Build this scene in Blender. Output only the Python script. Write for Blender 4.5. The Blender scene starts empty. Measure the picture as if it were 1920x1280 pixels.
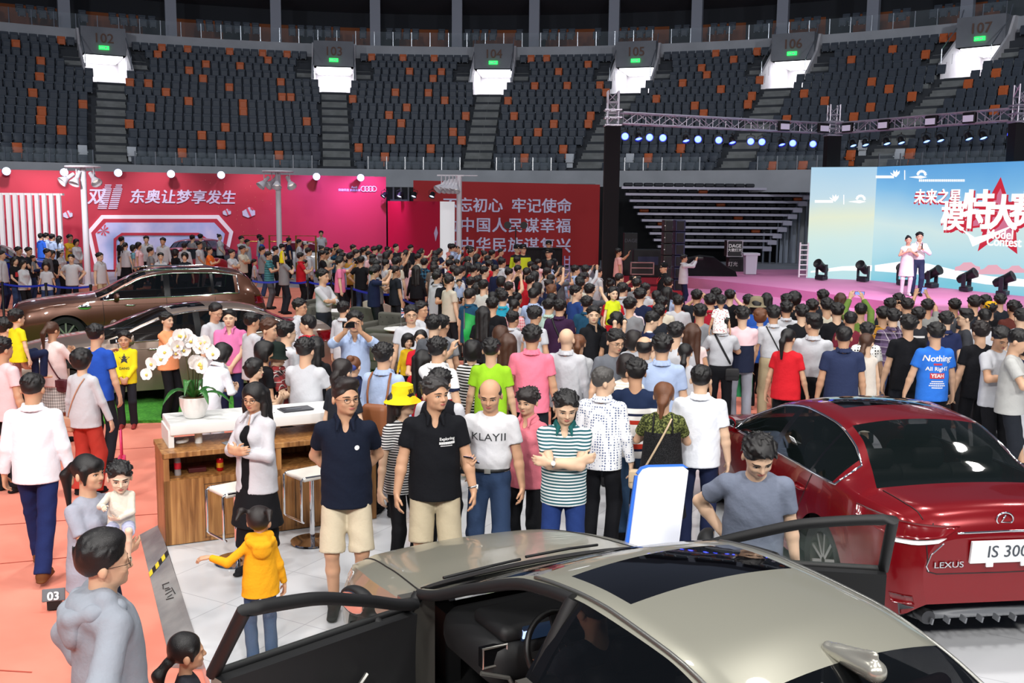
import bpy, math, random
import numpy as np
from mathutils import Vector, Matrix
from mathutils.bvhtree import BVHTree
random.seed(11)
SC = bpy.context.scene
COL = SC.collection
PI = math.pi
# ------------------------------------------------------------------ camera
FPX, CAMH, PITCH, ROLL = 1900.0, 3.25, math.radians(7.8), math.radians(0.55)
CAM_ROT = Matrix.Rotation(PI/2 - PITCH, 3, 'X') @ Matrix.Rotation(ROLL, 3, 'Z')
cam_data = bpy.data.cameras.new('camera')
cam_data.sensor_width = 36.0
cam_data.lens = 36.0 * FPX / 1920.0
cam_data.clip_start, cam_data.clip_end = 0.1, 300
cam = bpy.data.objects.new('camera', cam_data)
cam.matrix_world = Matrix.Translation((0, 0, CAMH)) @ CAM_ROT.to_4x4()
COL.objects.link(cam)
SC.camera = cam
C0 = Vector((0, 0, CAMH))
def ray(u, v):
 return CAM_ROT @ Vector(((u - 960) / FPX, -(v - 640) / FPX, -1.0))
def at(u, v, z):
 """the point of the horizontal plane z that the photograph shows at pixel (u, v)"""
 d = ray(u, v)
 return C0 + d * ((z - CAMH) / d.z)
def at_y(u, v, y):
 d = ray(u, v)
 return C0 + d * (y / d.y)
# ------------------------------------------------------------------ view, world, hall lamps
SC.view_settings.view_transform = 'Standard'
SC.view_settings.look = 'None'
SC.view_settings.gamma = 1.0
SC.view_settings.exposure = -0.16
SC.view_settings.use_curve_mapping = False
cy = SC.cycles
cy.use_denoising = True
cy.max_bounces, cy.diffuse_bounces, cy.glossy_bounces = 6, 2, 3
cy.transmission_bounces, cy.transparent_max_bounces = 4, 12
cy.caustics_reflective = cy.caustics_refractive = False
cy.sample_clamp_indirect = 4.0
world = bpy.data.worlds.new('world')
SC.world = world
world.use_nodes = True
world.node_tree.nodes['Background'].inputs[0].default_value = (0.62, 0.72, 1.0, 1)
world.node_tree.nodes['Background'].inputs[1].default_value = 0.14
def area_light(name, loc, target, size, energy, color=(1, 1, 1), spread=PI, shape='DISK'):
 l = bpy.data.lights.new(name, 'AREA')
 l.shape, l.size, l.energy, l.color, l.spread = shape, size, energy, color, spread
 o = bpy.data.objects.new(name, l)
 o.location = loc
 o.rotation_euler = (Vector(target) - Vector(loc)).to_track_quat('-Z', 'Y').to_euler()
 COL.objects.link(o)
 return o
def spot_light(name, loc, target, energy, color, angle, blend=0.5, radius=0.1):
 l = bpy.data.lights.new(name, 'SPOT')
 l.energy, l.color, l.spot_size, l.spot_blend, l.shadow_soft_size = energy, color, math.radians(angle), blend, radius
 o = bpy.data.objects.new(name, l)
 o.location = loc
 o.rotation_euler = (Vector(target) - Vector(loc)).to_track_quat('-Z', 'Y').to_euler()
 COL.objects.link(o)
 return o
for lx, ly in ((-9, 3), (0, 1), (9, 3), (-11, 12), (-3, 11), (5, 11), (13, 13), (-12, 23), (-3, 22), (6, 22), (15, 24), (-14, 34), (-4, 34), (6, 34)):
 area_light('roof_floodlight', (lx, ly, 15.0), (lx * 0.9, ly + 1.0, 0), 1.1, 310 if ly < 30 else 230, (1.0, 0.965, 0.92), math.radians(105))
for lx, tx in ((-26, -24), (-8, -8), (10, 12), (26, 30)):
 area_light('stand_floodlight', (lx, 34, 17), (tx, 68, 8.5), 1.6, 620, (.86, .92, 1.0), math.radians(110))
for lx in (-12, -4, 4, 12):
 area_light('entrance_floodlight', (lx, -7, 12), (lx * .8, 14, 0.8), 1.5, 740, (1.0, .97, .93), math.radians(120))
# ------------------------------------------------------------------ small library
def lin(h):
 h = h.lstrip('#')
 r = []
 for i in (0, 2, 4):
  c = int(h[i:i + 2], 16) / 255.0
  r.append(c / 12.92 if c <= 0.04045 else ((c + 0.055) / 1.055) ** 2.4)
 return (r[0], r[1], r[2], 1.0)
MATS = {}
def mat(name, color, rough=0.6, metal=0.0, coat=0.0, emit=None, estr=0.0, alpha=1.0, trans=0.0, spec=0.5, bump=None, sheen=0.0):
 if name in MATS:
  return MATS[name]
 m = bpy.data.materials.new(name)
 m.use_nodes = True
 nt = m.node_tree
 b = nt.nodes['Principled BSDF']
 c = lin(color) if isinstance(color, str) else tuple(color) + (1.0,) * (4 - len(color))
 b.inputs['Base Color'].default_value = c
 b.inputs['Roughness'].default_value = rough
 b.inputs['Metallic'].default_value = metal
 b.inputs['Coat Weight'].default_value = coat
 b.inputs['Coat Roughness'].default_value = 0.03
 b.inputs['Alpha'].default_value = alpha
 b.inputs['Transmission Weight'].default_value = trans
 b.inputs['Specular IOR Level'].default_value = spec
 if sheen:
  b.inputs['Sheen Weight'].default_value = sheen
 if emit:
  b.inputs['Emission Color'].default_value = lin(emit)
  b.inputs['Emission Strength'].default_value = estr
 if bump:
  sc, st = bump
  tc = nt.nodes.new('ShaderNodeTexCoord')
  n = nt.nodes.new('ShaderNodeTexNoise')
  n.inputs['Scale'].default_value = sc
  n.inputs['Detail'].default_value = 3
  bp = nt.nodes.new('ShaderNodeBump')
  bp.inputs['Strength'].default_value = st
  bp.inputs['Distance'].default_value = 0.02
  nt.links.new(tc.outputs['Object'], n.inputs['Vector'])
  nt.links.new(n.outputs['Fac'], bp.inputs['Height'])
  nt.links.new(bp.outputs['Normal'], b.inputs['Normal'])
 MATS[name] = m
 return m
class N:
 """thin wrapper to write node trees in few lines"""
 def __init__(s, m):
  s.nt = m.node_tree
  s.b = s.nt.nodes['Principled BSDF']
 def new(s, kind, **kw):
  n = s.nt.nodes.new('ShaderNode' + kind)
  for k, v in kw.items():
   if k.startswith('i_'):
    key = k[2:]
    n.inputs[int(key) if key.isdigit() else key].default_value = v
   else:
    setattr(n, k, v)
  return n
 def link(s, a, b):
  s.nt.links.new(a, b)
 def obj(s):
  return s.new('TexCoord').outputs['Object']
 def math(s, op, a, b=None):
  n = s.new('Math', operation=op)
  for i, x in enumerate((a, b)):
   if x is None:
    continue
   if isinstance(x, (int, float)):
    n.inputs[i].default_value = x
   else:
    s.link(x, n.inputs[i])
  return n.outputs[0]
 def sep(s, v):
  n = s.new('SeparateXYZ')
  s.link(v, n.inputs[0])
  return n.outputs
 def ramp(s, fac, stops, const=False):
  n = s.new('ValToRGB')
  cr = n.color_ramp
  cr.interpolation = 'CONSTANT' if const else 'LINEAR'
  while len(cr.elements) < len(stops):
   cr.elements.new(0.5)
  for e, (p, c) in zip(cr.elements, stops):
   e.position = p
   e.color = lin(c)
  s.link(fac, n.inputs[0])
  return n.outputs[0]
 def mix(s, fac, a, b):
  n = s.new('Mix', data_type='RGBA')
  for sock, x in ((n.inputs[0], fac), (n.inputs[6], a), (n.inputs[7], b)):
   if isinstance(x, str):
    sock.default_value = lin(x)
   elif isinstance(x, (int, float)):
    sock.default_value = x
   else:
    s.link(x, sock)
  return n.outputs[2]
class MB:
 """collects faces of one mesh; several materials possible"""
 def __init__(s):
  s.v, s.f, s.m = [], [], []
 def add(s, vs, fs, mi=0):
  o = len(s.v)
  s.v.extend([tuple(p) for p in vs])
  s.f.extend([tuple(i + o for i in f) for f in fs])
  s.m.extend([mi] * len(fs))
  return s
 def quad(s, a, b, c, d, mi=0):
  return s.add((a, b, c, d), ((0, 1, 2, 3),), mi)
 def box(s, c, size, mi=0, rot=None, taper=1.0):
  x, y, z = size[0] / 2, size[1] / 2, size[2] / 2
  vs = [Vector((sx * x * (taper if sz > 0 else 1), sy * y * (taper if sz > 0 else 1), sz * z)) for sz in (-1, 1) for sx, sy in ((-1, -1), (1, -1), (1, 1), (-1, 1))]
  if rot is not None:
   vs = [rot @ v for v in vs]
  c = Vector(c)
  return s.add([v + c for v in vs], ((3, 2, 1, 0), (4, 5, 6, 7), (0, 1, 5, 4), (1, 2, 6, 5), (2, 3, 7, 6), (3, 0, 4, 7)), mi)
 def rbox(s, c, size, r=0.02, mi=0, rot=None, n=3):
  """box with rounded vertical edges and chamfered rims"""
  x, y, z = size[0] / 2, size[1] / 2, size[2] / 2
  r = min(r, x * .98, y * .98, z * .98)
  ring = []
  for cx, cy_, a0 in ((x - r, y - r, 0), (-x + r, y - r, PI / 2), (-x + r, -y + r, PI), (x - r, -y + r, 1.5 * PI)):
   for i in range(n + 1):
    a = a0 + i / n * PI / 2
    ring.append((cx, cy_, math.cos(a), math.sin(a)))
  levels = []
  for i in range(n + 1):
   a = i / n * PI / 2
   levels.append((-z + r - r * math.cos(a), r * math.sin(a)))
  levels = levels + [(-h, q) for h, q in reversed(levels)]
  vs, k = [], len(ring)
  for h, q in levels:
   for (cx, cy_, ca, sa) in ring:
    vs.append(Vector((cx + q * ca, cy_ + q * sa, h)))
  fs = []
  for j in range(len(levels) - 1):
   for i in range(k):
    fs.append((j * k + i, j * k + (i + 1) % k, (j + 1) * k + (i + 1) % k, (j + 1) * k + i))
  fs.append(tuple(reversed(range(k))))
  fs.append(tuple((len(levels) - 1) * k + i for i in range(k)))
  if rot is not None:
   vs = [rot @ v for v in vs]
  c = Vector(c)
  return s.add([v + c for v in vs], fs, mi)
 def cyl(s, p, q, r, r2=None, n=12, mi=0, caps=True):
  return s.tube((p, q), (r, r if r2 is None else r2), n, mi, caps)
 def tube(s, pts, rad, n=8, mi=0, caps=True, closed=False):
  pts = [Vector(p) for p in pts]
  if not isinstance(rad, (list, tuple)):
   rad = [rad] * len(pts)
  vs, fs = [], []
  up = None
  for i, p in enumerate(pts):
   a = pts[i - 1] if (i > 0 or closed) else p
   b = pts[(i + 1) % len(pts)] if (i < len(pts) - 1 or closed) else p
   t = (b - a).normalized()
   if up is None:
    up = t.orthogonal().normalized()
   else:
    up = (up - t * up.dot(t))
    up = up.normalized() if up.length > 1e-6 else t.orthogonal().normalized()
   w = t.cross(up)
   for k in range(n):
    an = 2 * PI * k / n
    vs.append(p + (up * math.cos(an) + w * math.sin(an)) * rad[i])
  m = len(pts)
  for i in range(m if closed else m - 1):
   j = (i + 1) % m
   for k in range(n):
    fs.append((i * n + k, i * n + (k + 1) % n, j * n + (k + 1) % n, j * n + k))
  if caps and not closed:
   fs.append(tuple(reversed(range(n))))
   fs.append(tuple((m - 1) * n + k for k in range(n)))
  return s.add(vs, fs, mi)
 def lathe(s, prof, c=(0, 0, 0), n=24, mi=0, axis='Z'):
  vs, fs = [], []
  for r, h in prof:
   for k in range(n):
    a = 2 * PI * k / n
    p = (r * math.cos(a), r * math.sin(a), h)
    if axis == 'Y':
     p = (p[0], -p[2], p[1])
    elif axis == 'X':
     p = (p[2], p[0], p[1])
    vs.append((p[0] + c[0], p[1] + c[1], p[2] + c[2]))
  for i in range(len(prof) - 1):
   for k in range(n):
    fs.append((i * n + k, i * n + (k + 1) % n, (i + 1) * n + (k + 1) % n, (i + 1) * n + k))
  return s.add(vs, fs, mi)
 def prism(s, poly, a, b, mi=0):
  """polygon given as 3-D points, extruded by the vector from a to b"""
  d = Vector(b) - Vector(a)
  n = len(poly)
  vs = [Vector(p) for p in poly] + [Vector(p) + d for p in poly]
  fs = [tuple(reversed(range(n))), tuple(range(n, 2 * n))] + [(i, (i + 1) % n, n + (i + 1) % n, n + i) for i in range(n)]
  return s.add(vs, fs, mi)
 def ball(s, c, r, n=12, mi=0):
  if not isinstance(r, (tuple, list)):
   r = (r, r, r)
  m = n // 2
  vs, fs = [], []
  for j in range(m + 1):
   t = PI * j / m
   for k in range(n):
    a = 2 * PI * k / n
    vs.append((c[0] + r[0] * math.sin(t) * math.cos(a), c[1] + r[1] * math.sin(t) * math.sin(a), c[2] - r[2] * math.cos(t)))
  for j in range(m):
   for k in range(n):
    fs.append((j * n + k, j * n + (k + 1) % n, (j + 1) * n + (k + 1) % n, (j + 1) * n + k))
  return s.add(vs, fs, mi)
 def xf(s, M, start=0):
  s.v[start:] = [tuple(M @ Vector(p)) for p in s.v[start:]]
  return s
 def mesh(s, name, mats, smooth=False):
  me = bpy.data.meshes.new(name)
  me.from_pydata(s.v, [], s.f)
  for m in (mats if isinstance(mats, (list, tuple)) else [mats]):
   me.materials.append(m)
  if any(s.m):
   me.polygons.foreach_set('material_index', s.m)
  if smooth is not False:
   me.shade_smooth()
   if smooth is not True:
    me.set_sharp_from_angle(angle=math.radians(smooth))
  me.validate()
  me.update()
  return me
 def build(s, name, mats, parent=None, smooth=False, loc=None, rotz=0):
  return link(name, s.mesh(name, mats, smooth), parent, loc, rotz)
def link(name, me, parent=None, loc=None, rotz=0):
 o = bpy.data.objects.new(name, me)
 COL.objects.link(o)
 if parent is not None:
  o.parent = parent
 if loc is not None:
  o.location = loc
 if rotz:
  o.rotation_euler = (0, 0, rotz)
 return o
def tag(o, label=None, cat=None, group=None, kind=None):
 if label: o['label'] = label
 if cat: o['category'] = cat
 if group: o['group'] = group
 if kind: o['kind'] = kind
 return o
def empty(name, loc, label, cat, group=None, rotz=0, kind=None):
 o = bpy.data.objects.new(name, None)
 o.location = loc
 o.rotation_euler = (0, 0, rotz)
 COL.objects.link(o)
 return tag(o, label, cat, group, kind)
def struct(name, mb, mats, smooth=False):
 o = mb.build(name, mats, None, smooth)
 o['kind'] = 'structure'
 return o
def copy_tree(o, parent=None):
 c = o.copy()
 COL.objects.link(c)
 if parent is not None:
  c.parent = parent
 for ch in list(o.children):
  copy_tree(ch, c)
 return c
def text_mesh(body, size, bold=0.0, extrude=0.01, align='CENTER', shear=0.0, spacing=1.0, sx=1.0):
 cu = bpy.data.curves.new('txt', 'FONT')
 cu.body, cu.size, cu.extrude = body, size, extrude
 cu.align_x, cu.align_y, cu.shear, cu.space_character = align, 'CENTER', shear, spacing
 cu.resolution_u = 3
 o = bpy.data.objects.new('txt', cu)
 COL.objects.link(o)
 bpy.context.view_layer.update()
 me = bpy.data.meshes.new_from_object(o.evaluated_get(bpy.context.evaluated_depsgraph_get()))
 bpy.data.objects.remove(o)
 bpy.data.curves.remove(cu)
 if sx != 1.0:
  me.transform(Matrix.Diagonal((sx, 1, 1, 1)))
 if bold:                             # heavier strokes: the outline repeated a hair to each side
  vs = np.empty(len(me.vertices) * 3)
  me.vertices.foreach_get('co', vs)
  vs = vs.reshape(-1, 3)
  fs = [tuple(p.vertices) for p in me.polygons]
  b = bold * size
  V, Fc = [], []
  for k, (dx, dy) in enumerate(((-b, -b * .6), (b, -b * .6), (b, b * .6), (-b, b * .6))):
   o_ = len(V)
   V.extend((vs + (dx, dy, k * .0006)).tolist())
   Fc.extend([tuple(i + o_ for i in f) for f in fs])
  bpy.data.meshes.remove(me)
  me = bpy.data.meshes.new('txt')
  me.from_pydata(V, [], Fc)
 return me
def text(name, body, size, M, m, parent=None, **kw):
 """lettering: local x to the right, local y up, placed by matrix M"""
 me = text_mesh(body, size, **kw)
 me.materials.clear()
 me.materials.append(m)
 me.transform(M)
 return link(name, me, parent)
def face_mat(p, right, up):
 """matrix whose x is the right vector and y is the up vector of an upright panel at p"""
 r = Vector(right).normalized()
 u = Vector(up).normalized()
 n = r.cross(u)
 return Matrix(((r.x, u.x, n.x, p[0]), (r.y, u.y, n.y, p[1]), (r.z, u.z, n.z, p[2]), (0, 0, 0, 1)))
# ------------------------------------------------------------------ the hall: floor, bowl of seats
def noise_mat(name, c1, c2, scale, rough=0.8, detail=4, bump=0.0):
 m = mat(name, c1, rough)
 n = N(m)
 t = n.new('TexNoise', i_Scale=scale, i_Detail=detail)
 n.link(n.obj(), t.inputs['Vector'])
 n.link(n.ramp(t.outputs['Fac'], ((0.35, c1), (0.68, c2))), n.b.inputs['Base Color'])
 if bump:
  bp = n.new('Bump', i_Strength=bump, i_Distance=0.02)
  n.link(t.outputs['Fac'], bp.inputs['Height'])
  n.link(bp.outputs['Normal'], n.b.inputs['Normal'])
 return m
M_carpet = noise_mat('orange_carpet', '#d87c68', '#df8975', 1.3, 0.9, 6)
M_floor = noise_mat('hall_floor', '#8d8f96', '#a4a6ac', 0.6, 0.5)
M_redcarpet = noise_mat('stage_carpet', '#c01c30', '#cc2a3c', 0.8, 0.85)
M_concrete = noise_mat('bare_concrete', '#a0a2a6', '#adafb3', 0.7, 0.85, 6)
M_step = noise_mat('concrete_steps', '#6f716f', '#838583', 1.5, 0.85, 6)
M_terrace = mat('terrace', '#3a3d42', 0.9)
M_dark = mat('dark_void', '#0a0b0e', 0.9)
M_blackcloth = mat('black_cloth', '#0b0c12', 0.9)
M_white = mat('white_paint', '#f1f1f1', 0.45)
M_steel = mat('brushed_steel', '#b9bcc0', 0.3, 1.0)
M_chrome = mat('chrome', '#e6e6e8', 0.08, 1.0)
M_black = mat('black_plastic', '#101113', 0.45)
M_glassrail = mat('rail_glass', '#b8c6cc', 0.05, alpha=0.07)
mb = MB()
mb.quad((-60, -6, 0), (60, -6, 0), (60, 75, 0), (-60, 75, 0))
struct('floor', mb, M_floor)
mb = MB()
mb.quad((-30, -3, 0.006), (9, -3, 0.006), (9, 38, 0.006), (-30, 38, 0.006))
o = mb.build('floor_carpet', M_carpet)
o['kind'] = 'structure'
mb = MB()
for p, q in ((at(0, 985, 0), at(330, 962, 0)), (at(0, 1058, 0), at(140, 1045, 0)), (at(200, 845, 0), at(300, 838, 0)), (at(-300, 1240, 0), at(60, 1262, 0))):
 d = (q - p).normalized().cross(Vector((0, 0, 1))) * 0.008
 p.z = q.z = 0.009
 mb.quad(p - d, q - d, q + d, p + d)
o = mb.build('trim_1', mat('carpet_seam', '#b04a38', 0.9))
o['kind'] = 'structure'
BC = Vector((-4.8, 26.2, 0))            # centre of the seating bowl
RLOW, RUP = 35.6, 49.3
ZLOW, ROWH, ROWD, NROW = 4.75, 0.575, 0.88, 15
def bowl(a, r, z):
 return Vector((BC.x + r * math.sin(a), BC.y + r * math.cos(a), z))
def bowl_angle(u, v, z):
 p = at(u, v, z)
 return math.atan2(p.x - BC.x, p.y - BC.y)
def row_zr(k):
 return ZLOW + ROWH * k, RLOW + 0.5 + ROWD * k
AISLES = [bowl_angle(u, v, row_zr(10)[0]) for u, v in ((206, 157), (626, 172), (921, 182), (1187, 182), (1475, 172), (1820, 152))]
SKEW = (-.0033, .0005, 0, -.0027, -.001, -.004)   # how each aisle drifts sideways per row below its entrance
def aisle_at(i, k):
 return AISLES[i] + SKEW[i] * max(0, 10 - k)
A_MIN, A_MAX = -1.35, 1.75
VOM0 = 11                                # first row cut by an entrance
AW, VW, SW = 1.65, 2.75, 3.6               # widths: aisle, entrance, entrance with its two side stairs
def gaps(k):
 r = row_zr(k)[1]
 w = VW if VOM0 <= k < NROW else 0
 return [(a - w / 2 / r, a + w / 2 / r) for a in AISLES] if w else []
def arc_pieces(k, cuts):
 a = A_MIN
 for lo, hi in sorted(cuts):
  yield a, lo
  a = hi
 yield a, A_MAX
mb = MB()
for k in range(NROW + 1):
 z, r = row_zr(k)
 r0 = r - 0.45
 for a0, a1 in arc_pieces(k, gaps(k)):
  n = max(1, int((a1 - a0) / 0.02))
  for i in range(n):
   p, q = a0 + (a1 - a0) * i / n, a0 + (a1 - a0) * (i + 1) / n
   mb.quad(bowl(p, r0, z - ROWH), bowl(q, r0, z - ROWH), bowl(q, r0, z), bowl(p, r0, z))
   mb.quad(bowl(p, r0, z), bowl(q, r0, z), bowl(q, r0 + ROWD, z), bowl(p, r0 + ROWD, z))
struct('floor_terraces', mb, M_terrace)
mb = MB()
n = 90
for i in range(n):
 p, q = A_MIN + (A_MAX - A_MIN) * i / n, A_MIN + (A_MAX - A_MIN) * (i + 1) / n
 zt, zb_ = 5.15, 3.95
 mb.quad(bowl(p, RLOW - 0.4, zb_), bowl(q, RLOW - 0.4, zb_), bowl(q, RLOW - 0.4, zt), bowl(p, RLOW - 0.4, zt))
 mb.quad(bowl(p, RLOW - 0.4, zt), bowl(q, RLOW - 0.4, zt), bowl(q, RLOW - 0.1, zt), bowl(p, RLOW - 0.1, zt))
 mb.quad(bowl(p, RLOW - 0.1, zt), bowl(q, RLOW - 0.1, zt), bowl(q, RLOW - 0.1, 4.2), bowl(p, RLOW - 0.1, 4.2))
 mb.quad(bowl(p, RLOW - 0.4, zb_), bowl(q, RLOW - 0.4, zb_), bowl(q, RLOW + 2.6, zb_), bowl(p, RLOW + 2.6, zb_))
 mb.quad(bowl(p, RLOW + 2.6, 0), bowl(q, RLOW + 2.6, 0), bowl(q, RLOW + 2.6, zb_), bowl(p, RLOW + 2.6, zb_))
struct('wall_rim', mb, M_concrete)
zr, rr = row_zr(NROW)
ZF = 14.35
mb = MB()
mu = MB()
mo = MB()
for i in range(n):
 p, q = A_MIN + (A_MAX - A_MIN) * i / n, A_MIN + (A_MAX - A_MIN) * (i + 1) / n
 mb.quad(bowl(p, RUP - .1, zr - .3), bowl(q, RUP - .1, zr - .3), bowl(q, RUP - .1, ZF), bowl(p, RUP - .1, ZF))
 mb.quad(bowl(p, RUP - .1, ZF), bowl(q, RUP - .1, ZF), bowl(q, RUP + 5.5, ZF), bowl(p, RUP + 5.5, ZF))
 mu.quad(bowl(p, RUP + 5.5, ZF), bowl(q, RUP + 5.5, ZF), bowl(q, RUP + 5.5, ZF + 2.1), bowl(p, RUP + 5.5, ZF + 2.1), i % 3 == 0)
 mu.quad(bowl(p, RUP + 5.5, ZF + 2.1), bowl(q, RUP + 5.5, ZF + 2.1), bowl(q, RUP + 5.5, ZF + 7), bowl(p, RUP + 5.5, ZF + 7), 2)
 mo.quad(bowl(p, RUP + 1.5, ZF + 3.6), bowl(q, RUP + 1.5, ZF + 3.6), bowl(q, RUP + 5.5, ZF + 3.2), bowl(p, RUP + 5.5, ZF + 3.2))
 mo.quad(bowl(p, RUP + 1.5, ZF + 3.6), bowl(q, RUP + 1.5, ZF + 3.6), bowl(q, RUP + 1.5, ZF + 6), bowl(p, RUP + 1.5, ZF + 6))
struct('wall_fascia', mb, M_concrete)
struct('wall_gallery', mu, [mat('box_wall_brown', '#8e4c24', 0.8), mat('box_wall_dark', '#22242a', 0.7), mat('box_wall_upper', '#2b2d33', 0.9)])
struct('ceiling_gallery', mo, mat('gallery_ceiling', '#4a4c54', 0.9))
gal_px = ((105, 20), (317, 25), (517, 30), (703, 36), (855, 36), (1000, 38), (1150, 36), (1310, 34), (1480, 30), (1660, 20), (1850, 5), (-110, 10))
gal_at = [at(u, v, ZF + 2) for u, v in gal_px]
for i, p in enumerate(gal_at):
 a = math.atan2(p.x - BC.x, p.y - BC.y)
 mb = MB().box((0, 0, 2.0), (0.75, 0.5, 4.0))
 o = struct('column_%d' % (i + 1), mb, mat('column_white', '#8e919b', 0.6))
 o.location = bowl(a, RUP + 1.6, ZF)
 o.rotation_euler = (0, 0, -a)
M_vom = noise_mat('entrance_wall', '#d9d5d6', '#cbc5c6', 1.2, 0.7)
M_num = mat('number_paint', '#6b5044', 0.8)
M_exit = mat('exit_sign_green', '#1ec24a', 0.5, emit='#2cff62', estr=2.2)
M_lamp = mat('corridor_lamp', '#ffffff', 0.5, emit='#f2f5ff', estr=6)
ORD = ('first', 'second', 'third', 'fourth', 'fifth', 'sixth')
for i, a in enumerate(AISLES):
 z0, r0 = row_zr(VOM0)
 z0 -= ROWH
 r0 -= 0.45
 rb = RUP - 0.6
 hw = VW / 2
 def L(x, r, z, a=a):                # x along the arc, r outward, z up
  return BC + Vector((r * math.sin(a) + x * math.cos(a), r * math.cos(a) - x * math.sin(a), z))
 zh = z0 + 2.1                       # top of the opening
 mb = MB()
 for s in (-1, 1):
  x = s * hw
  pts = [L(x, r0, z0), L(x, rb + 3.5, z0), L(x, rb + 3.5, zh + 2.0), L(x, rb, ZF), L(x, r0 + 2.6, zh + .6), L(x, r0, z0 + 1.0)]
  t = L(x + s * 0.14, r0, z0) - L(x, r0, z0)
  mb.prism(pts, (0, 0, 0), t)
 mb.quad(L(-hw, r0, z0), L(hw, r0, z0), L(hw, rb + 3.5, z0), L(-hw, rb + 3.5, z0))
 mb.quad(L(-hw, rb + 3.5, z0), L(hw, rb + 3.5, z0), L(hw, rb + 3.5, zh), L(-hw, rb + 3.5, zh))
 mb.quad(L(-hw, rb - 1.2, zh), L(hw, rb - 1.2, zh), L(hw, rb + 3.5, zh), L(-hw, rb + 3.5, zh))
 struct('wall_entrance_%d' % (i + 1), mb, M_vom)
 mb = MB()
 mb.prism([L(-hw, rb - 1.2, zh), L(hw, rb - 1.2, zh), L(hw, rb - 1.2, ZF - 0.02), L(-hw, rb - 1.2, ZF - 0.02)], (0, 0, 0), L(0, 1.2, 0) - L(0, 0, 0))
 struct('lintel_%d' % (i + 1), mb, noise_mat('dark_concrete', '#74767b', '#808287', .7, .85, 6))
 mb = MB()
 mb.prism([L(-hw * .86, rb - 0.9, zh - .08), L(hw * .86, rb - 0.9, zh - .08), L(hw * .86, rb + 3.2, zh - .08), L(-hw * .86, rb + 3.2, zh - .08)], (0, 0, 0), (0, 0, 0.05))
 o = mb.build('corridor_lamp', M_lamp)
 tag(o, 'bright white lamp panel in the ceiling of the %s stand entrance' % ORD[i], 'lamp', 'corridor lamps')
 right, up = L(1, 0, 0) - L(0, 0, 0), Vector((0, 0, 1))
 mb = MB().box((0, 0, 0), (0.62, 0.06, 0.24))
 es = mb.build('exit_sign', M_exit, None, loc=L(0, rb - 1.27, zh + 0.42), rotz=-a)
 tag(es, 'small green exit sign over the %s stand entrance' % ORD[i], 'sign', 'exit signs')
 mk = MB().box((-.14, -.036, .0), (.2, .01, .05)).box((.1, -.036, 0), (.12, .01, .1)).build('running_figure_mark', M_white, es)
 tag(text('entrance_number', str(102 + i), 0.85, face_mat(L(0, rb - 1.23, zh + 1.0), right, up), M_num, extrude=0.02, bold=0.005),
  'brown painted number %d above the %s stand entrance' % (102 + i, ORD[i]), 'number', 'entrance numbers')
 mb = MB()
 for k in range(0, VOM0):
  z, r = row_zr(k)
  for h in range(3):
   q0 = r - .45 - .88 + .2933 * (h + 1)
   sx = r * SKEW[i] * max(0, 10 - k)
   mb.prism([L(sx - AW / 2, q0, z - ROWH), L(sx + AW / 2, q0, z - ROWH), L(sx + AW / 2, q0 + .3, z - ROWH), L(sx - AW / 2, q0 + .3, z - ROWH)],
      (0, 0, 0), (0, 0, ROWH * (h + 1) / 3 + .02))
 for s in (-1, 1):
  for k in range(VOM0 - 1, VOM0 + 3):
   z, r = row_zr(k)
   x0, x1 = s * (hw + .15), s * (hw + 1.15)
   for h in range(2):
    rr0 = r - .45 - .44 * (1 - h)
    mb.prism([L(min(x0, x1), rr0, z - ROWH), L(max(x0, x1), rr0, z - ROWH), L(max(x0, x1), rr0 + .44, z - ROWH), L(min(x0, x1), rr0 + .44, z - ROWH)],
       (0, 0, 0), (0, 0, ROWH * (.5 + .5 * h) + .03))
 struct('floor_stairs_%d' % (i + 1), mb, M_step)
 mb = MB()
 for s in (-1, 1):
  x = s * hw
  mb.tube([L(x, r0, z0 + 1.0), L(x, r0, z0 + 1.8), L(x, r0 + 2.6, zh + 1.4), L(x, rb - .2, ZF + .6)], 0.03, 6)
 struct('trim_handrail_%d' % (i + 1), mb, M_steel)
for nm, R_, Z_, hh, step in (('trim_railing_low', RLOW - 0.3, 5.15, 0.75, 0.031), ('trim_railing_up', RUP + 0.1, ZF, 1.0, 0.027)):
 mp, mg = MB(), MB()
 a = A_MIN
 prev = None
 while a < A_MAX:
  if nm == 'trim_railing_up' or not any(abs(a - aisle_at(x, 0)) < 0.9 * AW / R_ * .55 for x in range(6)):
   mp.box(bowl(a, R_, Z_ + hh / 2), (0.05, 0.05, hh))
   if prev is not None:
    mg.prism([bowl(prev, R_, Z_ + .05), bowl(a, R_, Z_ + .05), bowl(a, R_, Z_ + hh), bowl(prev, R_, Z_ + hh)], (0, 0, 0), (0, .012, 0))
   prev = a
  else:
   prev = None
  a += step
 struct(nm, mp, M_steel)
 struct('window_' + nm[5:], mg, M_glassrail)
# ---- seats
M_seat = mat('seat_charcoal', '#3d444e', 0.55)
M_seatO = mat('seat_orange', '#c8602a', 0.5)
M_seatW = mat('seat_cover_white', '#c9ccd0', 0.7)
M_stud = mat('seat_stud', '#b8bcc2', 0.4)
def seat_mb():
 b = MB()
 rx = Matrix.Rotation(math.radians(-10), 3, 'X')
 b.rbox((0, 0.10, 0.62), (0.50, 0.05, 0.56), 0.05, 0, rx)          # backrest
 b.rbox((0, -0.02, 0.55), (0.44, 0.07, 0.40), 0.03, 0, Matrix.Rotation(math.radians(-4), 3, 'X'), 2)  # pan folded up
 b.box((0, 0.08, 0.2), (0.40, 0.07, 0.3))
 for s in (-1, 1):
  b.box((s * .235, -.02, 0.50), (0.03, 0.24, 0.05))
  b.box((s * .17, -.03, 0.335), (0.03, 0.05, 0.035), 1)
 return b
SEATS = []                              # (angle, row)
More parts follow.
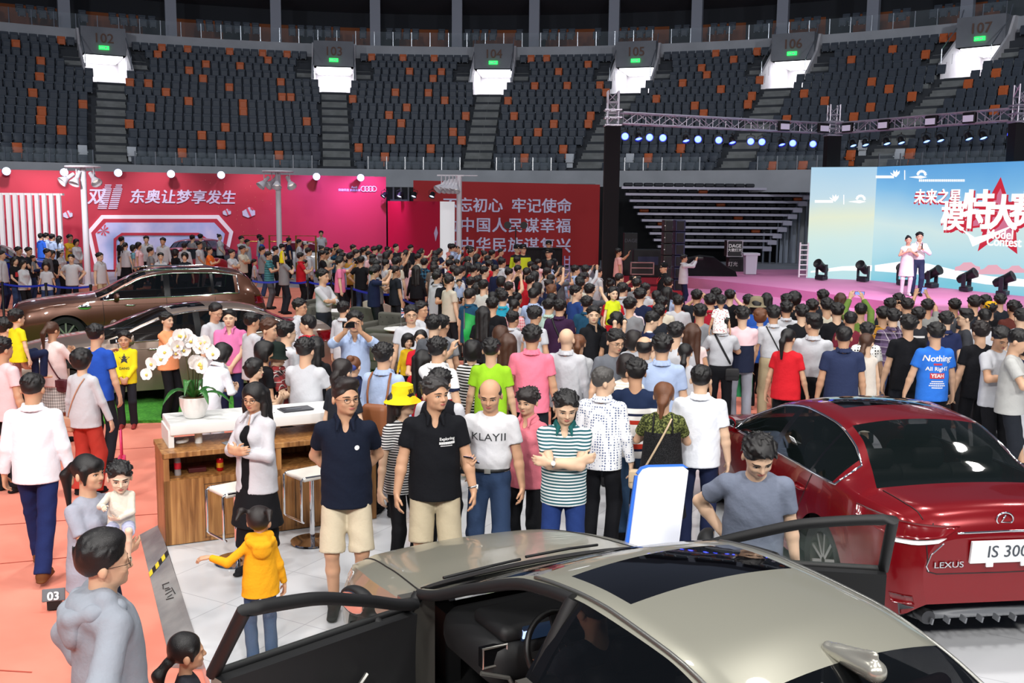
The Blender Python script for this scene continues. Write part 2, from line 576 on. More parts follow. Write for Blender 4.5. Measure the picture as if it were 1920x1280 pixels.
for k in range(NROW):
 z, r = row_zr(k)
 st = 0.555 / r
 edges = []
 for i, a in enumerate(AISLES):
  if k < VOM0:
   w = AW / 2 + .05
  elif k < VOM0 + 3:
   w = VW / 2 + 1.1
  else:
   w = VW / 2 + .2
  a = aisle_at(i, k)
  edges.append((a - w / r, a + w / r))
 spans = [(A_MIN + 0.35, edges[0][0])] + [(edges[i][1], edges[i + 1][0]) for i in range(5)] + [(edges[5][1], A_MAX - 0.45)]
 for lo, hi in spans:
  m = int((hi - lo) / st)
  if m < 1:
   continue
  off = (hi - lo - m * st) / 2
  for j in range(m):
   SEATS.append((lo + off + (j + .5) * st, k))
ORANGE_PX = [(25, 80), (119, 63), (79, 111), (66, 141), (63, 170), (75, 201), (163, 204), (69, 233), (113, 251), (30, 283),
    (301, 73), (296, 97), (350, 87), (434, 90), (531, 85), (384, 113), (487, 105), (506, 118), (455, 129), (356, 137), (240, 150), (375, 154), (522, 160), (432, 170), (278, 164), (317, 180), (523, 188), (542, 188), (356, 195), (450, 199), (279, 208), (463, 214), (237, 238), (423, 243), (581, 232), (383, 258), (503, 261), (423, 276), (339, 290), (525, 294),
    (695, 114), (761, 105), (816, 96), (829, 130), (770, 141), (810, 155), (747, 168), (803, 170), (659, 179), (837, 196), (759, 208), (723, 222), (887, 226), (760, 238), (849, 254), (730, 267), (885, 270), (676, 281), (804, 283), (718, 297),
    (998, 110), (1030, 100), (1099, 121), (1050, 134), (1120, 146), (1000, 159), (1057, 159), (953, 185), (1139, 173), (1039, 199), (971, 213), (1105, 213), (1042, 227), (1011, 241), (1123, 257), (973, 271), (1049, 287), (975, 301), (1233, 185), (1272, 156),
    (1346, 95), (1420, 101), (1373, 117), (1313, 131), (1432, 126), (1330, 142), (1357, 169), (1401, 182), (1426, 194), (1299, 198), (1318, 211), (1472, 221), (1213, 303), (1452, 303), (1511, 303), (1504, 178), (1553, 188), (1633, 200), (1593, 216), (1628, 157), (1670, 167), (1735, 193), (1790, 144), (1855, 201), (1873, 167), (1865, 138), (1599, 118), (1673, 86), (1734, 95), (1795, 62), (1809, 72), (1592, 283), (1705, 298), (1270, 287)]
WHITE_PX = [(150, 283), (232, 285), (1102, 301), (1175, 301), (1609, 299), (1689, 297)]
keyed = {}
for px, which in [(p, 1) for p in ORANGE_PX] + [(p, 2) for p in WHITE_PX]:
 best, bd = None, 1e9
 d = ray(*px)
 for i, (a, k) in enumerate(SEATS):
  z, r = row_zr(k)
  q = bowl(a, r, z + .6)
  t = (q - C0).normalized()
  e = (t - d.normalized()).length
  if e < bd and i not in keyed:
   best, bd = i, e
 keyed[best] = which
seat_base = seat_mb()
seat_meshes = [seat_base.mesh('seat', [m, M_stud], 40) for m in (M_seat, M_seatO, M_seatW)]
order = sorted(range(len(SEATS)), key=lambda i: ((bowl(SEATS[i][0], row_zr(SEATS[i][1])[1], row_zr(SEATS[i][1])[0]) - C0).length
             + (0 if -40 < (cam.matrix_world.inverted() @ bowl(SEATS[i][0], row_zr(SEATS[i][1])[1], row_zr(SEATS[i][1])[0])).x < 33 else 200)))
def in_view(p, mg=420):
 q = cam.matrix_world.inverted() @ p
 if q.z > -1:
  return False
 u, v = 960 + FPX * q.x / -q.z, 640 - FPX * q.y / -q.z
 return -mg < u < 1920 + mg and -40 < v < 1320
SEATN = {1: 'grey', 2: 'orange', 3: 'white'}
rest_v = MB()
seat_far = MB().rbox((0, 0.10, 0.62), (0.50, 0.05, 0.56), 0.05, 0, Matrix.Rotation(math.radians(-10), 3, 'X'), 1).rbox((0, -.02, .55), (.44, .07, .40), .03, 0, None, 1)
for s in (-1, 1):
 seat_far.box((s * .17, -.03, .335), (.03, .05, .035), 1)
solo = 0
bv = np.array(seat_far.v)
for i in order:
 a, k = SEATS[i]
 z, r = row_zr(k)
 p = bowl(a, r, z - ROWH + ROWH)
 vis = in_view(p + Vector((0, 0, .6)))
 if not vis and not in_view(bowl(a, r, z + 1.2)):
  continue
 w = keyed.get(i, 0)
 if solo < 298 and k <= 2 and in_view(p + Vector((0, 0, .6)), 10):
  o = link('stadium_seat', seat_meshes[w], None, p, -a)
  sec = sum(1 for x in AISLES if a > x)
  names = ('in the first block', 'in the second block', 'in the third block, above the banner', 'in the fourth block', 'in the fifth block, above the bleacher', 'in the sixth block, above the screen', 'in the last block')
  rown = ('front row', 'second row', 'third row')[k]
  lab = '%s folded stadium seat in the %s, %s' % (('dark grey', 'orange', 'white covered')[w], rown, names[sec])
  tag(o, lab, 'seat', '%s seats of the %s %s' % (('grey', 'orange', 'white covered')[w], rown, names[sec]))
  solo += 1
 else:
  ca, sa = math.cos(-a), math.sin(-a)
  q = np.stack([bv[:, 0] * ca - bv[:, 1] * sa + p.x, bv[:, 0] * sa + bv[:, 1] * ca + p.y, bv[:, 2] + p.z], 1)
  off = len(rest_v.v)
  rest_v.v.extend(map(tuple, q.tolist()))
  rest_v.f.extend([tuple(x + off for x in f) for f in seat_far.f])
  rest_v.m.extend([(w if m == 0 else 3) for m in seat_far.m])
for a in np.arange(A_MIN + .5, A_MAX - .6, 0.0125):
 if (int(a * 80 + 400) % 9) in (0, 1):
  continue
 for rr_, dz in ((RUP + 1.3, 0.35), (RUP + 2.2, 0.75)):
  p = bowl(a, rr_, ZF + dz)
  if not in_view(p) or any(abs(a - math.atan2(c.x - BC.x, c.y - BC.y)) < .0125 for c in gal_at):
   continue
  ca, sa = math.cos(-a), math.sin(-a)
  q = np.stack([bv[:, 0] * ca - bv[:, 1] * sa + p.x, bv[:, 0] * sa + bv[:, 1] * ca + p.y, bv[:, 2] + p.z], 1)
  off = len(rest_v.v)
  rest_v.v.extend(map(tuple, q.tolist()))
  rest_v.f.extend([tuple(x + off for x in f) for f in seat_far.f])
  rest_v.m.extend([(0 if m == 0 else 3) for m in seat_far.m])
o = rest_v.build('stadium_seats', [M_seat, M_seatO, M_seatW, M_stud])
tag(o, 'remaining rows of folded dark grey and scattered orange stadium seats above', 'seats', kind='stuff')
# ------------------------------------------------------------------ booth walls, banner, bleachers, stage, screen, truss
class Wall:
 """an upright plane given by two ground points"""
 def __init__(s, u0, y0, u1, y1):
  s.a, s.b = at_y(u0, 380, y0), at_y(u1, 380, y1)
  s.a.z = s.b.z = 0
  s.r = (s.b - s.a).normalized()
  s.n = s.r.cross(Vector((0, 0, 1)))           # towards the camera
 def p(s, u, v, out=0.0):
  d = ray(u, v)
  t = (s.a - C0).dot(s.n) / d.dot(s.n)
  return C0 + d * t + s.n * out
 def m(s, u, v, out=0.0):
  return face_mat(s.p(u, v, out), s.r, (0, 0, 1))
 def px(s, u, v):
  return (s.p(u + 1, v) - s.p(u, v)).length
def poly_panel(w, pts, out, thick, name, m, parent):
 q = [w.p(u, v, out) for u, v in pts]
 return MB().prism(q, (0, 0, 0), w.n * thick).build(name, m, parent)
M_crimson = mat('booth_crimson', '#b5283f', 0.6)
M_panelred = mat('booth_red', '#c41436', 0.55)
M_banner = mat('banner_red', '#a81a1e', 0.7)
M_letter = mat('letter_lilac', '#d9d2ee', 0.5)
M_lampglow = mat('spot_lens', '#ffffff', 0.3, emit='#cfd8ff', estr=18)
M_blueglow = mat('blue_lens', '#3040ff', 0.3, emit='#3a48ff', estr=16)
wa = Wall(0, 44.0, 725, 50.5)
root = empty('booth_wall', wa.p(360, 510), 'long crimson booth wall with white slogan lettering and hexagonal picture bay', 'wall')
root.location.z = 0
def rel(o, root):
 """children of an Empty keep their place in the world"""
 o.parent = root
 o.matrix_parent_inverse = Matrix.Translation(root.location).inverted()
 return o
def top_wall(w, u0, u1, ztop, zbot=0.0, thick=0.25):
 a, b = w.p(u0, 380), w.p(u1, 380)
 q = [Vector((a.x, a.y, zbot)), Vector((b.x, b.y, zbot)), Vector((b.x, b.y, ztop)), Vector((a.x, a.y, ztop))]
 return MB().prism(q, (0, 0, 0), -w.n * thick)
rel(top_wall(wa, -260, 724, 4.45).build('wall_panel', M_crimson), root)
for body, u, v, s, bold in (('双', 180, 370, 34, .02), ('东奥让梦享发生', 343, 371, 28.5, .022)):
 rel(text('lettering', body, s * wa.px(u, v), wa.m(u, v, .02), M_letter, extrude=.02, bold=bold, shear=.18), root)
mb = MB()
for c in (0, 1):
 for k in range(13):
  y = 346 + k * 3.6
  x = 203 + c * 20 - k * .95
  w2 = 8.5 if k > 1 else 6
  mb.prism([wa.p(x - w2, y, .02), wa.p(x + w2, y, .02), wa.p(x + w2, y + 1.9, .02), wa.p(x - w2, y + 1.9, .02)], (0, 0, 0), wa.n * .03)
rel(mb.build('striped_eleven', M_letter), root)
HEX = [(190, 403), (410, 403), (437, 434), (421, 505), (179, 505), (163, 434)]
HEX2 = [(194, 410), (406, 410), (429, 436), (414, 505), (186, 505), (171, 436)]
HEX3 = [(199, 417), (401, 417), (421, 438), (407, 505), (193, 505), (179, 438)]
rel(poly_panel(wa, HEX, .0, .10, 'bay_frame', mat('bay_white', '#f3eef4', .5), root), root)
rel(poly_panel(wa, HEX2, .0, .13, 'bay_inner_frame', M_crimson, root), root)
M_scene = mat('bay_picture', '#a9b6ea', .5)
nn = N(M_scene)
t = nn.new('TexNoise', i_Scale=0.7, i_Detail=5)
nn.link(nn.obj(), t.inputs['Vector'])
nn.link(nn.ramp(t.outputs['Fac'], ((.3, '#7ea7dc'), (.5, '#b9bfe8'), (.7, '#dcd6f0'))), nn.b.inputs['Base Color'])
rel(poly_panel(wa, HEX3, .0, .15, 'bay_picture', M_scene, root), root)
ARCH = [(213, 505), (213, 447), (228, 436), (372, 436), (388, 447), (388, 505), (383, 505), (383, 450), (370, 441), (230, 441), (218, 450), (218, 505)]
rel(poly_panel(wa, ARCH, .16, .03, 'bay_arch', M_crimson, root), root)
mb = MB()
for ang, ln in ((.3, 10), (1.2, 9), (2.0, 8), (2.8, 11), (3.9, 7), (5.0, 10), (5.7, 9)):
 c, s_ = math.cos(ang), math.sin(ang)
 mb.prism([wa.p(194, 432, .16), wa.p(194 + c * ln - s_ * 1.5, 432 + s_ * ln + c * 1.5, .16), wa.p(194 + c * ln * 1.2, 432 + s_ * ln * 1.2, .16), wa.p(194 + c * ln + s_ * 1.5, 432 + s_ * ln - c * 1.5, .16)], (0, 0, 0), wa.n * .02)
rel(mb.build('red_ornament', mat('ornament_red', '#d02840', .5)), root)
mb = MB()
for u, v, s in ((127, 401, 7.5), (425, 397, 6.5), (466, 397, 10)):
 P = lambda x, y, o=.0: wa.p(u + x * s, v + y * s, .02 + o)
 mb.prism([P(-1.2, -.1), P(.1, -.9), P(1.2, -.2), P(1.2, .6), P(-.1, 1.1), P(-1.1, .7)], (0, 0, 0), wa.n * .03)
 mb.prism([P(-.5, -.6, .035), P(-.2, -.75, .035), P(.55, .85, .035), P(.25, 1.0, .035)], (0, 0, 0), wa.n * .02, 1)
 mb.prism([P(.5, -.9, .035), P(1.0, -.5, .035), P(.7, -.3, .035), P(.3, -.6, .035)], (0, 0, 0), wa.n * .02, 1)
rel(mb.build('gift_box_motif', [mat('gift_silver', '#cdd0e6', .4), mat('gift_ribbon', '#d84660', .5)]), root)
mb = MB()
for k in range(60):
 u, v = random.uniform(380, 520), random.uniform(335, 470)
 s = random.uniform(.4, 1.0)
 mb.prism([wa.p(u - s, v, .01), wa.p(u, v - s, .01), wa.p(u + s, v, .01), wa.p(u, v + s, .01)], (0, 0, 0), wa.n * .01)
rel(mb.build('gold_fleck', mat('fleck_gold', '#d9786a', .5)), root)
mb = MB()
for k in range(4):
 c = wa.p(681 + k * 6.6, 354, .04)
 mb.tube([c + (wa.r * math.cos(a) + Vector((0, 0, 1)) * math.sin(a)) * .125 for a in np.linspace(0, 2 * PI, 21)[:-1]], .018, 6, closed=True)
rel(mb.build('ring_emblem', mat('ring_white', '#eeeaf6', .3)), root)
for body, u, v, s in (('Audi', 664, 351, 6), ('突破科技 启迪未来', 655, 356.5, 5)):
 rel(text('small_lettering', body, s * wa.px(u, v), wa.m(u, v, .02), M_letter, extrude=.01, bold=.02), root)
wb = Wall(726, 50.0, 828, 46.0)
root = empty('return_wall', (wb.a.x, wb.a.y, 0), 'low red partition with a glossy white end post beside the long booth wall', 'wall')
rel(top_wall(wb, 727, 827, 3.27, thick=.2).build('wall_panel', M_panelred), root)
we = Wall(825, 45.9, 853, 45.9)
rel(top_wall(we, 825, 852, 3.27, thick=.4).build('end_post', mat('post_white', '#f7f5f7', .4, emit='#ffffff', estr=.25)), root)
rel(MB().prism([wb.p(815, 437, .02), wb.p(819, 424, .02), wb.p(822, 437, .02), wb.p(818, 452, .02)], (0, 0, 0), wb.n * .02).build('diamond_mark', M_letter), root)
def par_lamp(loc, aim, s, lens, label, cat='lamp', group=None, yoke=True, body=None):
 """stage lamp: can, lens, yoke, clamp"""
 o = empty('spot_lamp', loc, label, cat, group)
 d = (Vector(aim) - Vector(loc)).normalized()
 R = d.to_track_quat('Z', 'X').to_matrix()
 b = MB().lathe([(.0, -.55), (.28, -.55), (.42, -.4), (.5, .2), (.6, .55), (.56, .56), (.46, .2), (0, .15)], n=14)
 b.v = [tuple(R @ (Vector(p) * s)) for p in b.v]
 b.build('can', body or M_black, o, 40)
 l = MB().lathe([(.0, .36), (.3, .34), (.5, .28)], n=14)
 l.v = [tuple(R @ (Vector(p) * s)) for p in l.v]
 l.build('lens', lens, o, True)
 if yoke:
  y = MB().tube([Vector((-.62, 0, 0)) * s, Vector((-.62, 0, .75)) * s, Vector((0, 0, .95)) * s, Vector((.62, 0, .75)) * s, Vector((.62, 0, 0)) * s], .05 * s, 6)
  y.cyl((0, 0, .95 * s), (0, 0, 1.2 * s), .07 * s, n=8)
  y.build('yoke', body or M_black, o)
 return o
WORDS = ['leftmost', 'second', 'third', 'fourth', 'fifth', 'sixth', 'seventh', 'eighth', 'ninth', 'tenth', 'eleventh', 'twelfth', 'thirteenth', 'fourteenth']
for i, (u, v) in enumerate(((15, 321), (122, 323), (222, 324), (320, 326), (413, 328), (590, 331), (672, 333))):
 p = wa.p(u, v, .5)
 par_lamp(p, (p.x * .55, 10, 1.0), .31, M_lampglow, 'glaring bluish white spotlight on the long crimson booth wall, %s from the left' % ('first', 'second', 'third', 'fourth', 'fifth', 'sixth', 'seventh')[i], yoke=False)
 MB().cyl((p.x, p.y, p.z), (p.x - wa.n.x * .5, p.y - wa.n.y * .5, p.z), .03).build('lamp_arm', M_black).parent = None
 a = bpy.data.objects['lamp_arm' if i == 0 else 'lamp_arm.%03d' % i]
 par = [o for o in COL.objects if o.name.startswith('spot_lamp') and o.type == 'EMPTY'][-1]
 par = max((o for o in COL.objects if o.name.startswith('spot_lamp') and o.type == 'EMPTY'), key=lambda o: o.name)
 rel(a, par)
for i, (u, v) in enumerate(((723, 376), (752, 376), (779, 375), (813, 374))):
 p = wb.p(min(u + 3, 826), v, .15)
 p.z = 3.27 + .3
 par_lamp(p, (p.x + (-1.5 if i == 0 else -.6), p.y - 1.2, 1.6), .24, mat('cool_lens', '#dfe6ff', .2, emit='#dfe6ff', estr=2.0), 'black spotlight standing on the low red partition, %s from its white post' % ('fourth', 'third', 'second', 'first')[i], yoke=True)
for u, e, c in ((40, 260, (1, .75, .85)), (130, 260, (1, .8, .9)), (300, 250, (1, .8, .9)), (480, 230, (1, .7, .9)), (600, 500, (.5, .3, 1)), (690, 900, (.55, .3, 1))):
 p = wa.p(u, 322, 2.4)
 p.z = 5.6
 spot_light('booth_wall_wash', p, wa.p(u, 440), e * 1.7, c, 95, .8, .15)
spot_light('slat_wash', (at_y(40, 300, 33).x, 33, 5.5), (at_y(50, 430, 40).x, 40, 1.8), 2200, (1, .97, 1), 70, .8, .2)
wc = Wall(775, 52.0, 1125, 52.0)
root = empty('slogan_banner', (wc.a.x, wc.a.y, 0), 'large dark red slogan banner with three lines of lilac characters', 'banner')
q = [wc.p(775, 338), wc.p(1125, 346), wc.p(1125, 346), wc.p(775, 338)]
q[2].z = q[3].z = 0.1
rel(MB().prism(q, (0, 0, 0), -wc.n * .12).build('cloth', M_banner), root)
for body, u, v, s in (('不忘初心  牢记使命', 951, 387, 28.3), ('为中国人民谋幸福', 951.5, 424, 31.2), ('为中华民族谋复兴', 951.5, 461, 31.2)):
 rel(text('lettering', body, s * wc.px(u, v) * (1.0 if s < 30 else .92), wc.m(u, v, .02), M_letter, extrude=.01, bold=.02, spacing=1.0 if s < 30 else 1.09), root)
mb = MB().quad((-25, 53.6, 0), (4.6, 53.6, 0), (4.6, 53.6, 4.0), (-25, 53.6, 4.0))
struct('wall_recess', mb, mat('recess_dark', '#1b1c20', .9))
b = MB()
for u in (738, 752, 766):
 p = at_y(u, 380, 53.2)
 b.box((p.x, 53.2, 2.0), (.08, .08, 4.0))
b.box((at_y(748, 380, 53.2).x, 53.2, 3.3), (.9, .1, .12))
struct('column_frame', b, mat('grey_steel', '#55585c', .5, .6))
# ---- telescopic bleacher behind the stage
root = empty('telescopic_bleacher', (9.5, 57, 0), 'retracted telescopic bleacher of pale aluminium boards with dark folded seats', 'bleacher')
M_board = mat('board_alu', '#b9b3c2', .4, .3)
NB = 10
seatp = MB()
for k in range(NB):
 v = 352 + k * 12.2
 yk = 57.5 - .12 * (NB - k)
 u0, u1 = 1165 + 7.5 * k, 1528 - 9.5 * k
 a, b = at_y(u0, v, yk), at_y(u1, v + (u1 - u0) * .008, yk)
 z = (a.z + b.z) / 2
 mb = MB().box(((a.x + b.x) / 2, yk, z), (b.x - a.x, .5, .13))
 mb.box((b.x - .2, yk - .2, z - .08), (.5, .25, .25))
 rel(mb.build('row_board', M_board), root)
 x = a.x + .4
 j = 0
 while x < b.x - .3:
  seatp.rbox((x, yk + .3, z + .18), (.5, .42, .2), .05, 1 if (j * 7 + k * 5) % 17 == 3 else 0, None, 1)
  x += .56
  j += 1
o = rel(seatp.build('folded_seats', [mat('bleacher_seat', '#26282d', .6), M_seatO]), root)
o['kind'] = 'stuff'
mb = MB()
for k in range(7):
 p = at_y(1432 + k * 13, 440, 57.3)
 mb.box((p.x, p.y, 1.6 + k * .12), (.1, .1, 3.2 + k * .24))
rel(mb.build('support_frame', mat('frame_grey', '#7e828c', .4, .7)), root)
for i_, (u0, u1) in enumerate(((1466, 1482), (1484, 1496))):
 a, b = at_y(u0, 380, 57.8), at_y(u1, 380, 57.8)
 rel(MB().box(((a.x + b.x) / 2, 57.9, 2), (b.x - a.x, .1, 4)).build('end_panel', mat('end_panel', '#9aa0ae', .5)), root)
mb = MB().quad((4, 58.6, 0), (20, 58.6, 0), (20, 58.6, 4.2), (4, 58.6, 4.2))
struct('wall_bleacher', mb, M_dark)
# ---- stage
M_stage = mat('stage_pink', '#e2607c', .8)
SZ, SZ2 = .62, .3
up_ = [at(1283, 519, SZ), at(1480, 541, SZ), at(1700, 570, SZ), at(2100, 640, SZ), at(2150, 560, SZ), at(1641, 519, SZ), at(1510, 505, SZ), at(1340, 505, SZ)]
mb = MB().prism([(p.x, p.y, 0) for p in up_], (0, 0, 0), (0, 0, SZ))
root = mb.build('stage_platform', noise_mat('stage_floor', '#d483b0', '#dc8fb8', .5, .75))
tag(root, 'low pink carpeted stage in front of the bright screen', 'stage')
lo_ = [at(1283, 556, SZ2), at(1290, 592, SZ2), at(1600, 606, SZ2), at(2100, 700, SZ2), at(2150, 600, SZ2), at(1480, 545, SZ2)]
lo_[0] = Vector((up_[0].x + .2, up_[0].y - .05, 0)); lo_[0].z = SZ2
mb = MB().prism([(p.x, p.y, 0.012) for p in (at(1283, 560, SZ2), at(1290, 592, SZ2), at(1600, 606, SZ2), at(2100, 700, SZ2), at(2150, 612, SZ2), at(1700, 578, SZ2), at(1478, 549, SZ2), at(1283, 540, SZ2))], (0, 0, 0.0), (0, 0, SZ2 - .012))
o = mb.build('stage_step', noise_mat('stage_floor', '#d483b0', '#dc8fb8', .5, .75))
tag(o, 'broad lower pink carpeted step along the front of the stage', 'stage')
mb = MB()
mb.quad(at(1120, 535, .01), at(1290, 560, .01), at(1300, 507, .01), at(1160, 505, .01))
o = mb.build('floor_red', M_redcarpet)
o['kind'] = 'structure'
# ---- LED screen
sw, sm = Wall(1518, 37.2, 1641, 36.2), Wall(1641, 36.2, 1920, 30.5)
ZS = 4.62
root = empty('led_screen', sw.p(1600, 510), 'huge bright blue screen with a red star and modelling contest lettering', 'screen')
root.location.z = SZ
def screen_mat(name, stops, est):
 m = mat(name, '#101014', .4)
 n = N(m)
 z = n.sep(n.obj())[2]
 f = n.math('DIVIDE', n.math('SUBTRACT', z, SZ), ZS - SZ)
 w = n.new('TexNoise', i_Scale=.35, i_Detail=2)
 n.link(n.obj(), w.inputs['Vector'])
 f = n.math('ADD', f, n.math('MULTIPLY', n.math('SUBTRACT', w.outputs['Fac'], .5), .25))
 n.link(n.ramp(f, stops), n.b.inputs['Emission Color'])
 n.b.inputs['Emission Strength'].default_value = est * 1.12
 return m
M_scrL = screen_mat('screen_picture_wing', ((0, '#b8e0e6'), (.35, '#cfe8e4'), (.55, '#e2ead2'), (.72, '#c2dce8'), (1, '#a9cfe8')), 1.0)
M_scrM = screen_mat('screen_picture_main', ((0, '#7cc8dc'), (.25, '#b4dde8'), (.48, '#cfe6e6'), (.6, '#b4d8e8'), (.8, '#7cbae6'), (1, '#5aa2de')), 1.0)
rel(top_wall(sw, 1518, 1641.2, ZS, SZ, .2).build('wing_panel', M_scrL), root)
rel(top_wall(sm, 1641, 2150, ZS, SZ, .2).build('main_panel', M_scrM), root)
EM = lambda n_, c, s_: mat(n_, '#202020', .5, emit=c, estr=s_)
M_sw, M_sr, M_spk = EM('screen_white', '#ffffff', 1.25), EM('screen_red', '#d8243c', .95), EM('screen_pink', '#e07a9a', .95)
star = []
for k, (u, v) in enumerate(((1877, 332), (1892, 378), (1950, 380), (1905, 420), (1908, 476), (1868, 446), (1834, 471), (1846, 425), (1790, 432), (1852, 378))):
 star.append((u, v))
rel(poly_panel(sm, star, .01, .01, 'red_star', M_sr, root), root)
star2 = [(1877 + (u - 1877) * .72, 408 + (v - 408) * .72) for u, v in star]
rel(poly_panel(sm, star2, .022, .006, 'pink_star', M_spk, root), root)
for body, u, v, s, b_, m_, o_ in (('未来之星', 1757, 373, 22, .03, M_sr, .02), ('未来之星', 1759, 370, 22, .025, M_sw, .035), ('模', 1790, 412, 48, .045, M_sr, .03), ('模', 1788, 409, 45, .03, M_sw, .045),
        ('特', 1838, 402, 64, .045, M_sr, .03), ('特', 1836, 398, 62, .035, M_sw, .045), ('大', 1884, 406, 60, .045, M_sr, .03), ('大', 1882, 403, 58, .035, M_sw, .045),
        ('赛', 1926, 402, 62, .045, M_sr, .03), ('赛', 1924, 398, 60, .035, M_sw, .045), ('Model', 1877, 440, 20, .02, M_sw, .05), ('Contest', 1884, 454, 20, .02, M_sw, .05),
        ):
 rel(text('screen_lettering', body, s * sm.px(u, v), sm.m(u, v, o_), m_, extrude=.004, bold=b_), root)
mb = MB()
for k in range(24):
 u = 1724 + k * 3.6
 mb.prism([sm.p(u, 336, .02), sm.p(u + 2.6, 336, .02), sm.p(u + 2.6, 340.5, .02), sm.p(u, 340.5, .02)], (0, 0, 0), sm.n * .004)
rel(mb.build('small_caption_marks', M_sw), root)
rel(poly_panel(sm, [(1800, 425), (1830, 445), (1865, 436), (1912, 418), (1866, 444), (1826, 462), (1818, 442)], .05, .01, 'swoosh', M_sw, root), root)
wave = [(1641, 497), (1690, 490), (1740, 494), (1800, 508), (1860, 518), (1930, 524), (1930, 538), (1850, 533), (1780, 522), (1720, 514), (1641, 508)]
rel(poly_panel(sm, wave, .01, .005, 'white_wave', M_sw, root), root)
rel(poly_panel(sw, [(1520, 508), (1580, 499), (1641, 497), (1641, 508), (1580, 507), (1520, 511)], .01, .005, 'white_wave', M_sw, root), root)
for u, v, s in ((1815, 500, 30), (1862, 506, 34), (1905, 505, 26)):
 c = [(-1, .3), (-.95, .0), (-.6, -.08), (-.3, -.34), (.3, -.36), (.62, -.08), (.98, .0), (1, .3)]
 rel(poly_panel(sm, [(u + x * s * .8, v + y * s * .8) for x, y in c], .02, .005, 'car_picture', EM('screen_blush', '#f2b8c8', 1.0), root), root)
for w_, u, v in ((sw, 1552, 374), (sm, 1667, 328)):
 mb = MB()
 for ang in (-.9, -.35, 0.1, .5):
  c, s_ = math.sin(ang), -math.cos(ang)
  mb.prism([w_.p(u + 14, v + 4, .02), w_.p(u + 14 + c * 8 - 2.5, v + 4 + s_ * 8, .02), w_.p(u + 14 + c * 14, v + 4 + s_ * 14, .02), w_.p(u + 14 + c * 8 + 2.5, v + 4 + s_ * 8, .02)], (0, 0, 0), w_.n * .005)
 mb.prism([w_.p(u - 24, v + 1, .02), w_.p(u + 10, v + 1, .02), w_.p(u + 10, v + 6, .02), w_.p(u - 24, v + 6, .02)], (0, 0, 0), w_.n * .005)
 mb.prism([w_.p(u + 29.5, v - 9, .02), w_.p(u + 31, v - 9, .02), w_.p(u + 31, v + 9, .02), w_.p(u + 29.5, v + 9, .02)], (0, 0, 0), w_.n * .005)
 for k in range(7):
  a = k * .5
  mb.prism([w_.p(u + 62 + math.cos(a) * 7 + dx, v - 1 - math.sin(a) * 6 + dy, .02) for dx, dy in ((-3, 0), (0, -3), (3, 0), (0, 3))], (0, 0, 0), w_.n * .005)
 mb.prism([w_.p(u + 38, v + 4, .02), w_.p(u + 60, v + 1, .02), w_.p(u + 72, v + 4, .02), w_.p(u + 60, v + 7, .02)], (0, 0, 0), w_.n * .005)
 rel(mb.build('logo', M_sw), root)
# ---- truss, towers, lamps
def truss_mesh(p, q, w=.36, step=.55):
 """square lattice girder"""
 p, q = Vector(p), Vector(q)
 d = (q - p)
 L_ = d.length
 d.normalize()
 up = Vector((0, 0, 1)) if abs(d.z) < .9 else Vector((0, 1, 0))
 s = d.cross(up).normalized()
 up = s.cross(d)
 b = MB()
 cor = [(s * a + up * c) * (w / 2) for a, c in ((-1, -1), (1, -1), (1, 1), (-1, 1))]
 for c in cor:
  b.cyl(p + c, q + c, .027, n=6)
 n = max(1, round(L_ / step))
 for i in range(n):
  a0, a1 = p + d * (L_ * i / n), p + d * (L_ * (i + 1) / n)
  for k in range(4):
   c, e = cor[k], cor[(k + 1) % 4]
   b.cyl(a0 + c, a0 + e, .016, n=5, caps=False)
   if i % 2:
    c, e = e, c
   b.cyl(a0 + c, a1 + e, .016, n=5, caps=False)
 return b
M_truss = mat('truss_alu', '#c9c6d4', .35, .6)
T1, T2, T3 = at_y(1147, 300, 34.5), at_y(1559, 300, 38.4), at_y(1908, 300, 31.6)
ZT = 6.08
tw = []
for i, (t, wd) in enumerate(((T1, 'left of the telescopic bleacher'), (T2, 'behind the left wing of the screen'), (T3, 'behind the screen at the far right'))):
 o = empty('truss_tower', (t.x, t.y, 0), 'black draped lattice tower %s' % wd, 'tower')
 MB().box((0, 0, 2.9), (.5, .5, 5.8)).build('black_drape', M_blackcloth, o)
 truss_mesh((0, 0, 5.5), (0, 0, 6.95), .36, .4).build('lattice_head', M_truss, o)
 MB().rbox((0, 0, ZT), (.56, .56, .5), .03).build('sleeve_block', M_truss, o) if False else None
 mb = MB()
 for z in (ZT - .25, ZT, ZT + .25):
  mb.tube([(-.27, -.27, z), (.27, -.27, z), (.27, .27, z), (-.27, .27, z)], .025, 6, closed=True)
 mb.build('sleeve_frame', M_truss, o)
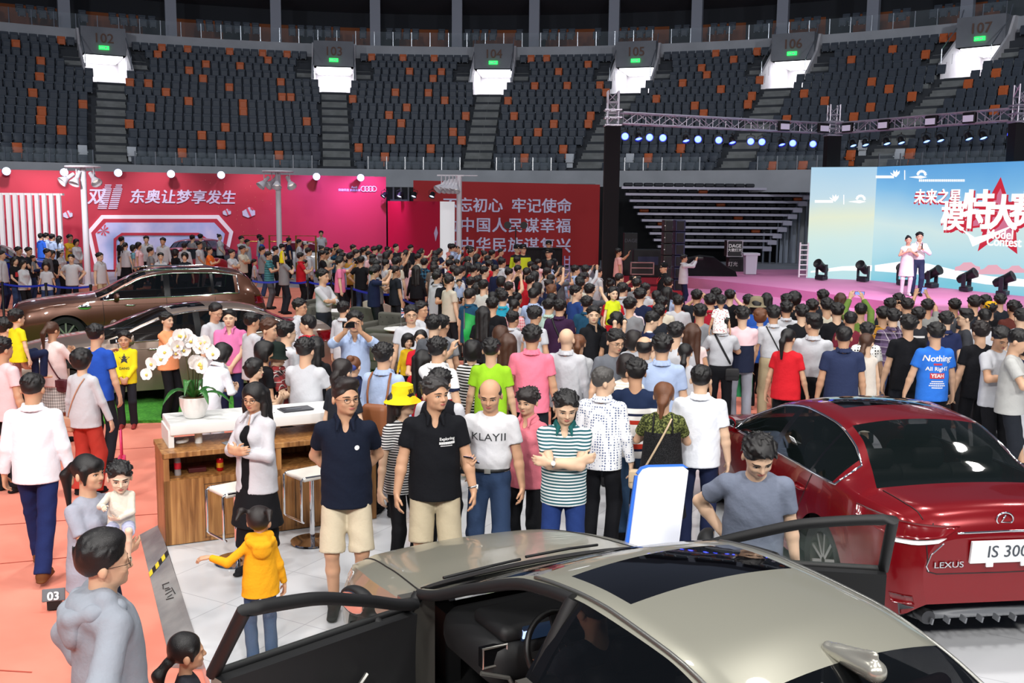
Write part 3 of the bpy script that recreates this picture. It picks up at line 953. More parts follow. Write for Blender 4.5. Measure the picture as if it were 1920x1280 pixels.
for i, (a, b, nm) in enumerate(((T1, T2, 'straight lamp truss hung with blue spotlights left of the screen'), (T2, T3, 'slanting lamp truss hung with blue spotlights above the screen'))):
 p, q = Vector((a.x, a.y, ZT)), Vector((b.x, b.y, ZT))
 d = (q - p).normalized() * .3
 o = empty('lamp_truss', tuple((p + q) / 2), nm, 'truss')
 rel(truss_mesh(p + d, q - d).build('girder', M_truss), o)
 n_ = Wall(1147, 34.5, 1559, 38.4) if i == 0 else Wall(1559, 38.4, 1908, 31.6)
 us = (1172, 1197, 1218, 1243, 1286, 1309, 1348, 1373, 1408, 1429, 1466, 1487, 1525) if i == 0 else (1600, 1623, 1663, 1690, 1737, 1763, 1816, 1843, 1896)
 for k, u in enumerate(us):
  c = n_.p(u, 250, .0)
  c.z = ZT - .58
  aim = Vector((c.x * .35, 3, 0)) if (i == 0 and k % 3 != 1) or u == 1896 else Vector((c.x + .6, c.y - 3.0, .6))
  par_lamp(c, aim, .235, M_blueglow if i == 0 or u == 1896 else mat('pale_lens', '#8fb0ff', .3, emit='#7fa6ff', estr=4), 'black spotlight with %s blue lens, %s lamp from the left under the %s truss' % ('glowing' if i == 0 else 'pale', WORDS[k] if k else 'first', 'straight' if i == 0 else 'slanting'))
 for k, u in enumerate((1460, 1534) if i == 0 else (1600, 1668, 1757, 1828)):
  c = n_.p(u, 240, .28)
  c.z = ZT - .02
  f = empty('flood_panel', c, 'flat grey floodlight clamped on the %s truss, %s from the left' % ('straight' if i == 0 else 'slanting', ('first', 'second', 'third', 'fourth')[k]), 'lamp')
  f.rotation_euler = (0, 0, math.atan2(n_.r.y, n_.r.x))
  MB().rbox((0, 0, 0), (.46, .14, .34), .02).build('housing', M_black, f)
  MB().box((0, -.08, -.02), (.38, .02, .2)).build('lamp_face', mat('flood_face', '#b9b4c8', .3, emit='#c9c4dc', estr=.4), f)
for lx, ly, tx, ty, e, c in ((11, 25, 12, 30.5, 900, (1, .45, .95)), (17, 22, 17, 28, 1000, (1, .5, .9)), (7, 27, 9, 31, 600, (.75, .4, 1)), (12, 24, 11.6, 29, 1500, (1, .97, 1))):
 spot_light('stage_wash', (lx, ly, 5.6), (tx, ty, .6 if c[1] < .9 else 2.0), e, c, 62 if c[1] < .9 else (50 if e < 2000 else 16), .8, .2)
def moving_head(loc, yaw, label):
 o = empty('moving_head', loc, label, 'lamp', None, yaw)
 MB().rbox((0, 0, .09), (.36, .3, .14), .03).build('base', mat('head_base', '#20222a', .4), o)
 b = MB()
 for s in (-1, 1):
  b.rbox((s * .19, 0, .36), (.05, .14, .42), .02)
 b.box((0, 0, .17), (.4, .14, .05))
 b.build('yoke', mat('head_base', '#20222a', .4), o)
 R = Matrix.Rotation(math.radians(62), 3, 'X')
 h = MB().lathe([(0, -.3), (.1, -.3), (.14, -.2), (.14, .1), (.17, .3), (.15, .31), (0, .27)], n=14)
 h.v = [tuple(R @ Vector(p) + Vector((0, 0, .48))) for p in h.v]
 h.build('head', M_black, o, 40)
for i, (u, v, w) in enumerate(((1540, 517, 'beside the left end of the screen'), (1618, 521, 'second from the screen left end'), (1693, 527, 'just left of the two presenters'), (1747, 533, 'just right of the two presenters'), (1811, 542, 'second from the right edge of the stage'), (1880, 548, 'last on the right before the screen'))):
 _y = (36.0, 35.4, 34.0, 33.0, 31.7, 30.3)[i]
 _p = at_y(u, v, _y)
 moving_head((_p.x, _y, SZ), (-.9, -.8, -.7, .5, .7, .8)[i], 'black moving head lamp on the stage, %s' % w)
# ---- equipment beside the stage
def put_box(name, u0, u1, v0, v1, y, m, label, cat, depth=.6, parts=None, group=None):
 a, b = at_y(u0, v1, y), at_y(u1, v0, y)
 z0 = max(0.012, a.z)
 o = empty(name, ((a.x + b.x) / 2, y + depth / 2, z0), label, cat, group)
 w, h = b.x - a.x, b.z - z0
 return o, w, h
M_case = mat('case_black', '#17181c', .5)
M_array = mat('array_blue_black', '#1b2148', .5)
for i, (u0, u1, m_, lab) in enumerate(((1242, 1262, M_black, 'tall black line array loudspeaker with white dots on its edge'), (1263, 1286, M_array, 'tall bluish line array loudspeaker stack at the stage corner'))):
 o, w, h = put_box('loudspeaker_stack', u0, u1, 412, 545, 33.2 + i * .4, m_, lab, 'loudspeaker', .6)
 nbx = 6
 for k in range(nbx):
  hh = h / nbx
  c = MB().rbox((0, 0, hh * (k + .5)), (w, .6, hh * .95), .02)
  c.build('cabinet', m_, o)
  g = MB().rbox((.03 if i == 0 else 0, -.31, hh * (k + .5)), (w * .7, .03, hh * .75), .01)
  if i == 0:
   g.box((-w * .42, -.31, hh * (k + .5)), (.03, .03, .03), 1)
  g.build('grille', [mat('grille', '#15171c' if i == 0 else '#101536', .7), M_white], o)
o, w, h = put_box('flight_case', 1363, 1393, 451, 481, 40, M_case, 'black flight case lettered in white standing on a crate', 'case', .6)
MB().rbox((0, 0, h / 2), (w, .6, h), .02).build('body', M_case, o)
b = MB()
for sx in (-1, 1):
 for sz in (0.02, h - .02):
  b.box((sx * w / 2 * .98, -.3, sz), (.05, .04, .05))
 b.box((sx * w / 2 * .98, -.3, h / 2), (.025, .03, h))
for z in (0.01, h - .01):
 b.box((0, -.3, z), (w, .03, .025))
b.build('edge_trim', M_steel, o)
for t_, z, s in (('DAGE', .66, .19), ('大歌灯光', .40, .14), ('', .25, .06)):
 if t_:
  text('lettering', t_, s, face_mat((0, -.305, h * z), (1, 0, 0), (0, 0, 1)), M_white, o, extrude=.004, bold=.02)
o, w, h = put_box('flight_case', 1366, 1396, 483, 514, 40.3, M_case, 'black flight case with white characters under the lettered case', 'case', .6)
MB().rbox((0, 0, h / 2), (w, .6, h), .02).build('body', M_case, o)
text('lettering', '灯光', .2, face_mat((-.15, -.305, h * .6), (1, 0, 0), (0, 0, 1)), M_white, o, extrude=.004)
o, w, h = put_box('lectern', 1393, 1426, 474, 514, 38.5, M_white, 'white lectern with flared top beside the stage', 'lectern', .5)
MB().box((0, 0, h * .45), (w * .62, .4, h * .9), 0, None, 1.15).build('stand', mat('lectern_white', '#c9c9d6', .4), o)
MB().rbox((0, 0, h * .93), (w, .5, h * .12), .02).build('top', mat('lectern_white', '#c9c9d6', .4), o)
b = MB()
rnd = random.Random(4)
o = empty('draped_equipment', at(1330, 545, 0), 'black cloth thrown over equipment beside the stage', 'cloth')
o.location = (at_y(1330, 500, 38).x, 38, 0)
prof = [(-1.0, 0), (-1.0, .9), (-.85, 1.25), (-.4, 1.35), (.1, 1.3), (.5, 1.0), (.85, .8), (1.05, .35), (1.1, 0)]
vs, fs = [], []
for j, sc in enumerate((1.0, 1.03, .95, .8)):
 for x, z in prof:
  vs.append((x * sc * (1 + .04 * math.sin(j * 3 + x * 9)), j * .35 - .5, z * sc))
for j in range(3):
 for i in range(len(prof) - 1):
  k = j * len(prof) + i
  fs.append((k, k + 1, k + 1 + len(prof), k + len(prof)))
fs.append(tuple(range(len(prof))))
fs.append(tuple(reversed(range(3 * len(prof), 4 * len(prof)))))
b.add(vs, fs)
b.build('cloth', M_blackcloth, o, True)
o, w, h = put_box('flight_case', 1183, 1226, 492, 515, 38, M_case, 'long flight case with pale aluminium edges on the red floor', 'case', .7)
MB().rbox((0, 0, h / 2), (w, .6, h), .02).build('body', M_case, o)
b = MB()
for z in (.02, h * .55, h - .01):
 b.box((0, -.31, z), (w, .03, .04))
for sx in (-1, 1):
 b.box((sx * w / 2, -.31, h / 2), (.04, .03, h))
b.build('edge_trim', mat('case_edge', '#b08a8a', .4, .6), o)
o, w, h = put_box('equipment_rack', 1187, 1243, 468, 520, 40, M_case, 'black equipment rack behind the long flight case', 'rack', .6)
MB().rbox((0, 0, h / 2), (w, .6, h), .03).build('body', mat('rack_black', '#0d0f16', .6), o)
MB().box((0, -.31, h * .6), (w * .7, .02, h * .3)).build('front_panel', M_array, o)
o, w, h = put_box('loudspeaker_case', 1170, 1196, 437, 468, 46, M_case, 'black box with faint lettering on the column left of the rack', 'case', .5)
o.location.z = 0.012
hz = at_y(1180, 437, 46).z
MB().rbox((0, 0, hz / 2), (w, .5, hz), .02).build('body', M_case, o)
text('lettering', 'DAGE', .22, face_mat((0, -.255, hz - .35), (1, 0, 0), (0, 0, 1)), mat('faint_letter', '#5b5d66', .6), o, extrude=.004)
o, w, h = put_box('black_screen', 985, 1054, 465, 540, 38, M_blackcloth, 'black fabric barrier box in front of the slogan banner', 'barrier', .5)
MB().rbox((0, 0, h / 2), (w, .5, h), .02).build('fabric', M_blackcloth, o)
MB().tube([(-w / 2, -.26, .05), (-w / 2, -.26, h), (w / 2, -.26, h), (w / 2, -.26, .05)], .02, 6).build('frame', M_black, o)
o, w, h = put_box('scaffold_ladder', 1500, 1518, 455, 520, 36.6, M_white, 'white scaffold ladder at the left edge of the screen', 'ladder', .3)
b = MB()
for sx in (-1, 1):
 b.cyl((sx * w / 2, 0, 0), (sx * w / 2, 0, h), .03)
for k in range(7):
 b.cyl((-w / 2, 0, h * (k + .5) / 7), (w / 2, 0, h * (k + .5) / 7), .022)
b.build('frame', M_white, o)
o, w, h = put_box('scaffold_ladder', 1058, 1068, 480, 540, 38, M_white, 'lilac lit folding ladder right of the black barrier box', 'ladder', .3)
b = MB()
for sx in (-1, 1):
 b.cyl((sx * w / 2, 0, 0), (sx * w / 2, 0, h), .03)
for k in range(6):
 b.box((0, 0, h * (k + .7) / 6.4), (w, .12, .04))
b.build('frame', mat('ladder_lilac', '#a8a0d0', .4, .4), o)
# ---- lamp poles of the booths
def lamp_pole(u, vtop, y, label, heads, one_sided=False):
 p = at_y(u, vtop, y)
 o = empty('lamp_pole', (p.x, y, 0), label, 'lamp')
 M_p = mat('pole_grey', '#e2e0e8', .35)
 MB().lathe([(.0, 0), (.3, 0), (.3, .04), (.115, .06), (.11, p.z - .02), (0, p.z)], n=16).build('pole', M_p, o, 40)
 if one_sided:
  MB().box((-.35, 0, p.z), (1.1, .18, .05)).cyl((.1, 0, p.z), (.75, 0, p.z), .02).build('arm', M_p, o)
 else:
  MB().lathe([(0, 0), (.62, 0), (.64, .03), (.62, .06), (0, .06)], (0, 0, p.z - .02), 24).build('top_disc', M_p, o, 40)
 for k, (x, yy, ax, az) in enumerate(heads):
  c = Vector((x, yy, p.z - .42))
  d = Vector((ax, -.55, -az)).normalized()
  R = d.to_track_quat('Z', 'X').to_matrix()
  h = MB().lathe([(0, -.3), (.075, -.3), (.08, .0), (.1, .02), (.19, .22), (.2, .26), (.17, .24), (.07, .05), (0, .05)], n=12)
  h.v = [tuple(R @ Vector(q) + c) for q in h.v]
  h.cyl(c, (x, yy, p.z), .02, n=6)
  sp = h.build('spot_head', mat('head_white', '#d9d8e0', .35), o, 40)
  l = MB().lathe([(0, .1), (.11, .12)], n=12)
  l.v = [tuple(R @ Vector(q) + c) for q in l.v]
  l.build('bulb', mat('bulb_glow', '#ffffff', .3, emit='#fffaf0', estr=5 if one_sided or u == 520 else .8), sp)
 return o
lamp_pole(155, 313, 38, 'grey lamp pole with round top left of the hexagonal bay', ((-.55, -.1, -.5, .5), (.45, -.15, .7, .8), (-.12, -.3, -.2, .9), (.35, .2, .5, .6)))
lamp_pole(521, 322, 42, 'grey lamp pole with round top right of the gift box motifs', ((-.55, -.1, -.6, .8), (0.02, -.3, .1, .9), (.5, -.1, .5, .8), (-.3, .2, -.5, .6)))
lamp_pole(861, 329, 42, 'pale lamp pole with five lit heads on one arm before the banner', ((-.72, -.1, -.8, .8), (-.55, -.12, -.6, .8), (-.4, -.15, -.4, .9), (-.25, -.15, -.3, .9), (-.12, -.2, -.1, 1)), True)
o = empty('lamp_stand', (at_y(967, 420, 44).x, 44, 0), 'thin black stand with two dark spotlights in front of the slogan banner', 'lamp')
MB().cyl((0, 0, 0), (0, 0, at_y(967, 424, 44).z), .025).cyl((-.3, 0, 2.1), (.3, 0, 2.1), .02).build('pole', M_black, o)
for s in (-1, 1):
 MB().lathe([(0, -.2), (.12, -.2), (.16, .15), (0, .15)], (s * .35, 0, at_y(967, 422, 44).z), 12, axis='Y').build('spot_head', M_black, o, 40)
o = empty('slatted_screen', (at_y(55, 420, 40).x, 40, 0), 'white vertical slat screen in front of the crimson wall at far left', 'screen')
a, b = at_y(-60, 372, 40), at_y(117, 374, 40)
for k in range(13):
 x = a.x + (b.x - a.x) * (k + .5) / 13 - o.location.x
 MB().box((x, 0, 1.72), (.15, .12, 3.44)).build('slat', mat('slat_white', '#fbf9fb', .45), o)
MB().box(((a.x + b.x) / 2 - o.location.x, 0.1, 3.4), (b.x - a.x, .2, .08)).build('top_rail', mat('slat_white', '#fbf9fb', .45), o)
# ------------------------------------------------------------------ figures: soft-joined volumes turned into one surface
def smin(a, b, k):
 if k <= 0:
  return np.minimum(a, b)
 h = np.clip(0.5 + 0.5 * (b - a) / k, 0, 1)
 return b + (a - b) * h - k * h * (1 - h)
def V3(p):
 return np.array(p, float)
def cone(a, b, r1, r2=None, k=.02, cut=None, flat=None):
 """tapering limb segment; cut = (point, outward direction) trims it flat; flat = (axis, factor) squeezes it"""
 return ('c', V3(a), V3(b), float(r1), float(r1 if r2 is None else r2), k, cut, flat)
def ell(c, r, k=.02, R=None, cut=None):
 return ('e', V3(c), V3(r), R, k, cut)
def sub(c, r, k=.01, R=None):
 return ('s', V3(c), V3(r), R, k)
def rbx(c, h, r, k=.01, R=None):
 return ('b', V3(c), V3(h), float(r), R, k)
def _dist(p, X, Y, Z):
 t = p[0]
 if t == 'c':
  a, b, r1, r2, flat = p[1], p[2], p[3], p[4], p[7]
  d = b - a
  px, py, pz = X - a[0], Y - a[1], Z - a[2]
  if flat is not None:
   ax, f = flat
   q = px * ax[0] + py * ax[1] + pz * ax[2]
   s = q * (f - 1)
   px, py, pz = px + ax[0] * s, py + ax[1] * s, pz + ax[2] * s
   dd = d @ np.array(ax)
   d = d + np.array(ax) * dd * (f - 1)
  L2 = max(d @ d, 1e-9)
  h = np.clip((px * d[0] + py * d[1] + pz * d[2]) / L2, 0, 1)
  dist = np.sqrt((px - d[0] * h) ** 2 + (py - d[1] * h) ** 2 + (pz - d[2] * h) ** 2) - (r1 + (r2 - r1) * h)
  cut = p[6]
 elif t in 'es':
  c, r, R = p[1], p[2], p[3]
  px, py, pz = X - c[0], Y - c[1], Z - c[2]
  if R is not None:
   px, py, pz = (R[0, 0] * px + R[1, 0] * py + R[2, 0] * pz, R[0, 1] * px + R[1, 1] * py + R[2, 1] * pz, R[0, 2] * px + R[1, 2] * py + R[2, 2] * pz)
  k0 = np.sqrt((px / r[0]) ** 2 + (py / r[1]) ** 2 + (pz / r[2]) ** 2)
  k1 = np.sqrt((px / r[0] ** 2) ** 2 + (py / r[1] ** 2) ** 2 + (pz / r[2] ** 2) ** 2)
  dist = k0 * (k0 - 1.0) / np.maximum(k1, 1e-6)
  dist = np.where(k0 < 1e-3, -r.min(), dist)
  cut = p[5] if t == 'e' else None
 else:
  c, h, r, R = p[1], p[2], p[3], p[4]
  px, py, pz = X - c[0], Y - c[1], Z - c[2]
  if R is not None:
   px, py, pz = (R[0, 0] * px + R[1, 0] * py + R[2, 0] * pz, R[0, 1] * px + R[1, 1] * py + R[2, 1] * pz, R[0, 2] * px + R[1, 2] * py + R[2, 2] * pz)
  qx, qy, qz = np.abs(px) - h[0] + r, np.abs(py) - h[1] + r, np.abs(pz) - h[2] + r
  dist = np.sqrt(np.maximum(qx, 0) ** 2 + np.maximum(qy, 0) ** 2 + np.maximum(qz, 0) ** 2) + np.minimum(np.maximum(qx, np.maximum(qy, qz)), 0) - r
  cut = None
 if cut is not None:
  o, n = V3(cut[0]), V3(cut[1])
  n = n / np.linalg.norm(n)
  dist = np.maximum(dist, (X - o[0]) * n[0] + (Y - o[1]) * n[1] + (Z - o[2]) * n[2])
 return dist
def _box(p):
 if p[0] == 'c':
  f = 1.0
  r = max(p[3], p[4]) * 1.0
  if p[7] is not None and p[7][1] < 1:
   r /= p[7][1]
  return np.minimum(p[1], p[2]) - r, np.maximum(p[1], p[2]) + r
 h = p[2] if p[3] is None and p[0] in 'es' else np.full(3, np.linalg.norm(p[2]))
 if p[0] == 'b' and p[4] is None:
  h = p[2]
 return p[1] - h, p[1] + h
def grid_axis(lo, hi, step, fine=None):
 """grid lines from lo to hi; fine = (a, b, step) refines a range"""
 if fine is None or fine[1] <= lo or fine[0] >= hi:
  return np.arange(lo, hi + step, step)
 a, b, s = max(fine[0], lo), min(fine[1], hi), fine[2]
 return np.concatenate([np.arange(lo, a - step * .4, step), np.arange(a, b, s), np.arange(b, hi + step, step)])
def surface(prims, step, fine=(None, None, None), wrinkle=0.0, cuts=(), seed=0):
 """one closed quad surface around the volumes"""
 pos = [p for p in prims if p[0] != 's']
 los, his = zip(*[_box(p) for p in pos])
 lo, hi = np.min(los, 0) - 2.5 * step, np.max(his, 0) + 2.5 * step
 xs, ys, zs = [grid_axis(lo[i], hi[i], step, fine[i]) for i in range(3)]
 D = np.full((len(xs), len(ys), len(zs)), 0.1, np.float32)
 for p in prims:
  a, b = _box(p)
  mg = .05
  sl = []
  for i, g in enumerate((xs, ys, zs)):
   s0, s1 = np.searchsorted(g, a[i] - mg), np.searchsorted(g, b[i] + mg)
   sl.append(slice(max(0, s0), max(s1, s0 + 1)))
  sl = tuple(sl)
  X, Y, Z = xs[sl[0]][:, None, None], ys[sl[1]][None, :, None], zs[sl[2]][None, None, :]
  if D[sl].size == 0:
   continue
  d = _dist(p, X, Y, Z).astype(np.float32)
  if p[0] == 's':
   D[sl] = -smin(-D[sl], d, p[4])
  else:
   D[sl] = smin(D[sl], d, p[5] if p[0] != 'e' else p[4])
 if wrinkle:
  X, Y, Z = xs[:, None, None], ys[None, :, None], zs[None, None, :]
  r = np.random.RandomState(seed)
  for f, am in ((22, 1.0), (47, .55)):
   a, b, c = r.uniform(-.5, .5, 3)
   D += wrinkle * am * np.sin(f * (X * .6 + Z * (.9 + a) + b) + 2.2 * np.sin(f * .55 * (Y + X * .7 + c) + Z * 9)) * (D < .04)
 for o, n in cuts:
  o, n = V3(o), V3(n)
  n = n / np.linalg.norm(n)
  D = np.maximum(D, (xs[:, None, None] - o[0]) * n[0] + (ys[None, :, None] - o[1]) * n[1] + (zs[None, None, :] - o[2]) * n[2])
 D[0], D[-1], D[:, 0], D[:, -1], D[:, :, 0], D[:, :, -1] = .1, .1, .1, .1, .1, .1
 return nets(D, xs, ys, zs)
def nets(D, xs, ys, zs):
 S = D < 0
 nx, ny, nz = D.shape
 cnt = np.zeros((nx - 1, ny - 1, nz - 1), np.int8)
 for i in (0, 1):
  for j in (0, 1):
   for k in (0, 1):
    cnt += S[i:nx - 1 + i, j:ny - 1 + j, k:nz - 1 + k]
 I, J, K = np.nonzero((cnt > 0) & (cnt < 8))
 m = len(I)
 P = np.zeros((m, 3))
 W = np.zeros(m)
 C = [(i, j, k) for i in (0, 1) for j in (0, 1) for k in (0, 1)]
 vals = {c: D[I + c[0], J + c[1], K + c[2]] for c in C}
 co = {c: np.stack([xs[I + c[0]], ys[J + c[1]], zs[K + c[2]]], 1) for c in C}
 for c in C:
  for ax in range(3):
   if c[ax]:
    continue
   e = list(c)
   e[ax] = 1
   e = tuple(e)
   a, b = vals[c], vals[e]
   x = (a < 0) != (b < 0)
   t = np.where(x, a / np.where(x, a - b, 1), 0)[:, None]
   P += np.where(x[:, None], co[c] + (co[e] - co[c]) * t, 0)
   W += x
 P /= W[:, None]
 idx = np.full(cnt.shape, -1, np.int32)
 idx[I, J, K] = np.arange(m)
 quads = []
 for ax in range(3):
  a = [slice(None)] * 3
  b = [slice(None)] * 3
  a[ax], b[ax] = slice(0, -1), slice(1, None)
  o1, o2 = [i for i in range(3) if i != ax]
  fl = S[tuple(a)] != S[tuple(b)]
  n = np.array(np.nonzero(fl)).T
  n = n[(n[:, o1] > 0) & (n[:, o2] > 0) & (n[:, o1] < D.shape[o1] - 1) & (n[:, o2] < D.shape[o2] - 1)]
  if len(n) == 0:
   continue
  ins = S[tuple(n.T)]
  q = []
  for d1, d2 in ((-1, -1), (0, -1), (0, 0), (-1, 0)):
   c = n.copy()
   c[:, o1] += d1
   c[:, o2] += d2
   q.append(idx[tuple(c.T)])
  q = np.stack(q, 1)
  flip = ins if ax != 1 else ~ins
  q[~flip] = q[~flip][:, ::-1]
  quads.append(q)
 return P, np.concatenate(quads)
def np_mesh(name, P, Q, mats=None):
 me = bpy.data.meshes.new(name)
 me.vertices.add(len(P))
 me.vertices.foreach_set('co', P.astype(np.float32).ravel())
 n = len(Q)
 me.loops.add(n * 4)
 me.loops.foreach_set('vertex_index', Q.astype(np.int32).ravel())
 me.polygons.add(n)
 me.polygons.foreach_set('loop_start', np.arange(0, n * 4, 4, dtype=np.int32))
 me.update(calc_edges=True)
 me.shade_smooth()
 for m in mats or []:
  me.materials.append(m)
 return me
# ------------------------------------------------------------------ people
def rotz(a):
 c, s = math.cos(a), math.sin(a)
 return np.array([[c, -s, 0], [s, c, 0], [0, 0, 1.0]])
def rotx(a):
 c, s = math.cos(a), math.sin(a)
 return np.array([[1.0, 0, 0], [0, c, -s], [0, s, c]])
def roty(a):
 c, s = math.cos(a), math.sin(a)
 return np.array([[c, 0, s], [0, 1.0, 0], [-s, 0, c]])
def unit(v):
 v = np.array(v, float)
 return v / max(np.linalg.norm(v), 1e-9)
def ik(S, W, l1, l2, pole):
 S, W = V3(S), V3(W)
 d = W - S
 L = np.linalg.norm(d)
 if L > (l1 + l2) * .998:
  W = S + d / L * (l1 + l2) * .998
  d = W - S
  L = np.linalg.norm(d)
 u = d / L
 a = (l1 * l1 - l2 * l2 + L * L) / (2 * L)
 h = math.sqrt(max(l1 * l1 - a * a, 0))
 p = V3(pole)
 p = unit(p - u * (p @ u))
 return S + u * a + p * h, W
def xform(prims, R, t):
 """turn and shift head-space volumes"""
 out = []
 for p in prims:
  if p[0] == 'c':
   cut = None if p[6] is None else (R @ V3(p[6][0]) + t, R @ V3(p[6][1]))
   fl = None if p[7] is None else (tuple(R @ V3(p[7][0])), p[7][1])
   out.append(('c', R @ p[1] + t, R @ p[2] + t, p[3], p[4], p[5], cut, fl))
  elif p[0] == 'e':
   cut = None if p[5] is None else (R @ V3(p[5][0]) + t, R @ V3(p[5][1]))
   out.append(('e', R @ p[1] + t, p[2], R if p[3] is None else R @ p[3], p[4], cut))
  elif p[0] == 's':
   out.append(('s', R @ p[1] + t, p[2], R if p[3] is None else R @ p[3], p[4]))
  else:
   out.append(('b', R @ p[1] + t, p[2], p[3], R if p[4] is None else R @ p[4], p[5]))
 return out
ARMS = {
 'down': ((.27, -.03, .845), (.3, 1, 0), (0, -.12, -1), (-1, .1, 0)),
 'loose': ((.29, -.08, .86), (.5, 1, 0), (0, -.3, -1), (-1, .2, 0)),
 'clasp': ((.05, -.19, .93), (.8, .5, -.2), (-.6, -.1, -.8), (0, 1, .1)),
 'phone': ((.075, -.30, 1.20), (.9, .2, -1), (-.3, -.4, .85), (-.4, 1, .2)),
 'chest': ((.02, -.22, 1.15), (.9, .2, -1), (-1, -.2, .25), (0, 1, 0)),
 'raise': ((.10, -.27, 1.77), (1, -.2, -.4), (-.25, -.15, 1), (-.5, -.6, 0)),
 'photo': ((.09, -.36, 1.53), (1, .0, -.8), (-.25, -.1, 1), (-.5, -.6, 0)),
 'hip': ((.185, .03, 1.0), (1, .55, 0), (-.6, -.5, -.6), (-.7, .3, .2)),
 'back': ((.05, .17, .98), (1, .4, 0), (-.9, .05, -.35), (0, 1, 0)),
 'crossL': ((-.11, -.20, 1.19), (1, -.4, -.9), (-1, .1, .1), (.1, 1, -.1)),
 'crossR': ((-.13, -.165, 1.205), (1, -.5, -.9), (-.9, .35, .1), (.2, 1, 0)),
 'carry': ((-.02, -.27, 1.08), (1, .1, -.8), (-1, -.1, .2), (.1, .9, .5)),
 'hold': ((.06, -.26, 1.28), (1, .1, -.9), (-.8, .1, .6), (-.2, 1, 0)),
 'reach': ((.18, -.45, 1.33), (1, .1, -.8), (-.1, -1, .1), (-.6, 0, -.7)),
 'point': ((.50, -.18, 1.22), (.2, .6, -.6), (1, -.2, -.1), (0, -.2, -1)),
 'low': ((.15, -.27, 1.06), (1, .4, -.6), (-.35, -.5, .5), (-.3, .8, .4)),
 'ear': ((.12, -.12, 1.66), (1, -.1, -.9), (-.4, -.1, .9), (-1, .2, 0)),
}
HEADW = 1.14
class Fig:
 def __init__(s, sex='m', armL='down', armR='down', stance='stand', hy=0, hp=0, wide=1.0, belly=0.0, kid=0.0, lean=0.0, ht=0.0):
  s.sex, s.wide, s.belly, s.kid, s.lean = sex, wide, belly, kid, math.radians(lean)
  f = sex == 'f'
  s.sh = (.142 if f else .164) * wide * (1 - .12 * min(kid, 1))
  s.shz = 1.362 if f else 1.372
  s.hipx = .085 * wide
  s.arm_r = (.84 if f else 1.0) * (1 + .6 * (wide - 1)) * (1 - .15 * min(kid, 1))
  s.J = {}
  for side, key in ((1, armL), (-1, armR)):
   W, P, Fd, Pn = (ARMS[key] if isinstance(key, str) else key)
   m = np.array([side, 1, 1])
   S = V3((side * s.sh, .012, s.shz))
   E, W2 = ik(S, V3(W) * m, .275, .245, V3(P) * m)
   s.J[side] = (S, E, W2, unit(V3(Fd) * m), unit(V3(Pn) * m))
  st = {'stand': ((.10, .02), (.10, .02)), 'wide': ((.15, .0), (.15, .03)), 'walk': ((.085, -.26), (.085, .30)), 'contra': ((.09, -.05), (.12, .06)), 'close': ((.07, .02), (.07, .02)), 'sit': ((.12, -.40), (.12, -.40))}[stance]
  s.L = {}
  for side, (ax, ay) in ((1, st[0]), (-1, st[1])):
   hp_ = V3((side * s.hipx, 0, .90))
   az = .52 if stance == 'sit' else (.085 if abs(ay) < .28 else .115)
   an = V3((side * ax, ay, az))
   kn, an = ik(hp_, an, .425, .412, (side * .15, -1, .6 if stance == 'sit' else 0))
   s.L[side] = (hp_, kn, an)
  s.Rh = rotz(math.radians(hy)) @ rotx(math.radians(hp)) @ roty(math.radians(ht))
  s.hs = 1.0 + .36 * min(kid, 1) + .5 * max(0, kid - 1) if kid else (1.0 if not f else .97)
  s.pv = V3((0, .012, 1.505 - (.0 if not kid else .02)))
 def bend(s, P):
  """forward bow of everything above the waist"""
  if not s.lean:
   return P
  z0 = .95
  w = np.clip((P[:, 2] - z0) / .30, 0, 1)
  w = w * w * (3 - 2 * w)
  a = s.lean * w
  y, z = P[:, 1], P[:, 2] - z0
  Q = P.copy()
  Q[:, 1] = y * np.cos(a) - z * np.sin(a)
  Q[:, 2] = np.where(P[:, 2] > z0, y * np.sin(a) + z * np.cos(a) + z0, P[:, 2])
  return Q
 def head_matrix(s):
  M = Matrix.Identity(4)
  R = s.Rh @ np.diag((HEADW, 1.03, 1.0)) * s.hs
  t = s.pv.copy()
  if s.lean:
   t = s.bend(t[None, :])[0]
   c = rotx(s.lean)
   R = c @ R
  for i in range(3):
   for j in range(3):
    M[i][j] = R[i, j]
   M[i][3] = t[i]
  return M
def head_prims(sex='m'):
 w = 1.0 if sex == 'm' else .95
 P = [ell((0, .004, .125), (.0755, .094, .094), .02), ell((0, -.032, .078), (.063 * w, .066, .084), .03), ell((0, -.04, .026), (.05 * w, .052, .04), .03),
   ell((0, -.08, .004), (.022 * w, .018, .016), .02), ell((.032, -.072, .062), (.022, .02, .02), .02), ell((-.032, -.072, .062), (.022, .02, .02), .02),
   ell((0, -.088, .112), (.046, .012, .012), .018),
   sub((.031, -.106, .092), (.02, .016, .011), .012), sub((-.031, -.106, .092), (.02, .016, .011), .012),
   cone((0, -.094, .1), (0, -.112, .064), .0075, .0125, .012), ell((.011, -.1, .06), (.008, .009, .007), .008), ell((-.011, -.1, .06), (.008, .009, .007), .008),
   ell((0, -.093, .033), (.021, .011, .0115), .008)]
 for s in (1, -1):
  P.append(ell((s * .077, .012, .08), (.011, .021, .031), .008, R=rotz(s * .35)))
 return P
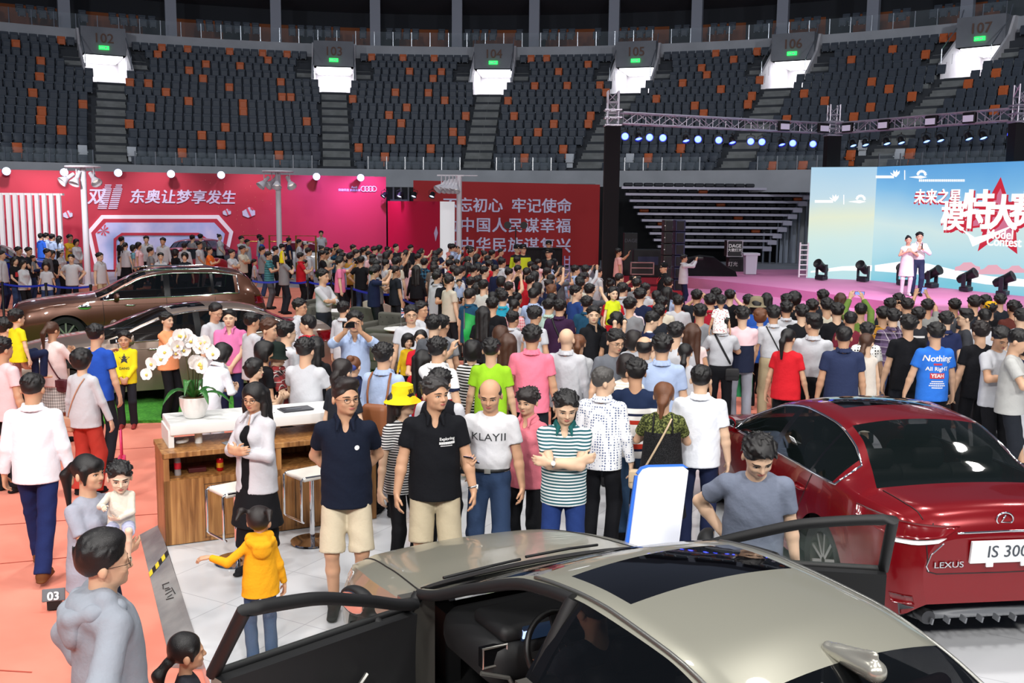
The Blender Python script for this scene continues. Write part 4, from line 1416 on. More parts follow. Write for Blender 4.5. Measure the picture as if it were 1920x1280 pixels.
def hand_prims(W, d, n, side, curl=.5, k=.008):
 """palm, four fingers of different length with two bends, thumb from the side of the palm"""
 d, n = unit(d), unit(n)
 n = unit(n - d * (n @ d))
 w = np.cross(d, n)                       # across the palm
 t = w if (np.cross(d, n) @ np.array([0, 0, 0]) or True) else w
 th = -w * side if True else w
 P = [cone(W - d * .01, W + d * .03, .026, .03, .012, None, (tuple(n), 1.5)),
   cone(W + d * .03 + w * .014, W + d * .085 + w * .017, .024, .022, .012, None, (tuple(n), 1.55)),
   cone(W + d * .03 - w * .014, W + d * .085 - w * .017, .024, .022, .012, None, (tuple(n), 1.55))]
 for i, L in enumerate((.062, .072, .067, .052)):
  o = W + d * (.092 - abs(i - 1.3) * .004) + th * (.030 - .02 * i)
  a1, a2 = curl * (.75 + .1 * i), curl * (1.7 + .1 * i)
  d1 = d * math.cos(a1) + n * math.sin(a1)
  d2 = d * math.cos(a2) + n * math.sin(a2)
  m = o + d1 * L * .52
  P += [cone(o - d * .012, m, .0093, .0085, k), cone(m, m + d2 * L * .5, .0085, .0072, .004)]
 o = W + d * .028 + th * .03
 m = o + unit(d * .75 + th * .65 + n * .35) * .042
 P += [cone(o - th * .01, m, .013, .0105, .01), cone(m, m + unit(d + th * .15 + n * .45) * .032, .0102, .0085, .006)]
 return P
def torso_prims(g, o=0.0, k=.05, straight=0.0):
 w, b, f = g.wide, g.belly, g.sex == 'f'
 sh = g.sh
 kk = 1 - .1 * min(g.kid, 1)
 P = [ell((0, .008, .94), ((.158 if f else .150) * w + o, (.112 if f else .104) * w + o, .115 + o), k),
   ell((0, .0 - b * .5, 1.09), ((.122 if f else .138) * w + o + straight * .02 + b * .5, .098 * w + o + b * .6 + straight * .012, .15 + o), k),
   ell((0, .006, 1.27), ((.138 if f else .158) * w * kk + o, .108 * w * kk + o, .155 + o), k),
   cone((-sh * .88, .014, g.shz - .012), (sh * .88, .014, g.shz - .012), .050 * kk + o, None, .03),
   cone((-sh * .42, .02, g.shz + .028), (sh * .42, .02, g.shz + .028), .043 * kk + o * .8, None, .035)]
 if f and not g.kid:
  for s in (1, -1):
   P.append(ell((s * .062, -.085, 1.265), (.056 + o, .045 + o, .052 + o), .04))
 return P
def neck_prims(g):
 top = g.pv + g.Rh @ V3((0, -.002, .05))
 r = (.052 if g.sex == 'f' else .058) * (1 - .1 * min(g.kid, 1))
 return [cone((0, .022, 1.40), top, r + .004, r, .03)]
def body_prims(g):
 P = torso_prims(g, -.006) + neck_prims(g)
 for s in (1, -1):
  S, E, W, d, n = g.J[s]
  a = g.arm_r
  P += [cone(S, E, .047 * a, .039 * a, .03), cone(E, E + (W - E) * .3, .039 * a, .040 * a, .02), cone(E + (W - E) * .3, W, .040 * a, .0265 * a, .02)]
  P += hand_prims(W + (W - E) * 0.02, d, n, s, g.curl if hasattr(g, 'curl') else .55)
  h, kn, an = g.L[s]
  P += [cone(h, kn, .083 * g.wide, .054, .04), cone(kn, kn + (an - kn) * .35, .05, .05, .02), cone(kn + (an - kn) * .35, an, .05, .036, .02),
    cone(an + (0, .01, -.03), an + (s * .015, -.15, -.055), .035, .026, .03)]
 P += scaled_head(g)
 return P
def scaled_head(g):
 out = []
 W = np.array((HEADW, 1.03, 1.0)) * g.hs
 for p in head_prims(g.sex):
  p = list(p)
  if p[0] == 'c':
   p[1], p[2], p[3], p[4] = p[1] * W, p[2] * W, p[3] * g.hs, p[4] * g.hs
  else:
   p[1], p[2] = p[1] * W, p[2] * W
  out.append(tuple(p))
 return xform(out, g.Rh, g.pv)
def top_prims(g, kind):
 """kind: tee polo long shirt (tucked long sleeves) blouse tank jacket hoodie dress vest"""
 o = {'tank': .008, 'jacket': .026, 'hoodie': .03}.get(kind, .014)
 P = torso_prims(g, o, .05, 1.0)
 tucked = g.tuck
 hem = .985 if tucked else {'jacket': .76, 'hoodie': .80, 'dress': .56, 'crop': .98}.get(kind, .815)
 if not tucked:
  y = .004
  P.append(cone((0, y, 1.16), (0, y + .004, hem - .05), (.145 if g.sex == 'f' else .152) * g.wide + o * .6 + g.belly * .4, (.186 if g.sex == 'f' else .180) * g.wide + o * .8 + g.belly * .3, .05, None, ((0, 1, 0), 1.24)))
  if kind == 'dress':
   P.append(cone((0, 0, 1.0), (0, 0, .5), .16, .23, .04, None, ((0, 1, 0), 1.15)))
 cuts = [((0, 0, hem), (0, 0, -1))]
 frac = {'tee': .62, 'polo': .62, 'shirtS': .7, 'blouse': .66, 'dress': .3, 'tank': 0, 'crop': .4, 'vest': 0}.get(kind, 9)
 for s in (1, -1):
  S, E, W, d, n = g.J[s]
  a = g.arm_r
  if frac == 0:
   continue
  loose = {'tee': 1.2, 'jacket': 1.3, 'hoodie': 1.35}.get(kind, 1.1)
  r1, r2 = .054 * a * loose ** .4 + .003, .050 * a * loose
  if frac < 2:
   q = S + (E - S) * frac
   P.append(cone(S, q + (E - S) * .12, r1, r2 + .004, .02, (q, E - S)))
  else:
   q = E + (W - E) * (.93 if not g.rolled else .35)
   P += [cone(S, E, r1, r2 * .98, .022), cone(E, q + (W - E) * .1, r2 * .98, r2 * (.74 if not g.rolled else .95), .02, (q, W - E))]
 if kind in ('polo', 'shirt', 'shirtS', 'long2', 'jacket'):
  P.append(sub((0, -.07, 1.43), (.03, .06, .07), .01))
 if kind == 'jacket' and g.sex == 'f':
  P.append(sub((0, -.19, 1.12), (.055, .13, .42), .012))
 if kind == 'hoodie':
  P += [ell((0, .095, 1.40), (.15, .075, .085), .03), cone((-.1, .03, 1.45), (.1, .03, 1.45), .055, None, .03), ell((0, .14, 1.33), (.10, .045, .085), .03)]
 if kind in ('tee', 'long', 'blouse', 'dress', 'tank', 'crop', 'vest'):
  P.append(sub((0, -.01, 1.475), (.066, .075, .05 if kind != 'tank' else .09), .01))
 return P, cuts
def collar_prims(g):
 P = []
 c = lambda a, r=.0, z=0: (math.sin(a) * (.067 + r), .018 + math.cos(a) * (.066 + r), 1.468 + z - .04 * max(0, -math.cos(a)))
 for i in range(10):
  a0, a1 = -2.5 + i * .5, -2.5 + (i + 1) * .5
  P += [cone(c(a0), c(a1), .010, None, .008), cone(c(a0, .014, -.016), c(a1, .014, -.016), .011, None, .01), cone(c(a0, .026, -.034), c(a1, .026, -.034), .009, None, .01)]
 for s in (1, -1):
  P += [cone((s * .07, .02, 1.475), (s * .048, -.078, 1.446), .015, None, .01), cone((s * .048, -.078, 1.446), (s * .06, -.118, 1.392), .018, .009, .012)]
 return P
def hood_prims(g):
 P = [ell((0, .155, 1.335), (.105, .05, .095), .02)]
 pts = [(.115, -.02, 1.425), (.12, .09, 1.42), (.06, .155, 1.39), (0, .165, 1.38)]
 for s in (1, -1):
  q = [(x * s, y, z) for x, y, z in pts]
  P += [cone(a, b, .038, None, .02) for a, b in zip(q, q[1:])]
 return P
def bottom_prims(g, kind):
 """kind: trousers jeans shorts skirt leggings wide"""
 P = [ell((0, .008, .945), ((.158 if g.sex == 'f' else .152) * g.wide + .012, (.112 if g.sex == 'f' else .106) * g.wide + .012, .12), .04),
   cone((0, 0, .93), (0, 0, 1.02), .143 * g.wide, .136 * g.wide + g.belly * .3, .04, None, ((0, 1, 0), 1.4))]
 cuts = [((0, 0, 1.015), (0, 0, 1))]
 if kind == 'skirt':
  P.append(cone((0, 0, .95), (0, 0, .40), .15, .26, .05, None, ((0, 1, 0), 1.2)))
  cuts.append(((0, 0, .46), (0, 0, -1)))
  return P, cuts
 for s in (1, -1):
  h, kn, an = g.L[s]
  k1, k2, k3 = {'shorts': (.088, .092, .09), 'leggings': (.082, .063, .05), 'wide': (.09, .09, .10)}.get(kind, (.086, .072, .066))
  k1 *= g.wide
  if kind == 'shorts':
   q = h + (kn - h) * .98
   P.append(cone(h, kn + (kn - h) * .1, k1, k2, .035, (q, kn - h)))
  else:
   P += [cone(h, kn, k1, k2, .035), cone(kn, an + (an - kn) * .1, k2, k3, .02, (an + (0, 0, -.03 if kind != 'leggings' else .0), an - kn), None)]
 return P, cuts
def shoe_prims(g, s):
 an = g.L[s][2]
 o = V3((an[0], an[1], max(0.0, an[2] - .085)))
 return [cone(o + (0, .03, .04), o + (s * .012, -.15, .034), .043, .035, .03), cone(o + (0, .02, .05), o + (0, .015, .09), .045, .043, .03),
   cone(o + (0, .045, .012), o + (s * .012, -.17, .012), .044, .04, .01, None, ((0, 0, 1), 2.6))], [(o + (0, 0, 0), (0, 0, -1)), (o + (0, 0, .105), (0, 0, 1))]
# ---- hair, in head space
def tufts(n, seed, lo, hi, ln, r, fwd, back=False):
 """locks lying on the skull, combed forwards or outwards"""
 rnd, out = random.Random(seed), []
 for _ in range(n):
  t, ph = math.acos(1 - rnd.uniform(lo, hi)), rnd.uniform(0, 2 * PI)
  d = V3((math.sin(t) * math.cos(ph), math.sin(t) * math.sin(ph), math.cos(t)))
  c = V3((0, .006, .13)) + d * (.083, .102, .099)
  if c[1] < -.05 and c[2] < .178 or c[2] < .03 + .62 * max(0, .09 - c[1]):
   continue
  tan = V3(fwd) + V3((rnd.uniform(-.3, .3), rnd.uniform(-.25, .25), 0))
  tan = unit(tan - d * (tan @ d) + d * .3)
  out.append(cone(c, c + tan * ln * rnd.uniform(.7, 1.2), r, r * .35, .008))
 return out
def hair_prims(style):
 face = sub((0, -.128, .075), (.068, .085, .105), .012)
 cap = lambda a=0.0: ell((0, .008, .13), (.084 + a, .104 + a, .1 + a), .02)
 low = ((0, .09, .032), (0, -.62, -1))
 P, cuts, wr = [cap()], [low], .0022
 if style == 'crew':
  P = [ell((0, .006, .13), (.0805, .1, .098), .02), ell((0, -.012, .188), (.06, .08, .034), .03), face] + tufts(150, 7, .0, .9, .016, .007, (0, -.3, .8))
 elif style == 'short':
  P = [cap(-.001), ell((0, -.012, .184), (.06, .085, .043), .03), face] + tufts(150, 2, .0, .95, .045, .0095, (.25, -1, .1))
  wr = .002
 elif style == 'quiff':
  P = [ell((0, .008, .128), (.0815, .1, .098), .02), ell((.01, -.045, .208), (.062, .062, .036), .03, R=rotx(-.25)), ell((0, .0, .2), (.068, .08, .04), .03), face] + tufts(70, 4, .0, .7, .045, .011, (.5, -.9, .5))
  wr = .002
 elif style == 'spiky':
  P = [cap(.004), ell((0, -.01, .2), (.074, .09, .05), .03), face]
  P += tufts(230, 5, .0, .98, .036, .0085, (0, -.35, .9))
  wr = .002
 elif style == 'bowl':
  P = [cap(.004), ell((0, -.03, .17), (.077, .083, .052), .03), sub((0, -.128, .05), (.068, .08, .092), .01)] + tufts(110, 6, .0, 1.0, .045, .011, (.3, -.8, -.3))
  cuts = [((0, .09, .03), (0, -.45, -1))]
  wr = .003
 elif style == 'bald_sides':
  P = [ell((0, .012, .115), (.0815, .1, .085), .02), sub((0, -.05, .215), (.075, .13, .075), .01), face]
 elif style == 'receding':
  P = [ell((0, .008, .13), (.081, .101, .098), .02), sub((0, -.1, .2), (.062, .09, .07), .012), face]
 elif style == 'bob':
  P = [cap(.012), ell((0, -.035, .175), (.078, .075, .05), .03), ell((0, .045, .06), (.092, .068, .1), .03), cone((.078, .0, .12), (.078, .005, .01), .03, .022), cone((-.078, .0, .12), (-.078, .005, .01), .03, .022),
    sub((0, -.12, .04), (.066, .085, .1), .012)]
  cuts = [((0, 0, -.03), (0, 0, -1))]
  wr = .003
 elif style == 'wavy':
  P = [cap(.016), ell((0, .04, .075), (.096, .075, .095), .03), ell((0, -.03, .19), (.078, .08, .045), .03), sub((0, -.12, .045), (.066, .082, .1), .012)]
  rnd = random.Random(9)
  for i in range(46):
   t, ph = rnd.uniform(.1, 1.9), rnd.uniform(0, 2 * PI)
   c = V3((math.sin(t) * math.cos(ph) * .095, .012 + math.sin(t) * math.sin(ph) * .112, .125 + math.cos(t) * .105))
   if c[1] > -.05:
    P.append(ell(c, (.022, .022, .022), .012))
  cuts = [((0, 0, -.015), (0, -.3, -1))]
 elif style in ('long', 'longfront'):
  P = [cap(.008), cone((.06, .06, .12), (.07, .085, -.30), .05, .034), cone((-.06, .06, .12), (-.07, .085, -.30), .05, .034), cone((0, .085, .12), (0, .10, -.33), .055, .036),
    cone((.078, .0, .13), (.082, .0, .0), .026, .026), cone((-.078, .0, .13), (-.082, .0, .0), .026, .026), sub((0, -.125, .05), (.062, .085, .105), .012)]
  if style == 'longfront':
   P += [cone((.08, .0, .02), (.085, -.075, -.30), .03, .022), cone((-.08, .0, .02), (-.09, -.05, -.3), .03, .022)]
  cuts = []
  wr = .003
 elif style in ('ponytail', 'lowpony', 'fringepony'):
  y, z = (.115, .135) if style != 'lowpony' else (.105, .05)
  P = [ell((0, .008, .13), (.082, .102, .099), .02), ell((0, y - .01, z), (.03, .028, .028), .02), cone((0, y, z), (0, y + .055, z - .07), .026, .036, .02), cone((0, y + .055, z - .07), (.005, y + .045, z - .30), .036, .014, .02),
    cone((.076, -.02, .13), (.076, -.02, .07), .014, .008), cone((-.076, -.02, .13), (-.076, -.02, .07), .014, .008), face]
  if style == 'fringepony':
   P += [ell((0, -.07, .15), (.062, .04, .05), .02), cone((.07, -.03, .13), (.072, -.035, .03), .018, .008), cone((-.07, -.03, .13), (-.072, -.035, .03), .018, .008)]
   P.remove(face)
   P.append(sub((0, -.135, .03), (.066, .08, .085), .01))
  cuts = []
  P.append(sub((0, .02, -.02), (.08, .085, .075), .01))
  wr = .0025
 elif style == 'bun':
  P = [ell((0, .008, .13), (.082, .102, .099), .02), ell((0, .085, .205), (.042, .042, .04), .012), face]
 elif style == 'messybun':
  P = [cap(.004), ell((0, .1, .06), (.05, .04, .06), .02), cone((.01, .12, .04), (.02, .12, -.1), .035, .015), face]
  cuts = []
  P.append(sub((0, .0, -.03), (.08, .07, .08), .01))
  wr = .005
 elif style == 'kidtails':
  P = [cap(.002), cone((.06, .05, .19), (.10, .09, .21), .014, .022), cone((.10, .09, .21), (.12, .14, .15), .022, .01), cone((-.06, .05, .19), (-.10, .09, .21), .014, .022), cone((-.1, .09, .21), (-.12, .14, .15), .022, .01),
    ell((0, -.06, .16), (.062, .045, .045), .02), sub((0, -.135, .03), (.066, .08, .09), .01)]
  cuts = [((0, .09, .0), (0, -.4, -1))]
 return P, cuts, wr
_HAIR = {}
def hair_mesh(style, step):
 key = (style, step)
 if key not in _HAIR:
  P, cuts, wr = hair_prims(style)
  _HAIR[key] = np_mesh('hair_' + style, *surface(P, step, wrinkle=wr if step < .008 else wr * .6, cuts=cuts, seed=3), mats=[M_hair])
 return _HAIR[key]
def hat_mesh(kind):
 key = ('hat', kind)
 if key in _HAIR:
  return _HAIR[key]
 b = MB()
 if kind == 'bucket':
  b.lathe([(0, .262), (.06, .26), (.088, .245), (.096, .17), (.11, .135), (.155, .098), (.158, .094), (.108, .128), (.09, .16), (.0, .2)], (0, .005, 0), 28)
 elif kind == 'cloche':
  b.lathe([(0, .27), (.05, .266), (.09, .24), (.105, .16), (.115, .11), (.15, .085), (.15, .08), (.11, .1), (.0, .2)], (0, .005, 0), 28)
 elif kind == 'cap':
  b.lathe([(0, .245), (.05, .24), (.082, .21), (.094, .165), (.096, .13), (.09, .13), (.0, .2)], (0, .006, 0), 24)
  vs, n = [], 13
  for i in range(n):
   a = PI * (i / (n - 1))
   vs.append((math.cos(a) * .088, -.02 - math.sin(a) * .06, .135))
   vs.append((math.cos(a) * .09, -.03 - math.sin(a) * .13, .122))
  vs2 = [(x, y, z - .006) for x, y, z in vs]
  o = len(vs)
  fs = []
  for i in range(n - 1):
   fs += [(2 * i, 2 * i + 1, 2 * i + 3, 2 * i + 2), (o + 2 * i, o + 2 * i + 2, o + 2 * i + 3, o + 2 * i + 1), (2 * i + 1, o + 2 * i + 1, o + 2 * i + 3, 2 * i + 3)]
  b.add(vs + vs2, fs)
 me = b.mesh('hat_' + kind, [M_cloth], 50)
 _HAIR[key] = me
 return me
# ---- materials of the wardrobe
def tinted(name, rough, bump, sheen=0.0, spec=.5):
 """one material whose colour is each object's own colour"""
 m = mat(name, '#808080', rough, bump=bump, sheen=sheen, spec=spec)
 n = N(m)
 n.link(n.new('ObjectInfo').outputs['Color'], n.b.inputs['Base Color'])
 return m
M_cloth = tinted('cloth', .88, (38, .18), 0, .22)
M_skin = tinted('skin', .5, None, 0, .35)
M_hair = tinted('hair_strands', .42, (260, .25))
SKIN = [lin(c) for c in ('#d2a98b', '#dcb89b', '#c79a7b', '#e4c6ae')]
HAIRM = {k: lin(c) for k, c in (('black', '#0e0c0d'), ('dark', '#1c1413'), ('brown', '#472a1a'), ('auburn', '#6a4026'), ('grey', '#2c2a2a'), ('salt', '#4a4846'))}
M_eye = mat('eye_white', '#d9d2cc', .25)
M_iris = mat('eye_dark', '#120c0a', .15)
M_brow = mat('brow_dark', '#1d1512', .8)
M_lip = mat('lip', '#b0625a', .45)
M_soleb = mat('shoe_black', '#141416', .5)
CLOTH = {}
def cloth(spec):
 """plain colour '#rrggbb' or a pattern: stripes:a,b,period,share  blocks:z1,a,z2,b,c  plaid:a,b  dots:a,b"""
 if spec in CLOTH:
  return CLOTH[spec]
 if spec.startswith('#'):
  m = lin(spec)
 else:
  kind, arg = spec.split(':')
  a = arg.split(',')
  m = mat('cloth_' + kind + '_%d' % len(CLOTH), '#888888', .88, spec=.22)
  n = N(m)
  x, y, z = n.sep(n.obj())
  if kind == 'stripes':
   f = n.math('FRACT', n.math('DIVIDE', z, float(a[2])))
   c = n.mix(n.math('LESS_THAN', f, float(a[3])), a[1], a[0])
  elif kind == 'vstripes':
   f = n.math('FRACT', n.math('DIVIDE', n.math('ADD', x, n.math('MULTIPLY', y, .3)), float(a[2])))
   c = n.mix(n.math('LESS_THAN', f, float(a[3])), a[1], a[0])
  elif kind == 'plaid':
   p = float(a[2])
   f1 = n.math('LESS_THAN', n.math('FRACT', n.math('DIVIDE', z, p)), .45)
   f2 = n.math('LESS_THAN', n.math('FRACT', n.math('DIVIDE', n.math('ADD', x, y), p)), .45)
   g1 = n.math('LESS_THAN', n.math('FRACT', n.math('DIVIDE', n.math('ADD', z, .012), p)), .08)
   g2 = n.math('LESS_THAN', n.math('FRACT', n.math('DIVIDE', n.math('ADD', n.math('ADD', x, y), .012), p)), .08)
   c = n.mix(n.math('MULTIPLY', n.math('ADD', f1, f2), .5), a[0], a[1])
   c = n.mix(n.math('MULTIPLY', n.math('MAXIMUM', g1, g2), .7), c, a[3] if len(a) > 3 else '#d8d4d0')
  elif kind == 'dots':
   v = n.new('TexVoronoi', i_Scale=float(a[2]), i_Randomness=.25 if len(a) < 4 else float(a[3]))
   n.link(n.obj(), v.inputs['Vector'])
   c = n.mix(n.math('LESS_THAN', v.outputs['Distance'], .32), a[0], a[1])
  elif kind == 'blocks':
   stops = [(0.0, a[0])]
   for i in range(1, len(a), 2):
    stops.append((float(a[i]) / 2, a[i + 1]))
   c = n.ramp(n.math('DIVIDE', z, 2.0), stops, True)
  elif kind == 'speckle':
   t = n.new('TexNoise', i_Scale=float(a[2]), i_Detail=2)
   n.link(n.obj(), t.inputs['Vector'])
   c = n.ramp(t.outputs['Fac'], ((.45, a[0]), (.62, a[1])))
  n.link(c, n.b.inputs['Base Color'])
 CLOTH[spec] = m
 return m
_FACE = {}
def face_meshes():
 if _FACE:
  return _FACE
 Pm, Qm = surface(head_prims('m'), .004)
 bv = BVHTree.FromPolygons([Vector(p) for p in Pm], [tuple(q) for q in Qm])
 def ys(x, z):
  h = bv.ray_cast(Vector((x, -.3, z)), Vector((0, 1, 0)))
  return h[0].y if h[0] else -.09
 for s, nm in ((1, 'L'), (-1, 'R')):
  x0 = s * .031
  y0 = ys(x0, .091)
  b = MB().ball((x0, y0 + .003, .091), (.0145, .0075, .0062), 14, 0).ball((x0, y0 - .0005, .091), (.0066, .0055, .0058), 10, 1)
  b.tube([(x0 - .016, ys(x0 - .016, .093) + .0, .092), (x0 - .006, y0 - .0035, .0975), (x0 + .006, y0 - .0035, .0975), (x0 + .016, ys(x0 + .016, .093), .092)], .0022, 6, 1)
  _FACE['eye' + nm] = b.mesh('eye', [M_eye, M_iris], True)
  pts = []
  for t in np.linspace(-.02, .022, 5):
   x = x0 + s * t
   z = .1135 + .004 * (1 - (t / .022) ** 2)
   pts.append((x, ys(x, z) + .001, z))
  _FACE['brow' + nm] = MB().tube(pts, [.002, .0042, .0046, .0038, .0015], 6).mesh('eyebrow', [M_brow], True)
 b = MB()
 up = [(x, ys(x, .0365) - .0005, .0355 + .0012 * math.cos(x * 200)) for x in np.linspace(-.021, .021, 7)]
 dn = [(x, ys(x, .029) - .0005, .029) for x in np.linspace(-.017, .017, 7)]
 b.tube(up, [.001, .003, .0038, .0036, .0038, .003, .001], 6).tube(dn, [.001, .0035, .0045, .005, .0045, .0035, .001], 6)
 _FACE['mouth'] = b.mesh('mouth', [M_lip], True)
 g = MB()
 for s in (1, -1):
  pts = [(s * .032 + .021 * math.cos(a), -.1085 + .004 * abs(math.cos(a)), .09 + .017 * math.sin(a)) for a in np.linspace(0, 2 * PI, 17)[:-1]]
  g.tube(pts, .0014, 6, closed=True)
  g.tube([(s * .053, -.104, .095), (s * .074, -.08, .096), (s * .079, .01, .092)], .0014, 6)
 g.tube([(-.011, -.112, .094), (0, -.116, .097), (.011, -.112, .094)], .0014, 6)
 _FACE['glasses'] = g.mesh('glasses', [mat('glasses_frame', '#1b1a1c', .3, .6)], True)
 return _FACE
_BODY = {}
def mesh_for(key, g, prims, cuts, step, fine, wr):
 if key in _BODY:
  return _BODY[key]
 P, Q = surface(prims, step, fine, wr, cuts, seed=len(_BODY))
 P = g.bend(P)
 me = np_mesh(key[0], P, Q, [M_skin if key[0] == 'person_body' else M_cloth])
 _BODY[key] = me
 return me
def child(name, me, parent, m, M=None):
 o = bpy.data.objects.new(name, me)
 COL.objects.link(o)
 o.parent = parent
 if M is not None:
  o.matrix_local = M
 if isinstance(m, tuple):
  o.color = m
 elif m is not None:
  key = ('var', me.name, m.name)
  if key not in _BODY:
   _BODY[key] = me.copy()
   _BODY[key].materials[0] = m
  o.data = _BODY[key]
 return o
TOPNAME = {'tee': 't_shirt', 'polo': 'polo_shirt', 'long': 'long_sleeve_top', 'shirt': 'shirt', 'shirtS': 'shirt', 'blouse': 'blouse', 'tank': 'tank_top', 'jacket': 'jacket', 'hoodie': 'hoodie', 'dress': 'dress', 'crop': 't_shirt', 'long2': 'jacket', 'vest': 'vest'}
FIGS = {}
def person(loc, H, yaw, label, sex='m', arms=('down', 'down'), stance='stand', head=(0, 0), hair=('short', 'black'), top=('tee', '#ffffff'), bottom=('trousers', '#20222a'), shoes='#17171a',
   skin=0, wide=1.0, belly=0.0, kid=0.0, lean=0.0, step=.011, face=False, glasses=False, tuck=False, rolled=False, hat=None, group=None, feet=True, cat='person', curl=.55, tilt=0.0, collar=None):
 key = (sex, arms, stance, head, wide, belly, kid, lean, step, tuck, rolled, curl, tilt)
 if key not in FIGS:
  g = Fig(sex, arms[0], arms[1], stance, head[0], head[1], wide, belly, kid, lean, tilt)
  g.tuck, g.rolled, g.curl = tuck, rolled, curl
  FIGS[key] = g
 g = FIGS[key]
 bk = ('person_body',) + key[:9] + (curl, tilt)
 fs = .007 if step < .01 else (.0102 if step < .0145 else step * .75)
 fine = ((-.1, .1, min(step, fs)), None, (1.49, 1.76, min(step, fs)))
 body = link('person', mesh_for(bk, g, body_prims(g), [((0, 0, 0.0), (0, 0, -1))], step, fine, 0.0))
 body.color = SKIN[skin]
 body.location = loc
 body.rotation_euler = (0, 0, math.radians(yaw))
 s = H / 1.722
 body.scale = (s, s, s)
 tag(body, label, cat, group)
 cs = max(step, .009) if step <= .008 else step
 tk, tc = top
 if tk:
  P, cuts = top_prims(g, tk)
  child(TOPNAME[tk], mesh_for((TOPNAME[tk], tk) + key, g, P, cuts, cs, (None, None, None), .0022 if step <= .008 else .0015), body, cloth(tc))
  if tk in ('polo', 'shirt', 'shirtS', 'jacket', 'long2'):
   child('collar', mesh_for(('collar',) + key, g, collar_prims(g), (), max(.007, step * .8), (None, None, None), 0), body, cloth(collar or tc))
  if tk == 'hoodie':
   child('hood', mesh_for(('hood',) + key, g, hood_prims(g), (), .009, (None, None, None), .002), body, cloth(collar or tc))
 bk_, bc = bottom
 if bk_ and tk != 'dress2':
  P, cuts = bottom_prims(g, bk_)
  child({'jeans': 'jeans', 'shorts': 'shorts', 'skirt': 'skirt', 'leggings': 'leggings'}.get(bk_, 'trousers'), mesh_for((bk_,) + (sex, stance, wide, belly, kid, lean, step), g, P, cuts, cs, (None, None, None), .002), body, cloth(bc))
 if feet:
  for sd in (1, -1):
   P, cuts = shoe_prims(g, sd)
   child('shoe', mesh_for(('shoe', sd, stance, sex, kid, step), g, P, cuts, max(.009, step), (None, None, None), 0), body, lin(shoes))
 HM = g.head_matrix()
 if hair and hair[0]:
  child('hair', hair_mesh(hair[0], .008 if step < .013 else .012), body, HAIRM[hair[1]], HM)
 if hat:
  child('hat', hat_mesh(hat[0]), body, cloth(hat[1]), HM)
 if face or glasses:
  fm = face_meshes()
  if face:
   for nm, k in (('eye', 'eyeL'), ('eye', 'eyeR'), ('eyebrow', 'browL'), ('eyebrow', 'browR'), ('mouth', 'mouth')):
    child(nm, fm[k], body, None, HM)
  if glasses:
   child('glasses', fm['glasses'], body, None, HM)
 body['_fig'] = 0
 del body['_fig']
 return body, g
def decal(body_mesh_obj, parent, name, me, m, depth_dir, lift=.004):
 """lettering or a badge laid onto a garment: each vertex is dropped along depth_dir onto its surface"""
 src = body_mesh_obj.data
 bv = BVHTree.FromPolygons([v.co.copy() for v in src.vertices], [tuple(p.vertices) for p in src.polygons])
 d = Vector(depth_dir).normalized()
 for v in me.vertices:
  h = bv.ray_cast(v.co - d * .6, d)
  if h[0] is not None:
   v.co = h[0] - d * lift
 me.materials.clear()
 me.materials.append(m)
 o = link(name, me, parent)
 return o
# ------------------------------------------------------------------ cars
def pchip(tab):
 x = np.array([a for a, b in tab], float)
 y = np.array([b for a, b in tab], float)
 h, d = np.diff(x), np.diff(y) / np.diff(x)
 m = np.zeros(len(x))
 for i in range(1, len(x) - 1):
  if d[i - 1] * d[i] > 0:
   w1, w2 = 2 * h[i] + h[i - 1], h[i] + 2 * h[i - 1]
   m[i] = (w1 + w2) / (w1 / d[i - 1] + w2 / d[i])
 m[0], m[-1] = d[0], d[-1]
 def f(s):
  s = min(max(s, x[0]), x[-1])
  i = min(int(np.searchsorted(x, s, side='right')) - 1, len(x) - 2)
  t = (s - x[i]) / h[i]
  return float((2 * t**3 - 3 * t**2 + 1) * y[i] + (t**3 - 2 * t**2 + t) * h[i] * m[i] + (-2 * t**3 + 3 * t**2) * y[i + 1] + (t**3 - t**2) * h[i] * m[i + 1])
 return f
M_glass = mat('car_glass', '#0b0f12', .04, alpha=.62, spec=.6)
M_glassc = mat('door_glass', '#a8c0b4', .03, alpha=.16, spec=.5)
M_glassd = mat('dark_roof_glass', '#030305', .04, coat=.6)
M_tyre = mat('tyre', '#141416', .8)
M_trimk = mat('gloss_black', '#0c0c0e', .2)
M_rubber = mat('rubber_black', '#101113', .6)
M_inter = mat('interior_black', '#131416', .6)
M_tail = mat('tail_red', '#6e040c', .15, coat=.8)
M_head = mat('headlamp', '#d8dde2', .08, .4, coat=.8)
M_silvertrim = mat('satin_trim', '#b9b8b2', .3, .9)
